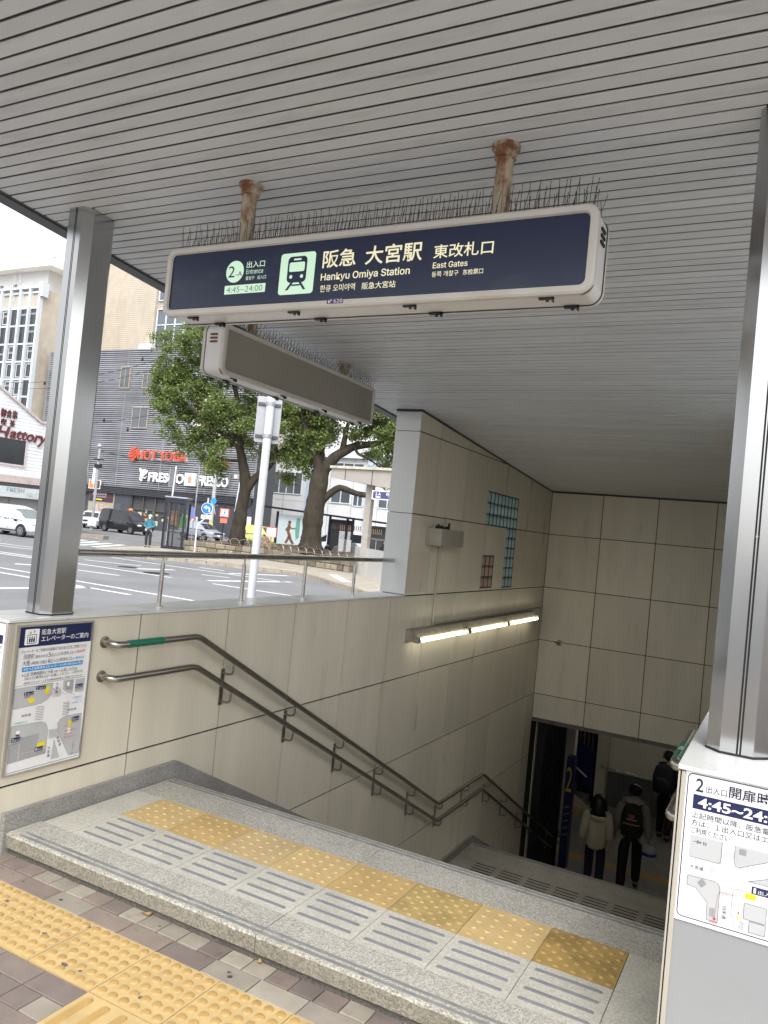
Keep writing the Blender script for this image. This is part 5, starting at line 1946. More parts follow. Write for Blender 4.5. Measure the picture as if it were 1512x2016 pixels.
# ------------------------------------------------------------------ trees
m_bark = M('dark rough bark', (0.038, 0.030, 0.022), 0.95, var=0.45, scale=5, stretch=(1, 1, .3), bump=1.0, bscale=9, dirt=(0.065, 0.07, 0.032), dscale=1.5, damt=0.55, dlo=0.5, dhi=0.7)
m_leaf = leafmat('camphor leaves', (0.10, 0.165, 0.045), (0.205, 0.275, 0.085), (0.36, 0.41, 0.17))
R2 = Vector((.8863, .4631, 0))
F2 = Vector((-.4631, .8863, 0))
def street_tree(label, base, limbs, clumps, seed, density=1.0):
    q = random.Random(seed)
    t = thing('camphor_tree', label, 'tree', base)
    def W(s, z, d=0.0):
        return R2 * s + F2 * d + Vector((0, 0, z))
    tr = MB()
    for pts, r0, r1 in limbs:
        n = len(pts)
        P_ = [W(*p) for p in pts]
        fine, rad = [], []
        for i in range(n - 1):
            p0, p1, p2, p3 = P_[max(i - 1, 0)], P_[i], P_[i + 1], P_[min(i + 2, n - 1)]
            for k in range(4):
                u = k / 4
                fine.append(.5 * ((2 * p1) + (p2 - p0) * u + (2 * p0 - 5 * p1 + 4 * p2 - p3) * u * u + (3 * p1 - p0 - 3 * p2 + p3) * u ** 3))
                f_ = (i + u) / (n - 1)
                rad.append((r0 + (r1 - r0) * f_) * q.uniform(.93, 1.08))
        fine.append(P_[-1])
        rad.append(r1)
        tr.tube(fine, rad, 12)
    tr.build('trunk', m_bark, t, smooth=60)
    V, F = [], []
    tw = MB()
    for (s, z, d, r) in clumps:
        c = W(s, z, d)
        r *= 1.12
        m = max(6, int(20 * (r / 1.0) ** 2))
        for i in range(m):
            dirv = Vector((q.gauss(0, 1), q.gauss(0, 1), q.gauss(0, .8))).normalized()
            tc = c + dirv * r * (q.random() ** .45)
            tc.z -= .0
            rr = q.uniform(.26, .48)
            tw.tube([c + (tc - c) * .2, (c + tc) / 2 + Vector((0, 0, .05)), tc], [.022, .014, .006], 4, False)
            for k in range(int(q.uniform(78, 118) * density)):
                p = tc + Vector((q.gauss(0, .5), q.gauss(0, .5), q.gauss(0, .38))) * rr
                L_ = q.uniform(.11, .20)
                u = Vector((q.gauss(0, 1), q.gauss(0, 1), q.gauss(-.25, .6))).normalized()
                nrm = Vector((q.gauss(0, .6), q.gauss(0, .6), 1)).normalized()
                w_ = u.cross(nrm)
                if w_.length < .1:
                    continue
                w_.normalize()
                o = len(V)
                V += [p, p + u * L_ * .5 + w_ * L_ * .30, p + u * L_, p + u * L_ * .5 - w_ * L_ * .30]
                F.append((o, o + 1, o + 2, o + 3))
    MB().add(V, F).build('crown', m_leaf, t)
    tw.build('twigs', m_bark, t)
    return t
def C_(pxs, k, x0, y0, seed, dr=1.6):
    q = random.Random(seed)
    return [(s + x0, z, q.uniform(-dr, dr), r) for s, z, r in pxs]
T1 = (-24.5, 32.6, -.12)
limbs1 = [([(0, -.2), (.08, .7), (.12, 1.4), (.16, 2.2), (.28, 3.2)], .46, .31), ([(.28, 3.1), (.15, 4.0), (-.1, 4.9), (-.4, 5.95), (-.55, 7.1, .3), (-.9, 8.6, .5), (-1.5, 10.3, .6)], .34, .10),
          ([(.28, 3.1), (.75, 3.9), (1.32, 4.5), (1.97, 5.4, -.3), (2.66, 5.95, -.6), (3.4, 7.3, -.8), (4.1, 8.4, -.8)], .27, .06),
          ([(-.35, 5.8), (-1.2, 6.2, -.4), (-2.2, 6.8, -.8), (-3.3, 7.6, -1), (-4.2, 8.3, -1)], .17, .03), ([(-.5, 7.0, .3), (-1.6, 8.0, .8), (-3, 9.2, 1), (-4.4, 10.0, 1)], .14, .03),
          ([(-.05, 4.8), (-.9, 4.75, -.5), (-1.8, 5.0, -.8), (-2.3, 4.7, -.9)], .10, .02), ([(1.9, 5.3, -.3), (1.5, 6.8, -1), (1.0, 8.3, -1.4)], .12, .03), ([(-.2, 5.2), (-.3, 6.5, 1.2), (.4, 8, 2)], .14, .03)]
cl1 = C_([(-4.6, 11.0, 1.0), (-5.2, 9.6, .95), (-4.0, 9.4, 1.0), (-5.2, 8.0, .8), (-4.3, 7.9, .95), (-3.1, 10.4, 1.0), (-2.6, 8.8, 1.0), (-3.6, 6.9, .9), (-2.7, 6.9, .9), (-1.8, 7.7, 1.0), (-4.4, 6.3, .5), (-3.3, 5.3, .6), (-2.4, 5.6, .6), (-1.6, 4.5, .6),
          (-3.7, 11.9, .9), (-2.5, 12.2, 1.0), (-1.0, 12.0, 1.1), (.2, 11.3, 1.1), (1.3, 10.2, 1.1), (-1.0, 9.8, 1.1), (.4, 9.2, 1.0), (.8, 7.4, .9), (1.9, 7.9, .9), (2.2, 6.9, .8), (3.1, 8.3, 1.0), (1.2, 6.2, .55), (-.9, 6.4, .7), (2.7, 9.7, 1.0), (-2.0, 10.9, 1.0), (-1.5, 6.2, .6), (3.2, 6.3, .6), (-.3, 8.0, .8), (-3.0, 6.0, .7), (.0, 5.6, .5), (-4.9, 8.8, .9), (-3.4, 8.3, .9), (-2.0, 6.9, .7), (-1.4, 5.3, .5), (-1.9, 4.2, .45), (-3.9, 5.8, .5), (1.3, 8.9, 1.0), (2.6, 8.9, .9), (-2.8, 4.9, .5), (.9, 5.4, .45), (3.7, 7.2, .7), (2.2, 5.6, .45), (3.1, 5.4, .45), (-1.2, 7.2, .8), (-.3, 6.8, .6), (.9, 6.7, .6), (3.6, 8.9, .9), (4.2, 7.9, .8), (4.0, 6.6, .7), (3.5, 9.9, .9), (2.6, 6.1, .6), (4.6, 9.2, .9)], 1, .3, 0, 21)
street_tree('leafy street tree with forked trunk, left of the white signpost', T1, limbs1, cl1, 5)
T2 = (-20.1, 33.6, -.12)
limbs2 = [([(-.02, -.3), (-.02, .0), (-.02, .3), (-.02, .75)], 1.0, .58), ([(-.02, .65), (-.02, 1.2), (-.02, 2.0), (.05, 3.2), (.12, 4.2), (.18, 4.7)], .58, .46), ([(.14, 4.4), (-.2, 5.3), (-.6, 5.95), (-1.0, 6.9, .3), (-1.5, 8.3, .5)], .32, .07),
          ([(.14, 4.4), (.0, 5.7, .6), (-.08, 7.0, .9), (-.05, 9.2, 1.0)], .29, .07), ([(.16, 4.5), (.66, 5.2), (1.1, 5.65), (1.94, 6.15), (3.0, 6.35, -.3), (3.9, 6.95, -.5), (4.8, 7.9, -.6)], .36, .08),
          ([(.1, 2.6), (.5, 3.1), (1.05, 3.66), (1.45, 3.76), (2.2, 3.55), (3.1, 3.5), (3.7, 3.6)], .22, .12), ([(1.9, 6.1), (2.1, 5.7, -.4), (2.8, 5.4, -.6), (3.4, 5.0, -.7)], .10, .03), ([(1.2, 5.7), (1.4, 7.2, -.6), (1.8, 8.9, -1)], .18, .04)]
cl2 = C_([(-1.6, 8.8, .9), (-.4, 9.0, .9), (-1.2, 7.1, .8), (1.0, 7.9, .85), (2.3, 7.6, .85), (3.3, 7.9, .8), (4.2, 7.3, .8), (.6, 9.4, .9), (-1.9, 5.9, .75), (-1.3, 4.9, .65), (-2.0, 5.0, .5), (-2.5, 4.2, .35), (-.1, 6.8, .7), (2.9, 5.6, .5), (2.1, 5.9, .4), (3.6, 6.2, .5), (4.3, 5.5, .6), (1.9, 9.8, 1.0), (3.2, 9.5, 1.0), (-.9, 10.6, 1.0), (.9, 11.0, 1.0), (4.7, 9.0, 1.0), (2.3, 4.5, .4), (3.2, 4.4, .4), (3.9, 6.8, .6), (-1.0, 6.0, .6), (1.5, 7.0, .6), (5.2, 6.5, .8), (5.6, 8.0, 1.0), (-2.4, 7.6, .8), (2.8, 6.9, .7), (1.7, 8.4, .8), (3.1, 5.0, .5), (4.4, 6.4, .6), (3.7, 8.8, .9), (.2, 8.2, .8), (2.6, 6.2, .5), (1.2, 6.8, .5), (-2.9, 6.6, .7), (-2.7, 5.3, .5), (4.6, 5.9, .6), (5.2, 7.2, .8), (3.0, 7.2, .7), (4.0, 8.2, .8)], 1, .7, 0, 33)
street_tree('big street tree with flared dark trunk beside the bus shelter', T2, limbs2, cl2, 9)
# background greenery behind the entrance canopy
def bush(name, label, base, clumps, seed, cat):
    q = random.Random(seed)
    t = thing(name, label, cat, base)
    V, F = [], []
    for (x, y, z, r) in clumps:
        for k in range(int(230 * r * r) + 40):
            d = Vector((q.gauss(0, 1), q.gauss(0, 1), q.gauss(0, 1))).normalized() * r * q.random() ** .4
            p = Vector((x, y, z)) + d
            u = Vector((q.gauss(0, 1), q.gauss(0, 1), q.gauss(0, 1))).normalized()
            w_ = u.cross(Vector((q.gauss(0, 1), q.gauss(0, 1), q.gauss(0, 1)))).normalized()
            L_ = q.uniform(.12, .22)
            o = len(V)
            V += [p, p + u * L_ * .5 + w_ * L_ * .3, p + u * L_, p + u * L_ * .5 - w_ * L_ * .3]
            F.append((o, o + 1, o + 2, o + 3))
    MB().add(V, F).build('foliage', m_leaf, t)
    MB().cyl((0, 0, -.3), (0, 0, clumps[0][2]), .07, .03, 8).build('stem', m_bark, t)
bush('small_tree', 'small bushy green tree behind the far entrance canopy', (-21.5, 52.5, SWZ), [(0, 0, 2.6, 1.0), (.9, .4, 2.2, .8), (-.8, 0, 2.0, .8), (.2, 0, 1.5, .9), (1.6, .5, 3.2, .8)], 3, 'tree')
bush('shrub', 'sparse small shrub in front of the pale wall by the yellow car', (-36.2, 55.2, SWZ), [(0, 0, 1.5, .45), (.4, 0, 1.0, .4), (-.4, 0, .9, .35), (.1, 0, 2.1, .3)], 4, 'shrub')
bush('shrub', 'low light green shrub behind the trunk of the big tree', (-22.3, 42.5, SWZ), [(0, 0, .5, .45), (.6, 0, .45, .4), (-.5, .1, .4, .35)], 6, 'shrub')
# ================================================================== buildings (facades run along x or y)
m_glassd = M('dark window glass', (0.03, 0.035, 0.04), 0.06, var=0.3, scale=.5, spec=.8)
m_glassb = M('bluish window glass', (0.10, 0.115, 0.135), 0.06, var=0.35, scale=.4, spec=.8)
m_lv = M('grey blue louvre metal', (0.33, 0.34, 0.37), 0.4, 0.3, var=0.25, scale=.35, island=.15)
m_mull = M('white mullion', (0.62, 0.66, 0.70), 0.4, var=0.05)
m_tileb = M('beige wall tile', (0.52, 0.465, 0.385), 0.8, var=0.10, scale=1.2, dirt=(0.30, 0.25, 0.19), dscale=.35, dstretch=(1, 1, .4), damt=0.55, dlo=0.5, dhi=0.78)
m_wallw = M('white rendered wall', (0.62, 0.63, 0.64), 0.8, var=0.05, scale=.6, dirt=(0.42, 0.42, 0.42), dscale=.5, damt=0.4)
FYB = 57.0
t = thing('louvre_building', 'grey louvre clad shop building with red and white shop lettering', 'building')
MB().box(-73, -42.3, FYB + .22, FYB + 3.2, RZ, 18.0).build('wall', M('dark wall behind louvres', (0.06, 0.062, 0.07), 0.8), t)
b = MB()
z = 3.45
while z < 18.0:
    b.beam((-73, FYB + .06, z), (-42.3, FYB + .06, z), .05, .12)
    z += .215
for x in (-72.9, -66.8, -60.6, -54.5, -48.4, -42.4):
    b.box(x - .06, x + .06, FYB + .10, FYB + .2, 3.3, 18.02)
b.box(-73, -42.3, FYB + .0, FYB + .25, 18.0, 18.12)
b.build('louvre_screen', m_lv, t)
b = MB()
z = 2.75
while z < 3.4:
    b.beam((-73, FYB - .25, z), (-42.3, FYB - .25, z), .05, .10)
    z += .16
b.box(-73, -42.3, FYB - .3, FYB + .2, 3.36, 3.42)
b.build('canopy_louvre', M('dark louvre band', (0.075, 0.078, 0.09), 0.45, 0.4, var=.2), t)
m_wfr = M('weathered window frame', (0.34, 0.28, 0.22), 0.7, var=.3, scale=3)
for x0, x1, z0, z1 in ((-61.4, -59.95, 13.9, 16.25), (-58.1, -56.7, 13.9, 15.5), (-59.1, -56.8, 9.72, 11.97)):
    fr = MB().box(x0, x0 + .1, FYB - .08, FYB + .1, z0, z1).box(x1 - .1, x1, FYB - .08, FYB + .1, z0, z1).box(x0 + .1, x1 - .1, FYB - .08, FYB + .1, z0, z0 + .1).box(x0 + .1, x1 - .1, FYB - .08, FYB + .1, z1 - .1, z1).box((x0 + x1) / 2 - .04, (x0 + x1) / 2 + .04, FYB - .07, FYB + .1, z0 + .1, z1 - .1).build('window', m_wfr, t)
    MB().box(x0 + .1, x1 - .1, FYB - .03, FYB + .05, z0 + .1, z1 - .1).build('pane', m_glassb, fr)
# ground floor shop front
m_shoplit = M('lit shop interior', (0.5, 0.42, 0.30), 0.8, var=.35, scale=1.5, emit=(0.75, 0.58, 0.36), estr=0.16)
m_shopd = M('slate shop wall', (0.055, 0.06, 0.075), 0.6, var=.15)
b = MB()
b.box(-64.2, -60.4, FYB - .02, FYB + .2, RZ, 2.75)
b.build('pale_shop_front', M('greenish beige shop wall', (0.33, 0.31, 0.24), 0.7, var=.1), t)
for xa_, xb_ in ((-60.35, -58.0), (-49.5, -42.3)):
    MB().box(xa_, xb_, FYB - .02, FYB + .2, RZ, 2.75).build('slate_front', m_shopd, t)
MB().box(-60.1, -59.3, FYB - .05, FYB - .02, RZ + .1, 1.7).build('door', M('slate door', (0.08, 0.085, 0.10), 0.4), t)
w_ = MB().box(-57.95, -49.55, FYB + .3, FYB + .34, RZ, 2.75).build('lit_window', m_shoplit, t)
b = MB()
for k in range(6):
    x = -57.9 + 1.66 * k
    b.box(x - .05, x + .05, FYB, FYB + .1, RZ, 2.75)
b.box(-57.9, -49.6, FYB, FYB + .1, 1.25, 1.33)
b.build('window_frame', M('bronze window frame', (0.10, 0.085, 0.07), 0.5), w_)
b = MB()
for k in range(5):
    b.box(-57.6 + 1.66 * k, -56.6 + 1.66 * k, FYB + .24, FYB + .28, 1.8, 2.4)
b.build('ceiling_lamp', M('lit lamp panel', (0.9, 0.85, 0.7), .5, emit=(1.0, 0.85, 0.6), estr=.55), w_)
b = MB()
q = random.Random(8)
for k in range(26):
    x, z = q.uniform(-57.8, -50), q.uniform(RZ + .2, 1.0)
    b.box(x, x + q.uniform(.2, .7), FYB + .2, FYB + .24, z, z + q.uniform(.15, .5))
b.build('shop_goods', ramp_island('mixed shop goods', [(.4, .1, .06), (.5, .45, .3), (.1, .25, .1), (.55, .5, .5), (.25, .12, .06), (.5, .3, .08)]), w_)
b = MB()
for k, (x, z, w2, h) in enumerate(((-63.3, .6, .7, .8), (-62.4, .9, .5, .5), (-61.8, .3, .6, .9))):
    b.box(x, x + w2, FYB - .06, FYB - .03, z, z + h)
b.build('wall_notice', M('pinkish notice', (0.5, 0.36, 0.32), .7, var=.4, scale=4), t)
# lettering boxes on the louvres
U, V = Vector((1, 0, 0)), Vector((0, 0, 1))
m_redl = M('red orange letter', (0.60, 0.085, 0.04), .4, emit=(0.8, 0.10, 0.03), estr=.05)
m_wl = M('white letter', (0.8, 0.8, 0.82), .4)
m_fr0 = M('dark letter rail', (0.2, 0.2, 0.22), .5)
m_wl_side = M('white letter rail', (0.6, 0.6, 0.62), .4)
O = Vector((0, FYB - .30, 0))
ht = thing('shop_lettering', 'red HOT YOGA letters with flame emblem on the grey louvres', 'shop sign')
mb = MB()
mb.text('HOT YOGA', O, U, V, (-57.35, -50.7, 6.46, 7.42), .0135, .05)
mb.text('LOIVE', O, U, V, (-48.2, -45.3, 6.1, 6.95), .0135, .05)
mb.build('letters', m_redl, ht)
mb = MB()
fl = [(-58.0, 6.2), (-58.55, 6.55), (-58.7, 6.95), (-58.4, 7.25), (-58.35, 7.75), (-57.8, 7.6), (-57.45, 7.2), (-57.5, 6.7)]
mb.prism([(x, FYB - .38, z) for x, z in fl], (0, .2, 0)).build('flame_emblem', m_redl, ht)
mb = MB()
mb.box(-57.4, -50.6, FYB - .16, FYB - .12, 6.55, 6.6).box(-57.4, -50.6, FYB - .16, FYB - .12, 7.25, 7.3)
for k in range(5):
    mb.box(-57.2 + 1.55 * k, -57.15 + 1.55 * k, FYB - .2, FYB + .05, 6.4, 7.4)
mb.build('letter_rail', m_wl_side, ht)
mb = MB()
for k in range(3):
    mb.tube([(-58.5 + .1 * k, FYB - .40, 6.5 + .35 * k), (-58.0, FYB - .40, 6.62 + .35 * k), (-57.55, FYB - .40, 6.95 + .33 * k)], .035, 6)
mb.build('flame_line', m_shopd, ht)
for i, (x0, lab) in enumerate(((-55.55, 'white FRESCO letters with leaf emblem under the red lettering'), (-48.95, 'second white FRESCO lettering, partly behind the utility pole'))):
    ft = thing('shop_lettering', lab, 'shop sign')
    mb = MB()
    wd = 4.8 if i == 0 else 3.8
    mb.text('FRESCO', O, U, V, (x0, x0 + wd, 4.22 - .02 * i, 5.22 - .02 * i), .03, .05)
    mb.build('letters', m_wl, ft)
    mb = MB()
    ex = x0 - 1.3 if i == 0 else x0 - .05
    if i == 0:
        mb.prism([(ex + x, FYB - .38, 4.2 + z) for x, z in ((.1, .1), (.45, 0), (.5, .5), (.95, .75), (1.15, 1.1), (.7, 1.25), (.25, 1.15), (.0, 1.35), (-.05, 1.15), (.15, .9))], (0, .12, 0))
        mb.tube([(ex + .5, FYB - .34, 4.6), (ex + .85, FYB - .34, 4.5), (ex + 1.05, FYB - .34, 4.75)], .06, 6)
        mb.build('leaf_emblem', m_wl, ft)
    b2_ = MB()
    for k in range(4):
        b2_.box(x0 + .4 + 1.1 * k, x0 + .46 + 1.1 * k, FYB - .2, FYB + .05, 4.1, 5.5)
    b2_.build('letter_rail', m_fr0, ft)
ft = thing('square_sign', 'white square sign with a small orange house between the two white letterings', 'shop sign')
MB().box(-50.65, -49.3, FYB - .4, FYB - .1, 4.1, 5.35).build('panel', m_wl, ft)
MB().prism([(-50.2, FYB - .41, 4.35), (-49.72, FYB - .41, 4.35), (-49.72, FYB - .41, 4.9), (-49.96, FYB - .41, 5.15), (-50.2, FYB - .41, 4.9)], (0, .008, 0)).build('house_mark', M('orange pink mark', (0.72, 0.30, 0.22), .5), ft)
t2 = thing('yoga_banner', 'dark red studio banner with white katakana beside the shop door', 'banner')
MB().box(-64.1, -60.55, FYB - .09, FYB - .04, 1.72, 2.74).build('cloth', M('dark maroon cloth', (0.06, 0.025, 0.035), .7, var=.3, scale=2), t2)
O2 = Vector((0, FYB - .10, 0))
MB().text('溶岩スタジオ', O2, U, V, (-63.6, -61.5, 2.38, 2.66), .01).build('lettering', m_white_print, t2)
MB().text('STUDIO KYOTO', O2, U, V, (-62.9, -61.5, 2.12, 2.3), .01).build('lettering', m_grey_print, t2)
MB().box(-63.0, -62.1, FYB - .10, FYB - .092, 1.84, 1.98).build('yellow_bar', m_yellow_print, t2)
t2 = thing('photo_panel', 'framed orange and brown photo panel above the maroon banner', 'panel')
MB().box(-64.1, -62.35, FYB - .32, FYB - .2, 3.0, 3.95).build('frame', m_wl, t2)
MB().box(-64.02, -63.3, FYB - .325, FYB - .318, 3.07, 3.88).build('orange_picture', M('orange picture', (0.70, 0.26, 0.08), .5, var=.5, scale=2.5), t2)
MB().box(-63.25, -62.42, FYB - .325, FYB - .318, 3.07, 3.88).build('brown_picture', M('brown picture', (0.10, 0.05, 0.04), .5, var=.8, scale=3), t2)
t2 = thing('blade_sign', 'white vertical sign with red marks showing through the tree crown', 'sign')
MB().box(-50.3, -48.5, FYB - .7, FYB - .35, 9.2, 14.2).build('panel', m_wl, t2)
b = MB()
for x, z in ((-49.6, 12.2), (-49.3, 10.6), (-49.9, 13.3)):
    b.box(x - .4, x + .5, FYB - .71, FYB - .702, z - .35, z + .35)
b.build('red_mark', m_redl, t2)

# office tower with white mullions, far left
t = thing('office_building', 'office block with white mullion window grid and beige tiled flank', 'building')
YO = 56.0
# (its right corner stands at x = -74)
MB().box(-100, -74.0, YO + .12, YO + 17, RZ, 25.2).build('wall', m_tileb, t)
pane_rows = [24.8, 23.0, 20.96, 18.85, 16.8, 14.75, 12.75, 10.7, 8.6, 6.5]
mx = [-74.1 - 1.66 * k for k in range(10)]
gl = MB()
for i in range(9):
    for j in range(len(pane_rows) - 1):
        if j == 0:
            continue
        gl.box(mx[i + 1] + .12, mx[i] - .12, YO, YO + .1, pane_rows[j + 1] + .1, pane_rows[j] - .1)
wn = gl.build('window_band', m_glassd, t)
b = MB()
for x in mx:
    b.box(x - .13, x + .13, YO - .35, YO + .15, 4.5, 25.3)
for z in pane_rows:
    b.box(mx[-1], mx[0] - .131, YO - .06, YO + .13, z - .10, z + .10)
b.build('mullion', m_mull, t)
b = MB()
q = random.Random(2)
for i in range(9):
    for j in range(1, len(pane_rows) - 1):
        if q.random() < .45:
            x0, x1, z0, z1 = mx[i + 1] + .3, mx[i] - .3, pane_rows[j + 1] + .22, pane_rows[j] - .25
            b.box(x0, x0 + .08, YO - .05, YO + .02, z0, z1).box(x1 - .08, x1, YO - .05, YO + .02, z0, z1).box(x0 + .08, x1 - .08, YO - .05, YO + .02, z0, z0 + .08).box(x0 + .08, x1 - .08, YO - .05, YO + .02, z1 - .08, z1)
b.build('casement', m_mull, wn)
b = MB()
q = random.Random(4)
for i in range(9):
    for j in range(1, len(pane_rows) - 1):
        if q.random() < .6:
            zc = pane_rows[j] - q.uniform(.5, 1.1)
            b.box(mx[i + 1] + .2, mx[i] - .2, YO - .012, YO - .004, zc - .22, zc)
b.build('blind', M('grey blind', (0.26, 0.27, 0.30), .7), wn)
b = MB()
b.box(-100, -73.9, YO - .3, YO + .15, 25.2, 25.45)
b.build('parapet_cap', m_mull, t)
MB().box(-74.05, -73.6, YO - .35, YO + .5, 24.2, 25.8).build('corner_box', m_mull, t)
b = MB()
for k in range(40):
    b.box(-95 + .5 * k, -94.97 + .5 * k, YO + .3, YO + .33, 25.45, 26.4)
b.box(-95, -75, YO + .3, YO + .34, 26.38, 26.43)
b.build('roof_railing', M('thin grey railing', (0.45, 0.46, 0.48), .5), t)
t = thing('rooftop_penthouse', 'white flat roofed penthouse on the office block against the sky', 'building')
MB().box(-105, -81.2, YO + 6, YO + 14, 25.2, 29.9).build('wall', m_wallw, t)
MB().box(-107, -79.2, YO + 4.6, YO + 15, 29.9, 31.0).build('roof', M('pale roof fascia', (0.72, 0.73, 0.74), .6), t)
for x0, x1, z0, z1 in ((-90.5, -89.6, 26.2, 28.4), (-85.6, -83.9, 26.6, 27.9), (-83.2, -81.6, 26.6, 27.9), (-87.6, -86.9, 25.9, 28.4)):
    MB().box(x0, x1, YO + 5.93, YO + 6.01, z0, z1).build('window', m_glassb, t)
MB().tube([(-87, YO + 5.6, 29.9), (-87, YO + 5.6, 28.7), (-86, YO + 5.6, 28.5), (-86, YO + 5.6, 29.9)], .06, 6).build('pipe_bracket', m_mull, t)
t = thing('stair_tower', 'white lift tower with two small windows behind the penthouse', 'tower')
MB().box(-100.1, -91.5, YO + 18, YO + 26, 25, 39.6).build('wall', m_wallw, t)
for x in (-98.3, -96.5):
    MB().box(x, x + .75, YO + 17.92, YO + 18.01, 36.2, 37.1).build('window', m_glassb, t)
MB().tube([(-92.2, YO + 17, 30), (-92.2, YO + 17, 41)], .08, 6).build('antenna', m_mull, t)

t = thing('tiled_building', 'tall beige tiled building with white framed windows behind the louvre block', 'building')
YT = 65.0
MB().box(-74, -65.7, YT, YT + 14, RZ, 42).build('wall', m_tileb, t)
b = MB()
z = 12
while z < 40:
    b.box(-73.9, -65.8, YT - .012, YT + .01, z, z + .03)
    z += .24
b.build('tile_joint', M('tile joint', (0.36, 0.30, 0.22), .9), t)
MB().box(-65.7, -52.3, YT + .5, YT + 14, RZ, 31).build('side_wall', M('grey beige wall', (0.42, 0.38, 0.33), .8), t)
for j, (z0, z1) in enumerate(((26.4, 30.4), (20.4, 25.0), (14.5, 18.8))):
    g_ = MB()
    for i in range(9):
        x = -65.4 + 1.45 * i
        g_.box(x, x + 1.3, YT + .40, YT + .48, z0, z1)
    wd = g_.build('window', m_glassb, t)
    f = MB()
    for i in range(10):
        x = -65.5 + 1.45 * i
        f.box(x - .07, x + .1, YT + .3, YT + .52, z0 - .1, z1 + .1)
    f.box(-65.5, -52.4, YT + .3, YT + .5, z0 - .22, z0 - .101).box(-65.5, -52.4, YT + .3, YT + .5, z1 + .101, z1 + .22).box(-65.5, -52.4, YT + .32, YT + .5, (z0 + z1) / 2 + .5, (z0 + z1) / 2 + .62)
    f.build('frame', m_mull, wd)
MB().box(-66.6, -64.6, YT - 1.0, YT - .1, 19.3, 20.7).build('air_conditioner', m_mull, t)

# cafe with a gabled white boarded front, facing +x
t = thing('cafe_building', 'white boarded cafe with gabled front, dark red lettering and shutters', 'building')
XC_ = -39.7
m_board = M('white painted boards', (0.80, 0.83, 0.86), .6, var=.05, scale=2, dirt=(0.45, 0.46, 0.48), dscale=.8, damt=.35)
YR = 34.5
b = MB()
z = 2.72
while z < 9.3:
    z1 = z + .21
    if z < 6.2:
        ya = 20.0
        yb = YR
    else:
        ya = 20.0 + (z - 6.2) * 1.92
        yb = 30.95 - (z - 6.2) * 1.92
    if yb - ya > .2:
        b.prism([(XC_, ya, z), (XC_ + .025, ya, z + .004), (XC_ + .008, ya, z1 - .006), (XC_, ya, z1 - .006)], (0, yb - ya, 0))
    z += .21
b.build('siding', m_board, t)
MB().box(XC_ - 12, XC_ - .002, 20, YR, RZ, 6.2).build('wall', M('white cafe wall', (0.6, 0.61, 0.63), .8), t)
b = MB()
b.prism([(XC_ - 12, 20, 6.2), (XC_ - 12, 30.95, 6.2), (XC_ - 12, 25.5, 9.1)], (11.99, 0, 0))
b.build('gable', M('white gable', (0.6, 0.61, 0.63), .8), t)
b = MB()
b.beam((XC_ + .06, 25.3, 9.28), (XC_ + .06, 31.0, 6.28), .16, .14)
b.beam((XC_ + .06, 31.0, 6.28), (XC_ + .06, YR, 6.26), .16, .13)
b.build('roof', M('pale pinkish roof trim', (0.55, 0.47, 0.46), .6), t)
w_ = MB().box(XC_ + .01, XC_ + .06, 25.2, 30.05, 3.4, 4.92).build('window', m_glassd, t)
f = MB()
f.box(XC_ + .0, XC_ + .1, 25.1, 30.15, 3.28, 3.395).box(XC_, XC_ + .1, 25.1, 30.15, 4.925, 5.03).box(XC_, XC_ + .1, 30.055, 30.15, 3.396, 4.924)
f.build('frame', M('pinkish white frame', (0.6, 0.52, 0.51), .5), w_)
MB().box(XC_ + .0, XC_ + .35, 20, YR, 2.25, 2.66).build('fascia_board', M('dirty pink fascia', (0.55, 0.47, 0.44), .7, dirt=(.25, .2, .17), dscale=1.2), t)
MB().box(XC_ + .0, XC_ + .2, 20, YR, 2.02, 2.248).build('dark_soffit', M('dark soffit board', (0.10, 0.10, 0.11), .8), t)  # plain dark board between the fascia and the shop board
aw = MB().box(XC_ + .02, XC_ + .5, 20, YR, 1.36, 2.0).build('shop_awning_board', M('pale blue white shop board', (0.6, 0.64, 0.66), .5, var=.06, scale=1), t)
U2, V2 = Vector((0, 1, 0)), Vector((0, 0, 1))
O3 = Vector((XC_ + .51, 0, 0))
MB().text('FRESH', O3, U2, V2, (28.75, 29.95, 1.68, 1.93), .0).build('lettering', M('green grey letters', (0.12, 0.24, 0.20), .6), aw)
MB().text('FRUIT SHOP', O3, U2, V2, (30.15, 32.2, 1.42, 1.72), .0).build('lettering', M('faded green letters', (0.36, 0.48, 0.40), .6), aw)
sh = MB()
z = RZ
while z < 1.3:
    sh.beam((XC_ + .06, 20, z + .05), (XC_ + .06, YR, z + .05), .05, .085)
    z += .1
sh.build('shutter', M('grey roller shutter', (0.33, 0.33, 0.33), .6, var=.1), t)
b = MB()
for y in (26.4, 29.3, 31.4, 33.3):
    b.box(XC_ + .05, XC_ + .14, y - .06, y + .06, RZ, 1.36)
b.build('shutter_post', M('brown shutter post', (0.32, 0.25, 0.2), .7), t)
m_mar = M('maroon letter', (0.13, 0.03, 0.035), .6)
O3 = Vector((XC_ + .03, 0, 0))
mb = MB()
mb.text('御食事', O3, U2, V2, (28.1, 29.25, 6.15, 6.68), .0, .03)
mb.text('喫', O3, U2, V2, (28.18, 28.55, 5.66, 6.06), .0, .03)
mb.text('茶', O3, U2, V2, (28.78, 29.15, 5.66, 6.06), .0, .03)
mb.text('H', O3, U2, V2, (27.95, 28.85, 4.93, 5.62), .02, .04, shear=.2)
mb.text('attory', O3, U2, V2, (28.85, 31.55, 4.72, 5.52), .015, .04, shear=.25)
mb.build('lettering', m_mar, t)

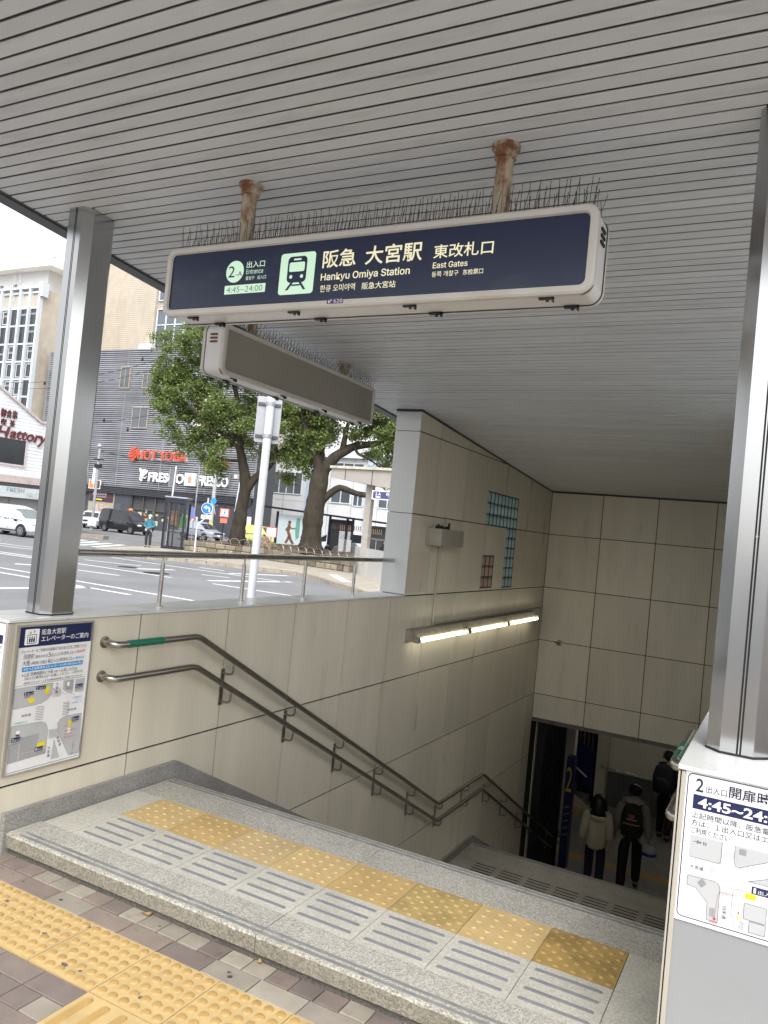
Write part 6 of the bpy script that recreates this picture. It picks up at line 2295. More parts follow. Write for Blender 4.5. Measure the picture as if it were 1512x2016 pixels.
# pale blue-white office on the right
t = thing('pale_office', 'pale blue and white low office behind the trees and bus shelter', 'building')
YP_ = 72.0
MB().box(-53.5, -20, YP_, YP_ + 15, RZ, 9.4).build('wall', m_wallw, t)
m_bp = M('pale blue pier', (0.42, 0.50, 0.62), .7)
for xa_, xb_ in ((-46.2, -44.0), (-38.4, -37.4)):
    MB().box(xa_, xb_, YP_ - .35, YP_ - .002, RZ, 9.2).build('blue_pier', m_bp, t)
MB().box(-54, -19.6, YP_ - .5, YP_ + .0, 9.2, 9.55).build('roof', m_mull, t)
b = MB()
for x0, x1, z0, z1 in ((-52.2, -47.0, 4.8, 7.2), (-42.9, -40.4, 4.2, 5.5), (-40.0, -38.8, 4.0, 5.1), (-36.8, -34.6, 4.0, 5.4), (-33.5, -31, 4.0, 5.4), (-42.9, -39, 7.2, 8.6)):
    wd = MB().box(x0, x1, YP_ - .03, YP_ + .05, z0, z1).build('window', m_glassb, t)
    f = MB()
    n = max(2, int((x1 - x0) / 1.0))
    for i in range(n + 1):
        x = x0 + (x1 - x0) * i / n
        f.box(x - .05, x + .05, YP_ - .09, YP_ - .031, z0, z1)
    f.box(x0 - .05, x1 + .05, YP_ - .09, YP_ - .031, z0 - .11, z0 - .001).box(x0 - .05, x1 + .05, YP_ - .09, YP_ - .031, z1 + .001, z1 + .1)
    f.build('frame', m_mull, wd)
b = MB()
for x in (-53, -49.4, -43.2, -40.2, -36.9):
    b.box(x - .03, x + .03, YP_ - .02, YP_ + .0, RZ, 9.2)
b.box(-53.5, -20, YP_ - .02, YP_, 4.0 - .03, 3.97 + .03)
b.build('panel_joint', M('grey joint', (0.3, 0.31, 0.33), .8), t)
MB().box(-49.9, -44.5, 59.5, 59.8, RZ, 2.6).build('boundary_wall', M('pale boundary wall', (0.6, 0.6, 0.58), .8), t)

# ------------------------------------------------------------------ far station entrance
t = thing('far_station_entrance', 'second concrete station entrance canopy with white parapet and navy sign', 'station entrance')
m_conc = M('weathered grey concrete', (0.33, 0.305, 0.28), .85, var=.12, scale=1, dirt=(0.2, 0.18, 0.16), dscale=.6, damt=.5, dstretch=(1, 1, .5))
b = MB()
b.prism([(-15.75, 28.0, 3.74), (-9.0, 28.0, 3.02), (-9.0, 28.0, 4.22), (-15.75, 28.0, 4.16)], (0, 3.2, 0))
b.build('canopy', m_conc, t)
b = MB()
b.prism([(-15.8, 27.9, 4.165), (-9.0, 27.9, 4.225), (-9.0, 27.9, 4.34), (-15.8, 27.9, 4.28)], (0, 3.4, 0))
b.build('roof_edge', M('mossy pale roof edge', (0.45, 0.43, 0.36), .9, var=.3, scale=6), t)
b = MB()
for x in (-15.0, -13.6, -12.3, -11):
    b.box(x - .012, x + .012, 27.985, 27.999, 3.7 - (x + 15.75) * .107 + .06, 4.16)
b.build('panel_joint', m_dark, t)
MB().box(-14.12, -13.82, 28.5, 28.8, SWZ, 3.62).build('column', M('grey column', (0.36, 0.34, 0.31), .6, .3), t)
pw_ = MB()
for k in range(9):
    x = -15.2 + .62 * k
    y = 29.9 - (x + 15.2) * 1.02
    x2 = x + .612
    y2 = 29.9 - (x2 + 15.2) * 1.02
    pw_.prism([(x, y, SWZ), (x2, y2, SWZ), (x2, y2 + .25, SWZ), (x, y + .25, SWZ)], (0, 0, 1.22))
pw_.build('parapet', m_gloss, t)
r_ = MB()
r_.tube([(-14.3, 29.2, 1.12), (-9.8, 24.6, 1.12)], .025, 8)
for k in range(5):
    x = -14.0 + .95 * k
    y = 29.2 - (x + 14.3) * 1.02
    r_.cyl((x, y, .66), (x, y, 1.12), .015, seg=8)
r_.build('rail', m_tube, t)
sg = MB().box(-13.5, -9.6, 27.95, 28.1, 2.88, 3.28).build('sign_box', m_wl, t)
MB().box(-13.44, -9.66, 27.94, 27.949, 2.93, 3.24).build('sign_face', M('navy sign face', (0.05, 0.06, 0.17), .4), sg)
mb = MB()
O4 = Vector((0, 27.935, 0))
mb.text('2-A', O4, U, V, (-13.32, -13.05, 3.06, 3.2), .01)
mb.box(-13.3, -13.05, 27.93, 27.936, 2.97, 3.02)
mb.text('阪急 大宮駅', O4, U, V, (-12.78, -11.4, 3.08, 3.2), .01)
mb.text('Hankyu Omiya Station', O4, U, V, (-12.7, -11.5, 3.0, 3.05), .0)
mb.build('lettering', m_white_print, sg)

# ------------------------------------------------------------------ bus shelter (runs along the street)
t = thing('bus_shelter', 'long dark framed bus shelter with lit poster case behind the trees', 'bus shelter', (0, 0, 0))
m_fr = M('dark navy steel', (0.018, 0.022, 0.04), .4, .3)
def sh_(px, off=0.0):
    # points along the shelter line: from (-28.9, 40.9) to (-21.1, 45.0)
    return Vector((-28.9 + 7.8 * px - .465 * 0, 40.9 + 4.1 * px, 0)) + F2 * off
b = MB()
b.beam(sh_(-.02, -.4) + Vector((0, 0, 2.42)), sh_(1.25, -.4) + Vector((0, 0, 1.95)), .1, .12)
b.beam(sh_(-.02, 1.2) + Vector((0, 0, 2.42)), sh_(1.25, 1.2) + Vector((0, 0, 1.95)), .1, .12)
b.beam(sh_(-.02, .4) + Vector((0, 0, 2.46)), sh_(1.25, .4) + Vector((0, 0, 1.99)), 1.7, .04)
b.build('roof', m_fr, t)
for px in (.11, .34, .52, .655, .70, .98):
    a = sh_(px)
    MB().obox(a + Vector((0, 0, .8)), .13, .13, 2.7).build('post', m_fr, t)
def panel(px0, px1, z0, z1, off, mat, name, parent):
    a, c = sh_(px0, off), sh_(px1, off)
    a2 = a + F2 * .05
    c2 = c + F2 * .05
    return MB().add([a + Vector((0, 0, z0)), c + Vector((0, 0, z0)), c + Vector((0, 0, z1)), a + Vector((0, 0, z1)), a2 + Vector((0, 0, z0)), c2 + Vector((0, 0, z0)), c2 + Vector((0, 0, z1)), a2 + Vector((0, 0, z1))],
                    [(0, 1, 2, 3), (7, 6, 5, 4), (0, 4, 5, 1), (2, 6, 7, 3), (1, 5, 6, 2), (3, 7, 4, 0)]).build(name, mat, parent)
pc = panel(.12, .335, -.42, 2.0, -.02, M('pale blue poster', (0.62, 0.72, 0.75), .4, var=.1, scale=1.2, emit=(.5, .66, .7), estr=.06), 'poster', t)
dU = (sh_(1) - sh_(0)).normalized()
O5 = sh_(.12, -.03)
def pp(u, v):
    return O5 + dU * u + Vector((0, 0, v))
mb = MB()
for pts, r in (([(.75, 1.35), (.78, 1.1), (.72, .85), (.85, .6)], .10), ([(.85, .62), (.75, .3), (.62, .05)], .085), ([(.85, .62), (.95, .3), (1.15, .02)], .085), ([(.78, 1.2), (1.0, 1.05), (1.2, 1.1)], .04), ([(.74, 1.2), (.55, .95), (.75, .85)], .04)):
    for a, c in zip(pts[:-1], pts[1:]):
        d = Vector((c[0] - a[0], c[1] - a[1])).normalized()
        nx_, ny_ = -d.y * r, d.x * r
        mb.poly([pp(a[0] - nx_, a[1] - ny_), pp(c[0] - nx_, c[1] - ny_), pp(c[0] + nx_, c[1] + ny_), pp(a[0] + nx_, a[1] + ny_)])
mb.poly([pp(.78 + .11 * cos(k * pi / 6), 1.48 + .13 * sin(k * pi / 6)) for k in range(12)])
mb.build('runner_picture', M('brown orange picture', (0.24, 0.10, 0.05), .6, var=.6, scale=3), pc)
mb = MB()
mb.poly([pp(1.3, .3), pp(1.5, .5), pp(1.48, 1.8), pp(1.25, 1.8), pp(1.2, 1.0)])
mb.build('green_picture', M('green picture', (0.18, 0.45, 0.36), .6), pc)
panel(.345, .44, -.35, 1.2, .2, M('dark green board', (0.04, 0.07, 0.06), .5), 'green_board', t)
tb = panel(.525, .695, -.4, 2.0, .05, M('dark board', (0.02, 0.02, 0.025), .5), 'timetable_board', t)
panel(.60, .69, -.1, 1.25, .02, M('grey timetable', (0.45, 0.46, 0.48), .5, var=.25, scale=4), 'timetable', tb)
panel(.53, .68, 1.35, 1.75, .02, M('dark sign strip', (0.05, 0.045, 0.05), .5, var=.6, scale=6), 'stop_sign', tb)
b = MB()
for k in range(11):
    px = .605 + .0155 * k
    a = sh_(px, -.03)
    b.obox(a + Vector((0, 0, 1.5)), .05, .03, .36)
for k in range(9):
    px = .80 + .0155 * k
    a = sh_(px, -.03)
    b.obox(a + Vector((0, 0, 1.4)), .05, .03, .36)
b.build('wooden_slat', M('pale wood slat', (0.38, 0.28, 0.18), .6), t)
panel(.78, 1.1, -.4, 1.8, .15, M('smoked shelter wall', (0.06, 0.065, 0.075), .2), 'back_panel', t)
# ================================================================== cars
m_tyre = M('tyre rubber', (0.015, 0.015, 0.016), .8)
m_rim = M('alloy rim', (0.5, 0.5, 0.52), .3, .9)
m_lampg = M('headlamp glass', (0.6, 0.65, 0.7), .08, spec=.9)
m_redg = M('tail lamp', (0.35, 0.02, 0.02), .2)
m_cglass = M('car glass', (0.025, 0.03, 0.034), .05, spec=.9)
m_cglass2 = M('light car glass', (0.16, 0.19, 0.19), .05, spec=.9)
m_blackp = M('black plastic', (0.02, 0.02, 0.022), .6)  # black trim of arches, sills, mirrors, grilles and door gaps

def car(label, loc, rz, paint, st, wheels, wr, group=None, glass=m_cglass, sides=((2, 3),), grille=True, chrome=False):
    """st: stations from the tail to the nose (x, z bottom, z belt, z roof, half width, half roof width);
    x forward. wheels: (rear x, front x)"""
    t = thing('car', label, 'car', loc, rz, group)
    V, F = [], []
    def ring(s):
        x, zb, zm, zt, w_, wt = s
        h = zm - zb
        half = [(w_ * .86, zb), (w_ * .97, zb + h * .16), (w_, zb + h * .45), (w_ * .985, zm - h * .12), (w_ * .95, zm), (wt, zt - (zt - zm) * .06 - .004), (wt * .72, zt), (0, zt + .012)]
        return [(x, y, z) for y, z in half] + [(x, -y, z) for y, z in reversed(half[:-1])]
    R_ = [ring(s) for s in st]
    m = len(R_[0])
    for r in R_:
        V += r
    for i in range(len(st) - 1):
        for j in range(m - 1):
            a = i * m + j
            F.append((a, a + 1, a + m + 1, a + m))
        F.append((i * m + m - 1, i * m, (i + 1) * m, (i + 1) * m + m - 1))
    F.append(tuple(reversed(range(m))))
    F.append(tuple(range((len(st) - 1) * m, len(st) * m)))
    MB().add(V, F).build('body', paint, t, smooth=38)
    def P_(i, j):
        return Vector(R_[i][j])
    # side glass between belt (4) and roof edge (5), one pane per cabin section
    for (i0, i1) in sides:
        for side in (0, 1):
            jb, jt = (4, 5) if side == 0 else (m - 4 - 0, m - 5 - 0)
            jb = 4 if side == 0 else m - 4
            jt = 5 if side == 0 else m - 5
            A, B, C2, D = P_(i0, jb), P_(i1, jb), P_(i1, jt), P_(i0, jt)
            n = (B - A).cross(D - A).normalized()
            if (n.y > 0) != (side == 0):
                n = -n
            def L_(u, v):
                return (A * (1 - u) + B * u) * (1 - v) + (D * (1 - u) + C2 * u) * v + n * .008
            MB().poly([L_(.05, .10), L_(.95, .10), L_(.95, .86), L_(.05, .86)]).build('side_window', glass, t)
    # windscreens: steepest sections fore and aft
    def screen(i0, i1, name):
        A, B = P_(i0, 5 if st[i0][3] > st[i1][3] else 4), P_(i1, 4 if st[i0][3] > st[i1][3] else 5)
        lo, hi = (i1, i0) if st[i0][3] > st[i1][3] else (i0, i1)
        def rowp(i, k):
            js = [5, 6, 7, 8, 9]
            return P_(i, js[k])
        mb = MB()
        vs = []
        for i in (lo, hi):
            for k in range(5):
                vs.append(rowp(i, k))
        c = Vector((1 if lo > hi else -1, 0, .9)).normalized() * .012
        vv = []
        for k in range(5):
            a, b_ = vs[k], vs[5 + k]
            vv += [a + (b_ - a) * .06 + c, a + (b_ - a) * .93 + c]
        for q in range(2):
            vv[q].y *= .93
            vv[8 + q].y *= .93
        mb.add(vv, [(2 * k, 2 * k + 2, 2 * k + 3, 2 * k + 1) for k in range(4)])
        mb.build(name, glass, t, smooth=50)
    return t, st, R_, P_, screen

def finish(t, st, wheels, wr, halfw, grille=True, lamp_z=.62, plate=True, light_rim=True, front=True):
    for x in wheels:
        for s in (-1, 1):
            arch = MB()
            y = s * (halfw + .002)
            pts = []
            n = 14
            vin, vout = [], []
            for k in range(n + 1):
                a = pi * k / n
                vin.append((x + cos(a) * wr * 1.0, y, wr + sin(a) * wr * 1.0))
                vout.append((x + cos(a) * wr * 1.17, y, wr + sin(a) * wr * 1.17))
            V = vin + vout
            arch.add(V, [(k, k + 1, n + 2 + k, n + 1 + k) for k in range(n)])
            arch.poly([(x + cos(2 * pi * k / 20) * wr * 1.02, y - s * .001, wr + sin(2 * pi * k / 20) * wr * 1.02) for k in range(20)])
            arch.build('wheel_arch', m_blackp, t)
            w_ = MB().lathe([(wr * .62, -.10), (wr * .93, -.105), (wr, -.08), (wr, .08), (wr * .93, .105), (wr * .62, .10)], (x, s * (halfw - .085), wr), 'y', 24).build('wheel', m_tyre, t, smooth=40)
            rm = MB()
            yo = s * (halfw + .018)
            for k in range(7):
                a = 2 * pi * k / 7
                p0 = Vector((x, yo, wr))
                p1 = p0 + Vector((cos(a), 0, sin(a))) * wr * .62
                rm.beam(p0, p1, .05, .02, (0, 1, 0))
            ring_ = [(x + cos(2 * pi * k / 24) * wr * .64, yo, wr + sin(2 * pi * k / 24) * wr * .64) for k in range(24)]
            rin = [(x + cos(2 * pi * k / 24) * wr * .55, yo, wr + sin(2 * pi * k / 24) * wr * .55) for k in range(24)]
            rm.add(ring_ + rin, [(k, (k + 1) % 24, 24 + (k + 1) % 24, 24 + k) for k in range(24)])
            rm.lathe([(wr * .16, 0), (wr * .14, s * .012)], (x, yo, wr), 'y', 12)
            rm.build('rim', m_rim, w_)
    x1 = st[-1][0]
    xb = st[-2][0]
    z = lamp_z
    for s in (-1, 1):
        MB().ell((x1 - .12, s * halfw * .74, z), .16, .20, .095, 12, 8).build('headlight', m_lampg, t, smooth=60)
        MB().ell((st[0][0] + .05, s * halfw * .86, z + .25), .07, .10, .16, 10, 8).build('tail_light', m_redg, t, smooth=60)
        mr = MB().ell((st[0][0] * 0 + xb * .55, s * (halfw + .10), st[-2][2] + .10), .07, .10, .075, 10, 8)
        mr.build('mirror', m_blackp if light_rim else m_blackp, t, smooth=60)
        MB().box(st[0][0] + 1.0, x1 - .9, s * (halfw - .005) - .008, s * (halfw - .005) + .008, .30, .36).build('sill', m_blackp, t)
        for xx in (xb * .1, -.9):
            MB().box(xx, xx + .17, s * (halfw + .004) - .012, s * (halfw + .004) + .012, st[2][2] - .16, st[2][2] - .125).build('door_handle', m_rim, t)
            MB().box(xx + .3, xx + .308, s * (halfw + .0015) - .003, s * (halfw + .0015) + .003, .42, st[2][2] - .03).build('door_gap', m_blackp, t)
    if grille:
        MB().box(x1 - .03, x1 + .012, -halfw * .5, halfw * .5, z - .10, z + .05).build('grille', m_blackp, t)
        MB().box(x1 - .03, x1 + .015, -halfw * .62, halfw * .62, .28, .40).build('lower_grille', m_blackp, t)
    if plate:
        MB().box(x1 + .012, x1 + .022, -.165, .165, .42, .585).build('number_plate', m_wl, t)

def minivan(label, loc, rz, paint, L=4.7, H=1.85, W=.86, group=None, glass=m_cglass):
    st = [(-L / 2, .38, .95, 1.0, W * .92, W * .8), (-L / 2 + .08, .30, 1.02, H - .10, W * .97, W * .80), (-L / 2 + .32, .26, 1.05, H, W, W * .83), (-L / 2 + 1.35, .24, 1.03, H + .01, W, W * .84), (-L / 2 + 2.45, .24, 1.0, H, W, W * .83),
          (L / 2 - 1.75, .24, .97, H - .14, W, W * .79), (L / 2 - .78, .25, .94, .98, W * .99, W * .82), (L / 2 - .25, .27, .78, .82, W * .95, W * .75), (L / 2, .34, .66, .70, W * .84, W * .6)]
    t, st, R_, P_, screen = car(label, loc, rz, paint, st, None, .33, group, glass, ((2, 3), (3, 4), (4, 5), (5, 6)))
    screen(5, 6, 'windscreen')
    screen(0, 1, 'rear_window')
    finish(t, st, (-L / 2 + .85, L / 2 - .88), .33, W, lamp_z=.74)
    return t
def hatch(label, loc, rz, paint, L=3.95, H=1.52, W=.84, glass=m_cglass, group=None):
    st = [(-L / 2, .38, .85, .9, W * .9, W * .75), (-L / 2 + .12, .28, .95, H - .28, W * .96, W * .74), (-L / 2 + .55, .24, .96, H - .03, W, W * .78), (-L / 2 + 1.35, .22, .94, H, W, W * .79), (-.05, .22, .92, H - .02, W, W * .78),
          (.35, .22, .9, H - .12, W, W * .74), (L / 2 - .85, .23, .87, .92, W * .99, W * .82), (L / 2 - .28, .26, .74, .78, W * .95, W * .74), (L / 2, .34, .60, .64, W * .82, W * .58)]
    t, st, R_, P_, screen = car(label, loc, rz, paint, st, None, .30, group, glass, ((2, 3), (3, 4), (4, 5), (5, 6)))
    screen(5, 6, 'windscreen')
    screen(0, 1, 'rear_window')
    finish(t, st, (-L / 2 + .72, L / 2 - .78), .30, W, lamp_z=.68)
    return t
def boxkei(label, loc, rz, paint, L=3.4, H=1.62, W=.74):
    st = [(-L / 2, .34, .9, .95, W * .94, W * .85), (-L / 2 + .05, .27, .95, H - .15, W * .98, W * .84), (-L / 2 + .25, .24, .95, H, W, W * .86), (-L / 2 + 1.1, .22, .93, H + .01, W, W * .87), (-.1, .22, .92, H, W, W * .86),
          (.45, .22, .92, H - .05, W, W * .83), (.95, .23, .90, .95, W * .99, W * .86), (L / 2 - .15, .26, .80, .84, W * .96, W * .8), (L / 2, .32, .62, .66, W * .88, W * .7)]
    t, st, R_, P_, screen = car(label, loc, rz, paint, st, None, .28, None, m_cglass, ((2, 3), (3, 4), (4, 5), (5, 6)))
    screen(5, 6, 'windscreen')
    screen(0, 1, 'rear_window')
    finish(t, st, (-L / 2 + .55, L / 2 - .62), .28, W, lamp_z=.72)
    return t
m_wcar = M('white car paint', (0.62, 0.66, 0.72), .22, var=.02, coat=.5)
m_bcar = M('black car paint', (0.012, 0.013, 0.018), .15, var=.05, coat=.6)
m_scar = M('silver blue car paint', (0.42, 0.46, 0.53), .28, .4, var=.04, coat=.4)
m_ycar = M('lime yellow car paint', (0.58, 0.60, 0.20), .3, var=.03, coat=.4)
minivan('white people carrier driving on the left before the white boarded cafe', (-34.9, 26.3, RZ), radians(4), m_wcar, 4.75, 1.66, .88, None, m_cglass2)
bv = minivan('black minivan with an orange roof lamp before the shop front', (-44.2, 43.4, RZ), radians(-3), m_bcar, 4.75, 1.88, .86)
tag(MB().ell((0, 0, .06), .12, .2, .09, 12, 8).build('roof_lamp', M('orange roof lamp', (0.8, 0.25, 0.1), .4, emit=(.9, .25, .08), estr=.25), bv, loc=(.35, 0, 1.87)), None)
hatch('small white car with black grille facing out beside the black minivan', (-50.6, 45.6, RZ), radians(-50), m_wcar, 3.9, 1.5)
hatch('silver blue hatchback on the street behind the hoop fence', (-39.9, 47.5, RZ), radians(-6), m_scar)
boxkei('lime yellow small box car between the two tree trunks', (-37.0, 51.6, RZ), radians(8), m_ycar)
minivan('white van seen through the bus shelter, right of the big trunk', (-26.9, 47.6, RZ), radians(200), m_wcar, 4.7, 1.9)
hatch('white car at the far right seen under the far entrance rail', (-23.2, 48.2, RZ), radians(190), m_wcar)

# ================================================================== street furniture
m_post = M('white painted post', (0.62, 0.65, 0.70), .4, var=.04, scale=4, dirt=(0.4, 0.4, 0.4), dscale=3, damt=.4)
m_galv = M('galvanised back plate', (0.40, 0.41, 0.44), .45, .6, var=.08)
# near sign post with the back of a traffic sign
t = thing('traffic_sign_post', 'tall white sign post close behind the parapet, its plate seen from the back', 'sign post', (-2.27, 4.93, 0))
MB().cyl((0, 0, -.55), (0, 0, 2.92), .046, seg=20).lathe([(.047, 2.92), (.03, 2.945), (.001, 2.95)], (0, 0, 0)).build('post', m_post, t, smooth=40)
dv = Vector((.80, .60, 0)).normalized()          # plate runs this way, its back to the camera
nv_ = Vector((dv.y, -dv.x, 0))
b = MB()
out = rrect(-.15, .13, 2.40, 2.93, .02)
b.prism([dv * (u + .0) - nv_ * .075 + Vector((0, 0, v)) for u, v in out], -nv_ * .006)
pl_ = b.build('plate', m_galv, t)
b = MB()
for z in (2.47, 2.84):
    b.beam(-dv * .14 - nv_ * .066 + Vector((0, 0, z)), dv * .12 - nv_ * .066 + Vector((0, 0, z)), .018, .035)
b.build('rail', M('dark back rail', (0.10, 0.10, 0.11), .5, .5), pl_)
b = MB()
for z in (2.47, 2.84):
    b.lathe([(.050, z - .022), (.052, z - .02), (.052, z + .02), (.050, z + .022)], (0, 0, 0), seg=18)
    b.obox(nv_ * -.05 + dv * -.03 + Vector((0, 0, z)), .03, .05, .03)
b.build('clamp', m_galv, t)
# thin white pole on the island
t = thing('thin_sign_post', 'thin white post with a narrow edge-on plate before the phone booth', 'sign post', (-27.1, 29.9, SWZ))
MB().cyl((0, 0, 0), (.12, .06, 4.5), .05, .045, 12).build('post', m_post, t, smooth=40)
MB().obox((.0, .0, 3.85), .06, .5, .95).build('plate', m_galv, t)
# blue arrow sign on a bent white post
t = thing('arrow_sign', 'round blue sign with white left turn arrow on a bent white post', 'traffic sign', (-22.81, 27.37, SWZ))
MB().tube([R2 * 0, R2 * .0 + Vector((0, 0, 1.35)), R2 * .08 + Vector((0, 0, 1.55)), R2 * .36 + Vector((0, 0, 1.85)), R2 * .42 + Vector((0, 0, 2.0)), R2 * .42 + Vector((0, 0, 2.85))], .038, 10).build('post', m_post, t, smooth=50)
def fwd_frame(off):
    return off, R2, Vector((0, 0, 1))
c0 = R2 * .42 - F2 * .06 + Vector((0, 0, 2.33))
def disc(mb, c, r, off, n=28, th=.012):
    mb.prism([c + R2 * r * cos(2 * pi * k / n) + Vector((0, 0, r * sin(2 * pi * k / n))) - F2 * off for k in range(n)], F2 * th)
mb = MB(); disc(mb, c0, .285, 0); d1 = mb.build('disc', m_white_print, t)
mb = MB(); disc(mb, c0, .265, .003, 28, .004); mb.build('blue_face', M('road sign blue', (0.01, 0.16, 0.55), .4), t)
ar = [(.09, -.17), (.15, -.17), (.15, .02), (.10, .085), (-.03, .085), (-.03, .15), (-.18, .045), (-.03, -.06), (-.03, .01), (.06, .01), (.09, -.02)]
MB().poly([c0 + R2 * x + Vector((0, 0, z)) - F2 * .006 for x, z in ar]).build('white_arrow', m_white_print, t)
pl2 = MB().prism([c0 + R2 * x + Vector((0, 0, z)) for x, z in ((-.26, -.52), (.26, -.52), (.26, -.33), (-.26, -.33))], F2 * .01).build('small_plate', m_white_print, t)
MB().text('自転車を除く', c0 - F2 * .003, R2, Vector((0, 0, 1)), (-.21, .21, -.48, -.37), .01).build('lettering', m_ink, pl2)
b = MB().prism([c0 + R2 * x + F2 * .12 + Vector((0, 0, z)) for x, z in ((.05, .48), (.33, .1), (.42, -.3), (.3, -.1))], F2 * .01)
b.build('back_plate', m_galv, t)
# notice board on a wooden stake in the planter
t = thing('notice_board', 'small red framed white notice on a wooden stake in the planter', 'notice board', (-20.84, 30.87, PLT))
MB().cyl((0, 0, -.1), (0, 0, .75), .04, seg=8).build('stake', M('wooden stake', (0.3, 0.2, 0.12), .8, var=.2), t)
bd = MB().prism([R2 * x - F2 * .05 + Vector((0, 0, z)) for x, z in ((-.28, .62), (.28, .62), (.28, 1.15), (-.28, 1.15))], F2 * .03).build('board', m_red_print, t)
MB().prism([R2 * x - F2 * .055 + Vector((0, 0, z)) for x, z in ((-.235, .665), (.235, .665), (.235, 1.105), (-.235, 1.105))], F2 * .004).build('sheet', m_white_print, bd)
mb = MB()
for k in range(6):
    mb.poly([R2 * x - F2 * .058 + Vector((0, 0, 1.04 - .055 * k + z)) for x, z in ((-.18, 0), (.10 + .06 * (k % 3), 0), (.10 + .06 * (k % 3), .02), (-.18, .02))])
mb.build('faint_lines', m_red_print, bd)
# utility pole, street lamp
t = thing('utility_pole', 'grey concrete utility pole before the second white lettering', 'utility pole', (-45.1, 54.7, RZ))
MB().cyl((0, 0, 0), (0, 0, 20.0), .19, .14, 14).build('pole', M('pale concrete pole', (0.42, 0.42, 0.42), .8, var=.1), t, smooth=40)
MB().lathe([(.195, .5), (.2, .5), (.2, 1.4), (.195, 1.4)], (0, 0, 0)).build('yellow_band', m_yellow_print, t)
b = MB()
for z in (8.1, 5.1, 3.0):
    b.lathe([(.2, z), (.21, z), (.21, z + .1), (.2, z + .1)], (0, 0, 0), seg=14)
    b.tube([(.1, 0, z), (.5, .1, z + .1)], .04, 6)
b.build('steel_band', m_galv, t)
t = thing('street_lamp', 'slim white street lamp with square head before the shop front', 'street lamp', (-40.8, 52.5, RZ))
MB().tube([(0, 0, 0), (.1, .05, 2.5), (.25, .12, 5.5)], [.07, .06, .05], 10).build('post', m_post, t, smooth=50)
hd_ = MB().obox((.05, 0, 5.75), .55, .35, .45).build('lamp_head', m_galv, t)
MB().obox((-.02, -.2, 5.72), .3, .06, .28).build('lamp_glass', M('pale yellow lamp glass', (0.8, 0.85, 0.6), .3), hd_)
t = thing('utility_pole', 'grey pole with camera ball and traffic gear beside the steel column', 'utility pole', (-46.4, 41.9, RZ))
MB().cyl((0, 0, 0), (0, 0, 6.6), .11, .10, 12).build('pole', M('grey blue pole', (0.36, 0.38, 0.40), .6), t, smooth=40)
MB().ell((-.05, 0, 6.75), .22, .22, .22, 12, 8).build('camera_ball', m_galv, t, smooth=60)
MB().box(-.45, .5, -.12, .12, 5.62, 5.74).box(-.25, .3, -.15, .15, 5.0, 5.3).build('cross_arm', m_black, t)
MB().box(-.35, -.1, -.15, .15, 3.7, 5.0).build('white_box', m_wl, t)
MB().box(-.3, .6, -.18, -.12, .35, 1.05).build('notice', m_wl, t)
# pedestrian sign
t = thing('crossing_sign', 'red framed square crossing sign with a small orange plate under it', 'traffic sign', (-37.2, 46.9, RZ))
MB().cyl((0, 0, 0), (0, 0, 3.0), .05, seg=10).build('post', m_fr, t)
c1 = Vector((0, 0, 2.42)) - F2 * .08
MB().prism([c1 + R2 * x + Vector((0, 0, z)) for x, z in rrect(-.38, .38, -.36, .36, .05)], F2 * .02).build('plate', m_redl, t)
MB().prism([c1 - F2 * .005 + R2 * x + Vector((0, 0, z)) for x, z in ((-.29, -.27), (.29, -.27), (.29, .27), (-.29, .27))], F2 * .004).build('white_face', m_wl, t)
mb = MB()
for a, c in (((0, .14), (0, -.02)), ((0, -.02), (-.1, -.2)), ((0, -.02), (.1, -.2)), ((-.11, .04), (.11, .04))):
    d = Vector((c[0] - a[0], c[1] - a[1])).normalized()
    x_, y_ = -d.y * .03, d.x * .03
    mb.poly([c1 - F2 * .009 + R2 * p + Vector((0, 0, q)) for p, q in ((a[0] - x_, a[1] - y_), (c[0] - x_, c[1] - y_), (c[0] + x_, c[1] + y_), (a[0] + x_, a[1] + y_))])
mb.poly([c1 - F2 * .009 + R2 * (.05 * cos(k * pi / 5)) + Vector((0, 0, .19 + .05 * sin(k * pi / 5))) for k in range(10)])
mb.build('walking_figure', m_blue_print, t)
MB().prism([c1 + R2 * x + Vector((0, 0, z)) for x, z in ((-.28, -.82), (.28, -.82), (.28, -.45), (-.28, -.45))], F2 * .02).build('orange_plate', M('orange red plate', (0.7, 0.2, 0.12), .5), t)
t = thing('round_blue_sign', 'small round blue sign on the grey utility pole', 'traffic sign', (-45.0, 54.3, -.45))
mb = MB(); disc(mb, Vector((.3, 0, 3.2)), .27, 0); mb.build('disc', m_blue_print, t)
mb = MB(); disc(mb, Vector((.3, 0, 2.75)), .13, 0); mb.build('lower_disc', m_blue_print, t)
MB().beam((-.35, .4, 3.2), (.3, 0, 3.2), .05, .05).build('bracket', m_galv, t)
# advertising flag with 5
t = thing('banner_flag', 'blue and red banner flag with a white figure 5 behind the silver car', 'flag', (-47.6, 54.5, RZ))
MB().cyl((0, 0, 0), (0, 0, 2.9), .025, seg=8).build('pole', m_wl, t)
fl_ = MB().prism([Vector((.02, 0, .5)), Vector((.85, 0, .35)), Vector((.8, 0, 1.6)), Vector((.4, 0, 2.7)), Vector((.02, 0, 2.8))], (0, .02, 0)).build('cloth', M('violet blue cloth', (0.14, 0.18, 0.50), .7, var=.1), t)
mb = MB()
mb.prism([Vector((.42 + .33 * cos(k * pi / 10), -.012, 1.35 + .36 * sin(k * pi / 10))) for k in range(20)], (0, .008, 0)).build('red_disc', m_redl, fl_)
MB().text('5', Vector((0, -.016, 0)), U, V, (.26, .58, 1.12, 1.6), .03).build('number', m_white_print, fl_)
t = thing('banner_post', 'dark thin post with round plate seen edge on beside the phone booth', 'post', (-25.6, 30.2, SWZ))
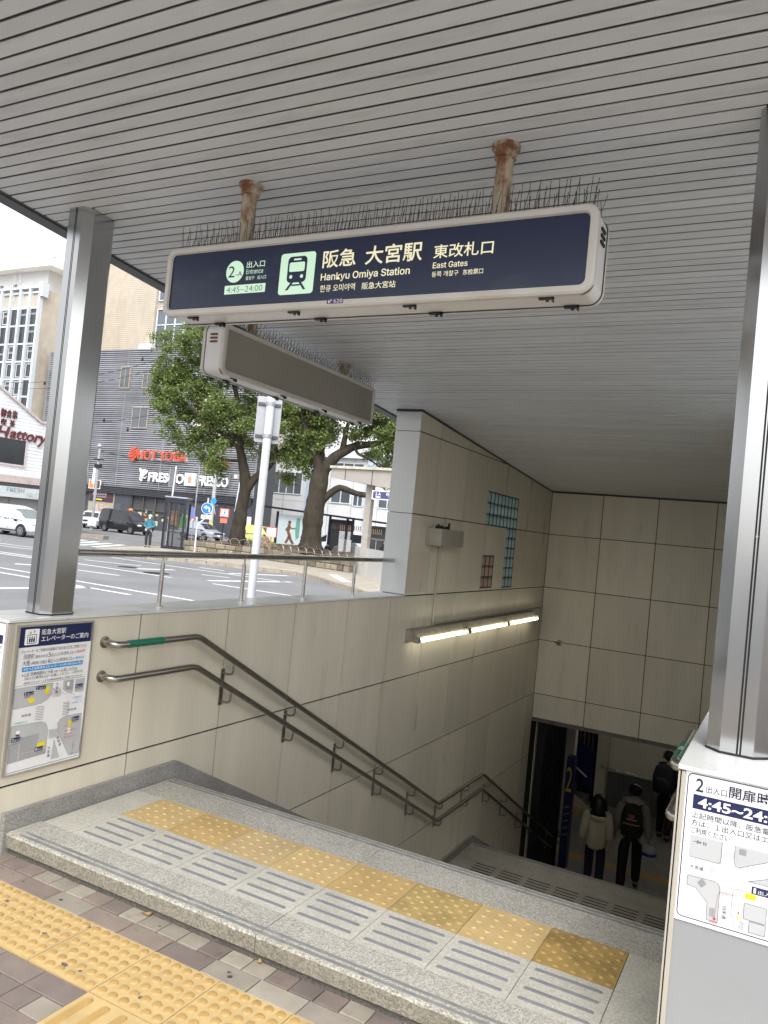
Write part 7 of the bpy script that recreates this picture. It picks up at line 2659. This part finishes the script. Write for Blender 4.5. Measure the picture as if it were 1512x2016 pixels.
MB().cyl((0, 0, 0), (.06, .03, 4.6), .035, seg=8).build('post', m_galv, t)
# green and white shop boards on the far pavement
for i, (x, w2, h, mtl, lab) in enumerate(((-50.0, .75, 1.0, M('bright green board', (0.22, 0.5, 0.12), .5), 'bright green shop board behind the silver car'), (-48.9, .9, .9, m_wl, 'white shop board beside the bright green one'), (-43.6, .8, 1.5, m_wl, 'white notice sheet on the dark wall by the tree trunk'), (-42.6, .75, 1.4, m_plate, 'second white notice sheet, nearest the tree trunk'))):
    t = thing('shop_board', lab, 'board', (x, FYB - .9 if i < 2 else FYB - .5, RZ))
    MB().box(0, w2, -.03, .03, .9, .9 + h).build('board', mtl, t)
    MB().box(.05, .1, .031, .08, 0, 1.4).box(w2 - .1, w2 - .05, .031, .08, 0, 1.4).build('leg', m_black, t)
# ---- telephone booth
t = thing('phone_booth', 'glass telephone booth with dark frame on the traffic island', 'telephone booth', (-26.3, 29.7, SWZ), radians(28))
m_bg = M('booth glass', (0.06, 0.065, 0.07), .05, spec=.7)
_b = m_bg.node_tree.nodes['Principled BSDF']
_b.inputs['Alpha'].default_value = .18
hw, hh = .52, 2.75
b = MB()
for x in (-hw, hw):
    for y in (-hw, hw):
        b.box(x - .05, x + .05, y - .05, y + .05, 0, hh)
for z0, z1 in ((0, .12), (hh - .28, hh)):
    b.box(-hw + .05, hw - .05, -hw - .04, -hw + .04, z0, z1).box(-hw + .05, hw - .05, hw - .04, hw + .04, z0, z1).box(-hw - .04, -hw + .04, -hw + .05, hw - .05, z0, z1).box(hw - .04, hw + .04, -hw + .05, hw - .05, z0, z1)
b.box(-.03, .03, -hw - .03, -hw + .03, .12, hh - .28)
b.build('frame', m_fr, t)
MB().box(-hw - .07, hw + .07, -hw - .07, hw + .07, hh, hh + .07).build('roof', m_galv, t)
b = MB()
b.box(-hw + .05, hw - .05, -hw - .006, -hw + .006, .12, hh - .28).box(-hw + .05, hw - .05, hw - .006, hw + .006, .12, hh - .28).box(-hw - .006, -hw + .006, -hw + .05, hw - .05, .12, hh - .28).box(hw - .006, hw + .006, -hw + .05, hw - .05, .12, hh - .28)
b.build('glass', m_bg, t)
MB().box(.12, .42, .2, .46, 1.15, 1.72).ell((.27, .25, 1.72), .15, .12, .10, 10, 6).build('telephone', M('leaf green telephone', (0.10, 0.34, 0.05), .4), t)
MB().box(-.4, .45, .15, .47, .95, 1.02).build('shelf', m_galv, t)
MB().box(-.42, -.1, .3, .46, 1.3, 2.05).build('notice', M('orange brown notice', (0.5, 0.25, 0.12), .6, var=.4, scale=5), t)
# low white kerb island at the far left
t = thing('kerb_block', 'short raised kerb block of the median beside the steel column', 'kerb')
MB().prism([(-37.2, 31.2, RZ), (-34.4, 32.2, RZ), (-34.7, 32.9, RZ), (-37.5, 32.0, RZ)], (0, 0, .22)).build('stone', m_kerb, t)
# overhead wires
b = MB()
def wire(p0, p1, sag, n=14, r=.022):
    p0, p1 = Vector(p0), Vector(p1)
    b.tube([p0 + (p1 - p0) * k / n - Vector((0, 0, sag * 4 * (k / n) * (1 - k / n))) for k in range(n + 1)], r, 5, False)
wire((-78, 55, 14.2), (-45.1, 54.6, 18.8), 1.5)
wire((-78, 55, 13.6), (-45.1, 54.6, 17.9), 1.6)
wire((-46.4, 41.9, 5.7), (-45.1, 54.7, 6.0), .3)
wire((-78, 55, 9.6), (-46.4, 50, 10.5), .8)
for p in ((-70.3, 54.7, 14.0), (-56, 54.6, 16.4), (-60.5, 54.6, 10.1), (-57, 54.6, 9.2)):
    b.ell(p, .12, .12, .22, 8, 6)
tag(b.build('overhead_cable', m_black, None), 'thin black overhead cables crossing before the office and louvre building', 'cables')

# ------------------------------------------------------------------ street people
m_jkt = M('teal blue work jacket', (0.035, 0.17, 0.24), .7, var=.12, scale=6)
m_trs = M('dark grey trousers', (0.025, 0.027, 0.035), .8)
g_ = stand(.0)
g_['wrl'] = (-.06, .20, 1.02); g_['ell'] = (-.27, -.02, 1.13)
g_['wrr'] = (.06, .20, 1.03); g_['elr'] = (.27, -.02, 1.13)
gd, J, k = figure('guard in teal blue jacket, white cap and face mask standing by the booth', (-26.75, 28.2, SWZ), radians(205), 1.72, g_, (m_jkt, 1.08, -.06, 1.08), m_trs, cap_hair, face=True)
gd['label'] = 'person in teal jacket, white cap and mask standing by the phone booth'
h = J['head']
MB().ell(h + Vector((0, -.01, .055)), .098, .108, .075, 14, 8).ell(h + Vector((0, .09, .04)), .075, .06, .012, 12, 6).build('white_cap', M('white cap', (0.72, 0.72, 0.72), .6), gd, smooth=60)
MB().ell(h + Vector((0, .062, -.055)), .066, .048, .052, 12, 8).build('face_mask', M('white mask', (0.75, 0.75, 0.75), .7), gd, smooth=60)
# people by the shelter and the far entrance
def seat_pose():
    d = stand()
    for n_ in ('pelvis', 'waist', 'chest', 'neck', 'head', 'shl', 'shr', 'ell', 'elr', 'wrl', 'wrr'):
        x, y, z = d[n_]
        d[n_] = (x, y, z - .45)
    d['wrl'] = (-.15, .28, .55); d['wrr'] = (.15, .28, .55)
    d['hipl'], d['hipr'] = (-.1, .02, .45), (.1, .02, .45)
    d['knl'], d['knr'] = (-.11, .42, .47), (.11, .42, .47)
    d['anl'], d['anr'] = (-.11, .42, .09), (.11, .42, .09)
    d['tol'], d['tor'] = (-.11, .56, .035), (.11, .56, .035)
    return d
m_dk2 = M('charcoal coat', (0.03, 0.032, 0.04), .8, var=.2)
pA, J, k = figure('person in dark clothes sitting on the planter rim right of the big trunk', (-22.95, 40.0, PLT - .75), radians(60), 1.68, seat_pose(), (m_dk2, 1.1, -.05, 1.05), m_trs, short_hair)
pB, J, k = figure('person in charcoal coat standing behind the white parapet of the far entrance', (-16.8, 34.0, SWZ), radians(150), 1.68, stand(.05), (m_dk2, 1.1, -.08, 1.05), m_trs, bob_hair)
pC, J, k = figure('person with brown hair at the far right behind the white parapet', (-15.95, 34.3, SWZ), radians(200), 1.55, stand(-.05), (m_dk2, 1.05, -.08, 1.05), m_trs, bob_hair)
# grey covered scooter and white box
t = thing('covered_scooter', 'parked scooter under a grey cover behind the planter', 'scooter', (-22.1, 40.7, SWZ), radians(25))
b = MB()
prof = [(-.9, .35, .25), (-.7, .55, .75), (-.2, .62, .95), (.3, .60, .85), (.6, .62, 1.15), (.85, .35, .8), (1.0, .2, .4)]
V, F = [], []
for x, w_, h in prof:
    for j in range(9):
        a = pi * j / 8
        V.append((x, w_ * .5 * cos(a), h * sin(a) ** .7 + .03))
for i in range(len(prof) - 1):
    for j in range(8):
        a = i * 9 + j
        F.append((a, a + 1, a + 10, a + 9))
F += [tuple(range(9)), tuple(range((len(prof) - 1) * 9, len(prof) * 9))]
b.add(V, F).build('cover', M('grey cover cloth', (0.16, 0.165, 0.18), .7, var=.2, scale=3, bump=.5, bscale=6), t, smooth=60)
for x in (-.6, .75):
    MB().lathe([(.12, -.05), (.22, -.05), (.24, 0), (.22, .05), (.12, .05)], (x, 0, .24), 'y', 18).build('wheel', m_tyre, t, smooth=50)
t = thing('white_box', 'white box with a grey stripe beside the grey covered scooter', 'box', (-21.6, 39.8, SWZ), radians(27))
MB().box(-.38, .38, -.2, .2, .5, 1.3).build('box_body', m_wl, t)
MB().box(-.06, .10, -.206, .206, .5, 1.302).build('stripe', M('grey stripe', (0.25, 0.25, 0.25), .6), t)
MB().box(-.3, -.25, -.15, .15, 0, .5).box(.25, .3, -.15, .15, 0, .5).build('leg', m_black, t)

# ------------------------------------------------------------------ repeats share a group
_names = {'car': 'cars on the street', 'person': 'people', 'column': 'steel canopy columns', 'wall': 'panelled walls', 'tree': 'street trees', 'sign': 'hanging sign boxes', 'shop sign': 'shop lettering on the louvres',
          'notice': 'opening hours notices', 'handrail': 'double handrails', 'window': 'glass block windows', 'backpack': 'backpacks worn in the passage', 'rock': 'rocks in the planter', 'leaf': 'dead leaves on the pavement',
          'sign post': 'white sign posts', 'traffic sign': 'traffic signs', 'utility pole': 'utility poles', 'board': 'shop boards', 'building': 'buildings across the road', 'lamp': 'fluorescent lamps', 'skirting': 'stone skirtings',
          'manhole cover': 'manhole covers', 'shrub': 'small shrubs', 'stairs': 'stairs'}
_by = {}
for o in list(COL.objects):
    if o.parent is None and o.get('category') and o.get('kind') != 'structure':
        _by.setdefault(o['category'], []).append(o)
for c_, L_ in _by.items():
    if len(L_) > 1 and c_ in _names:
        for o in L_:
            if not o.get('group'):
                o['group'] = _names[c_]
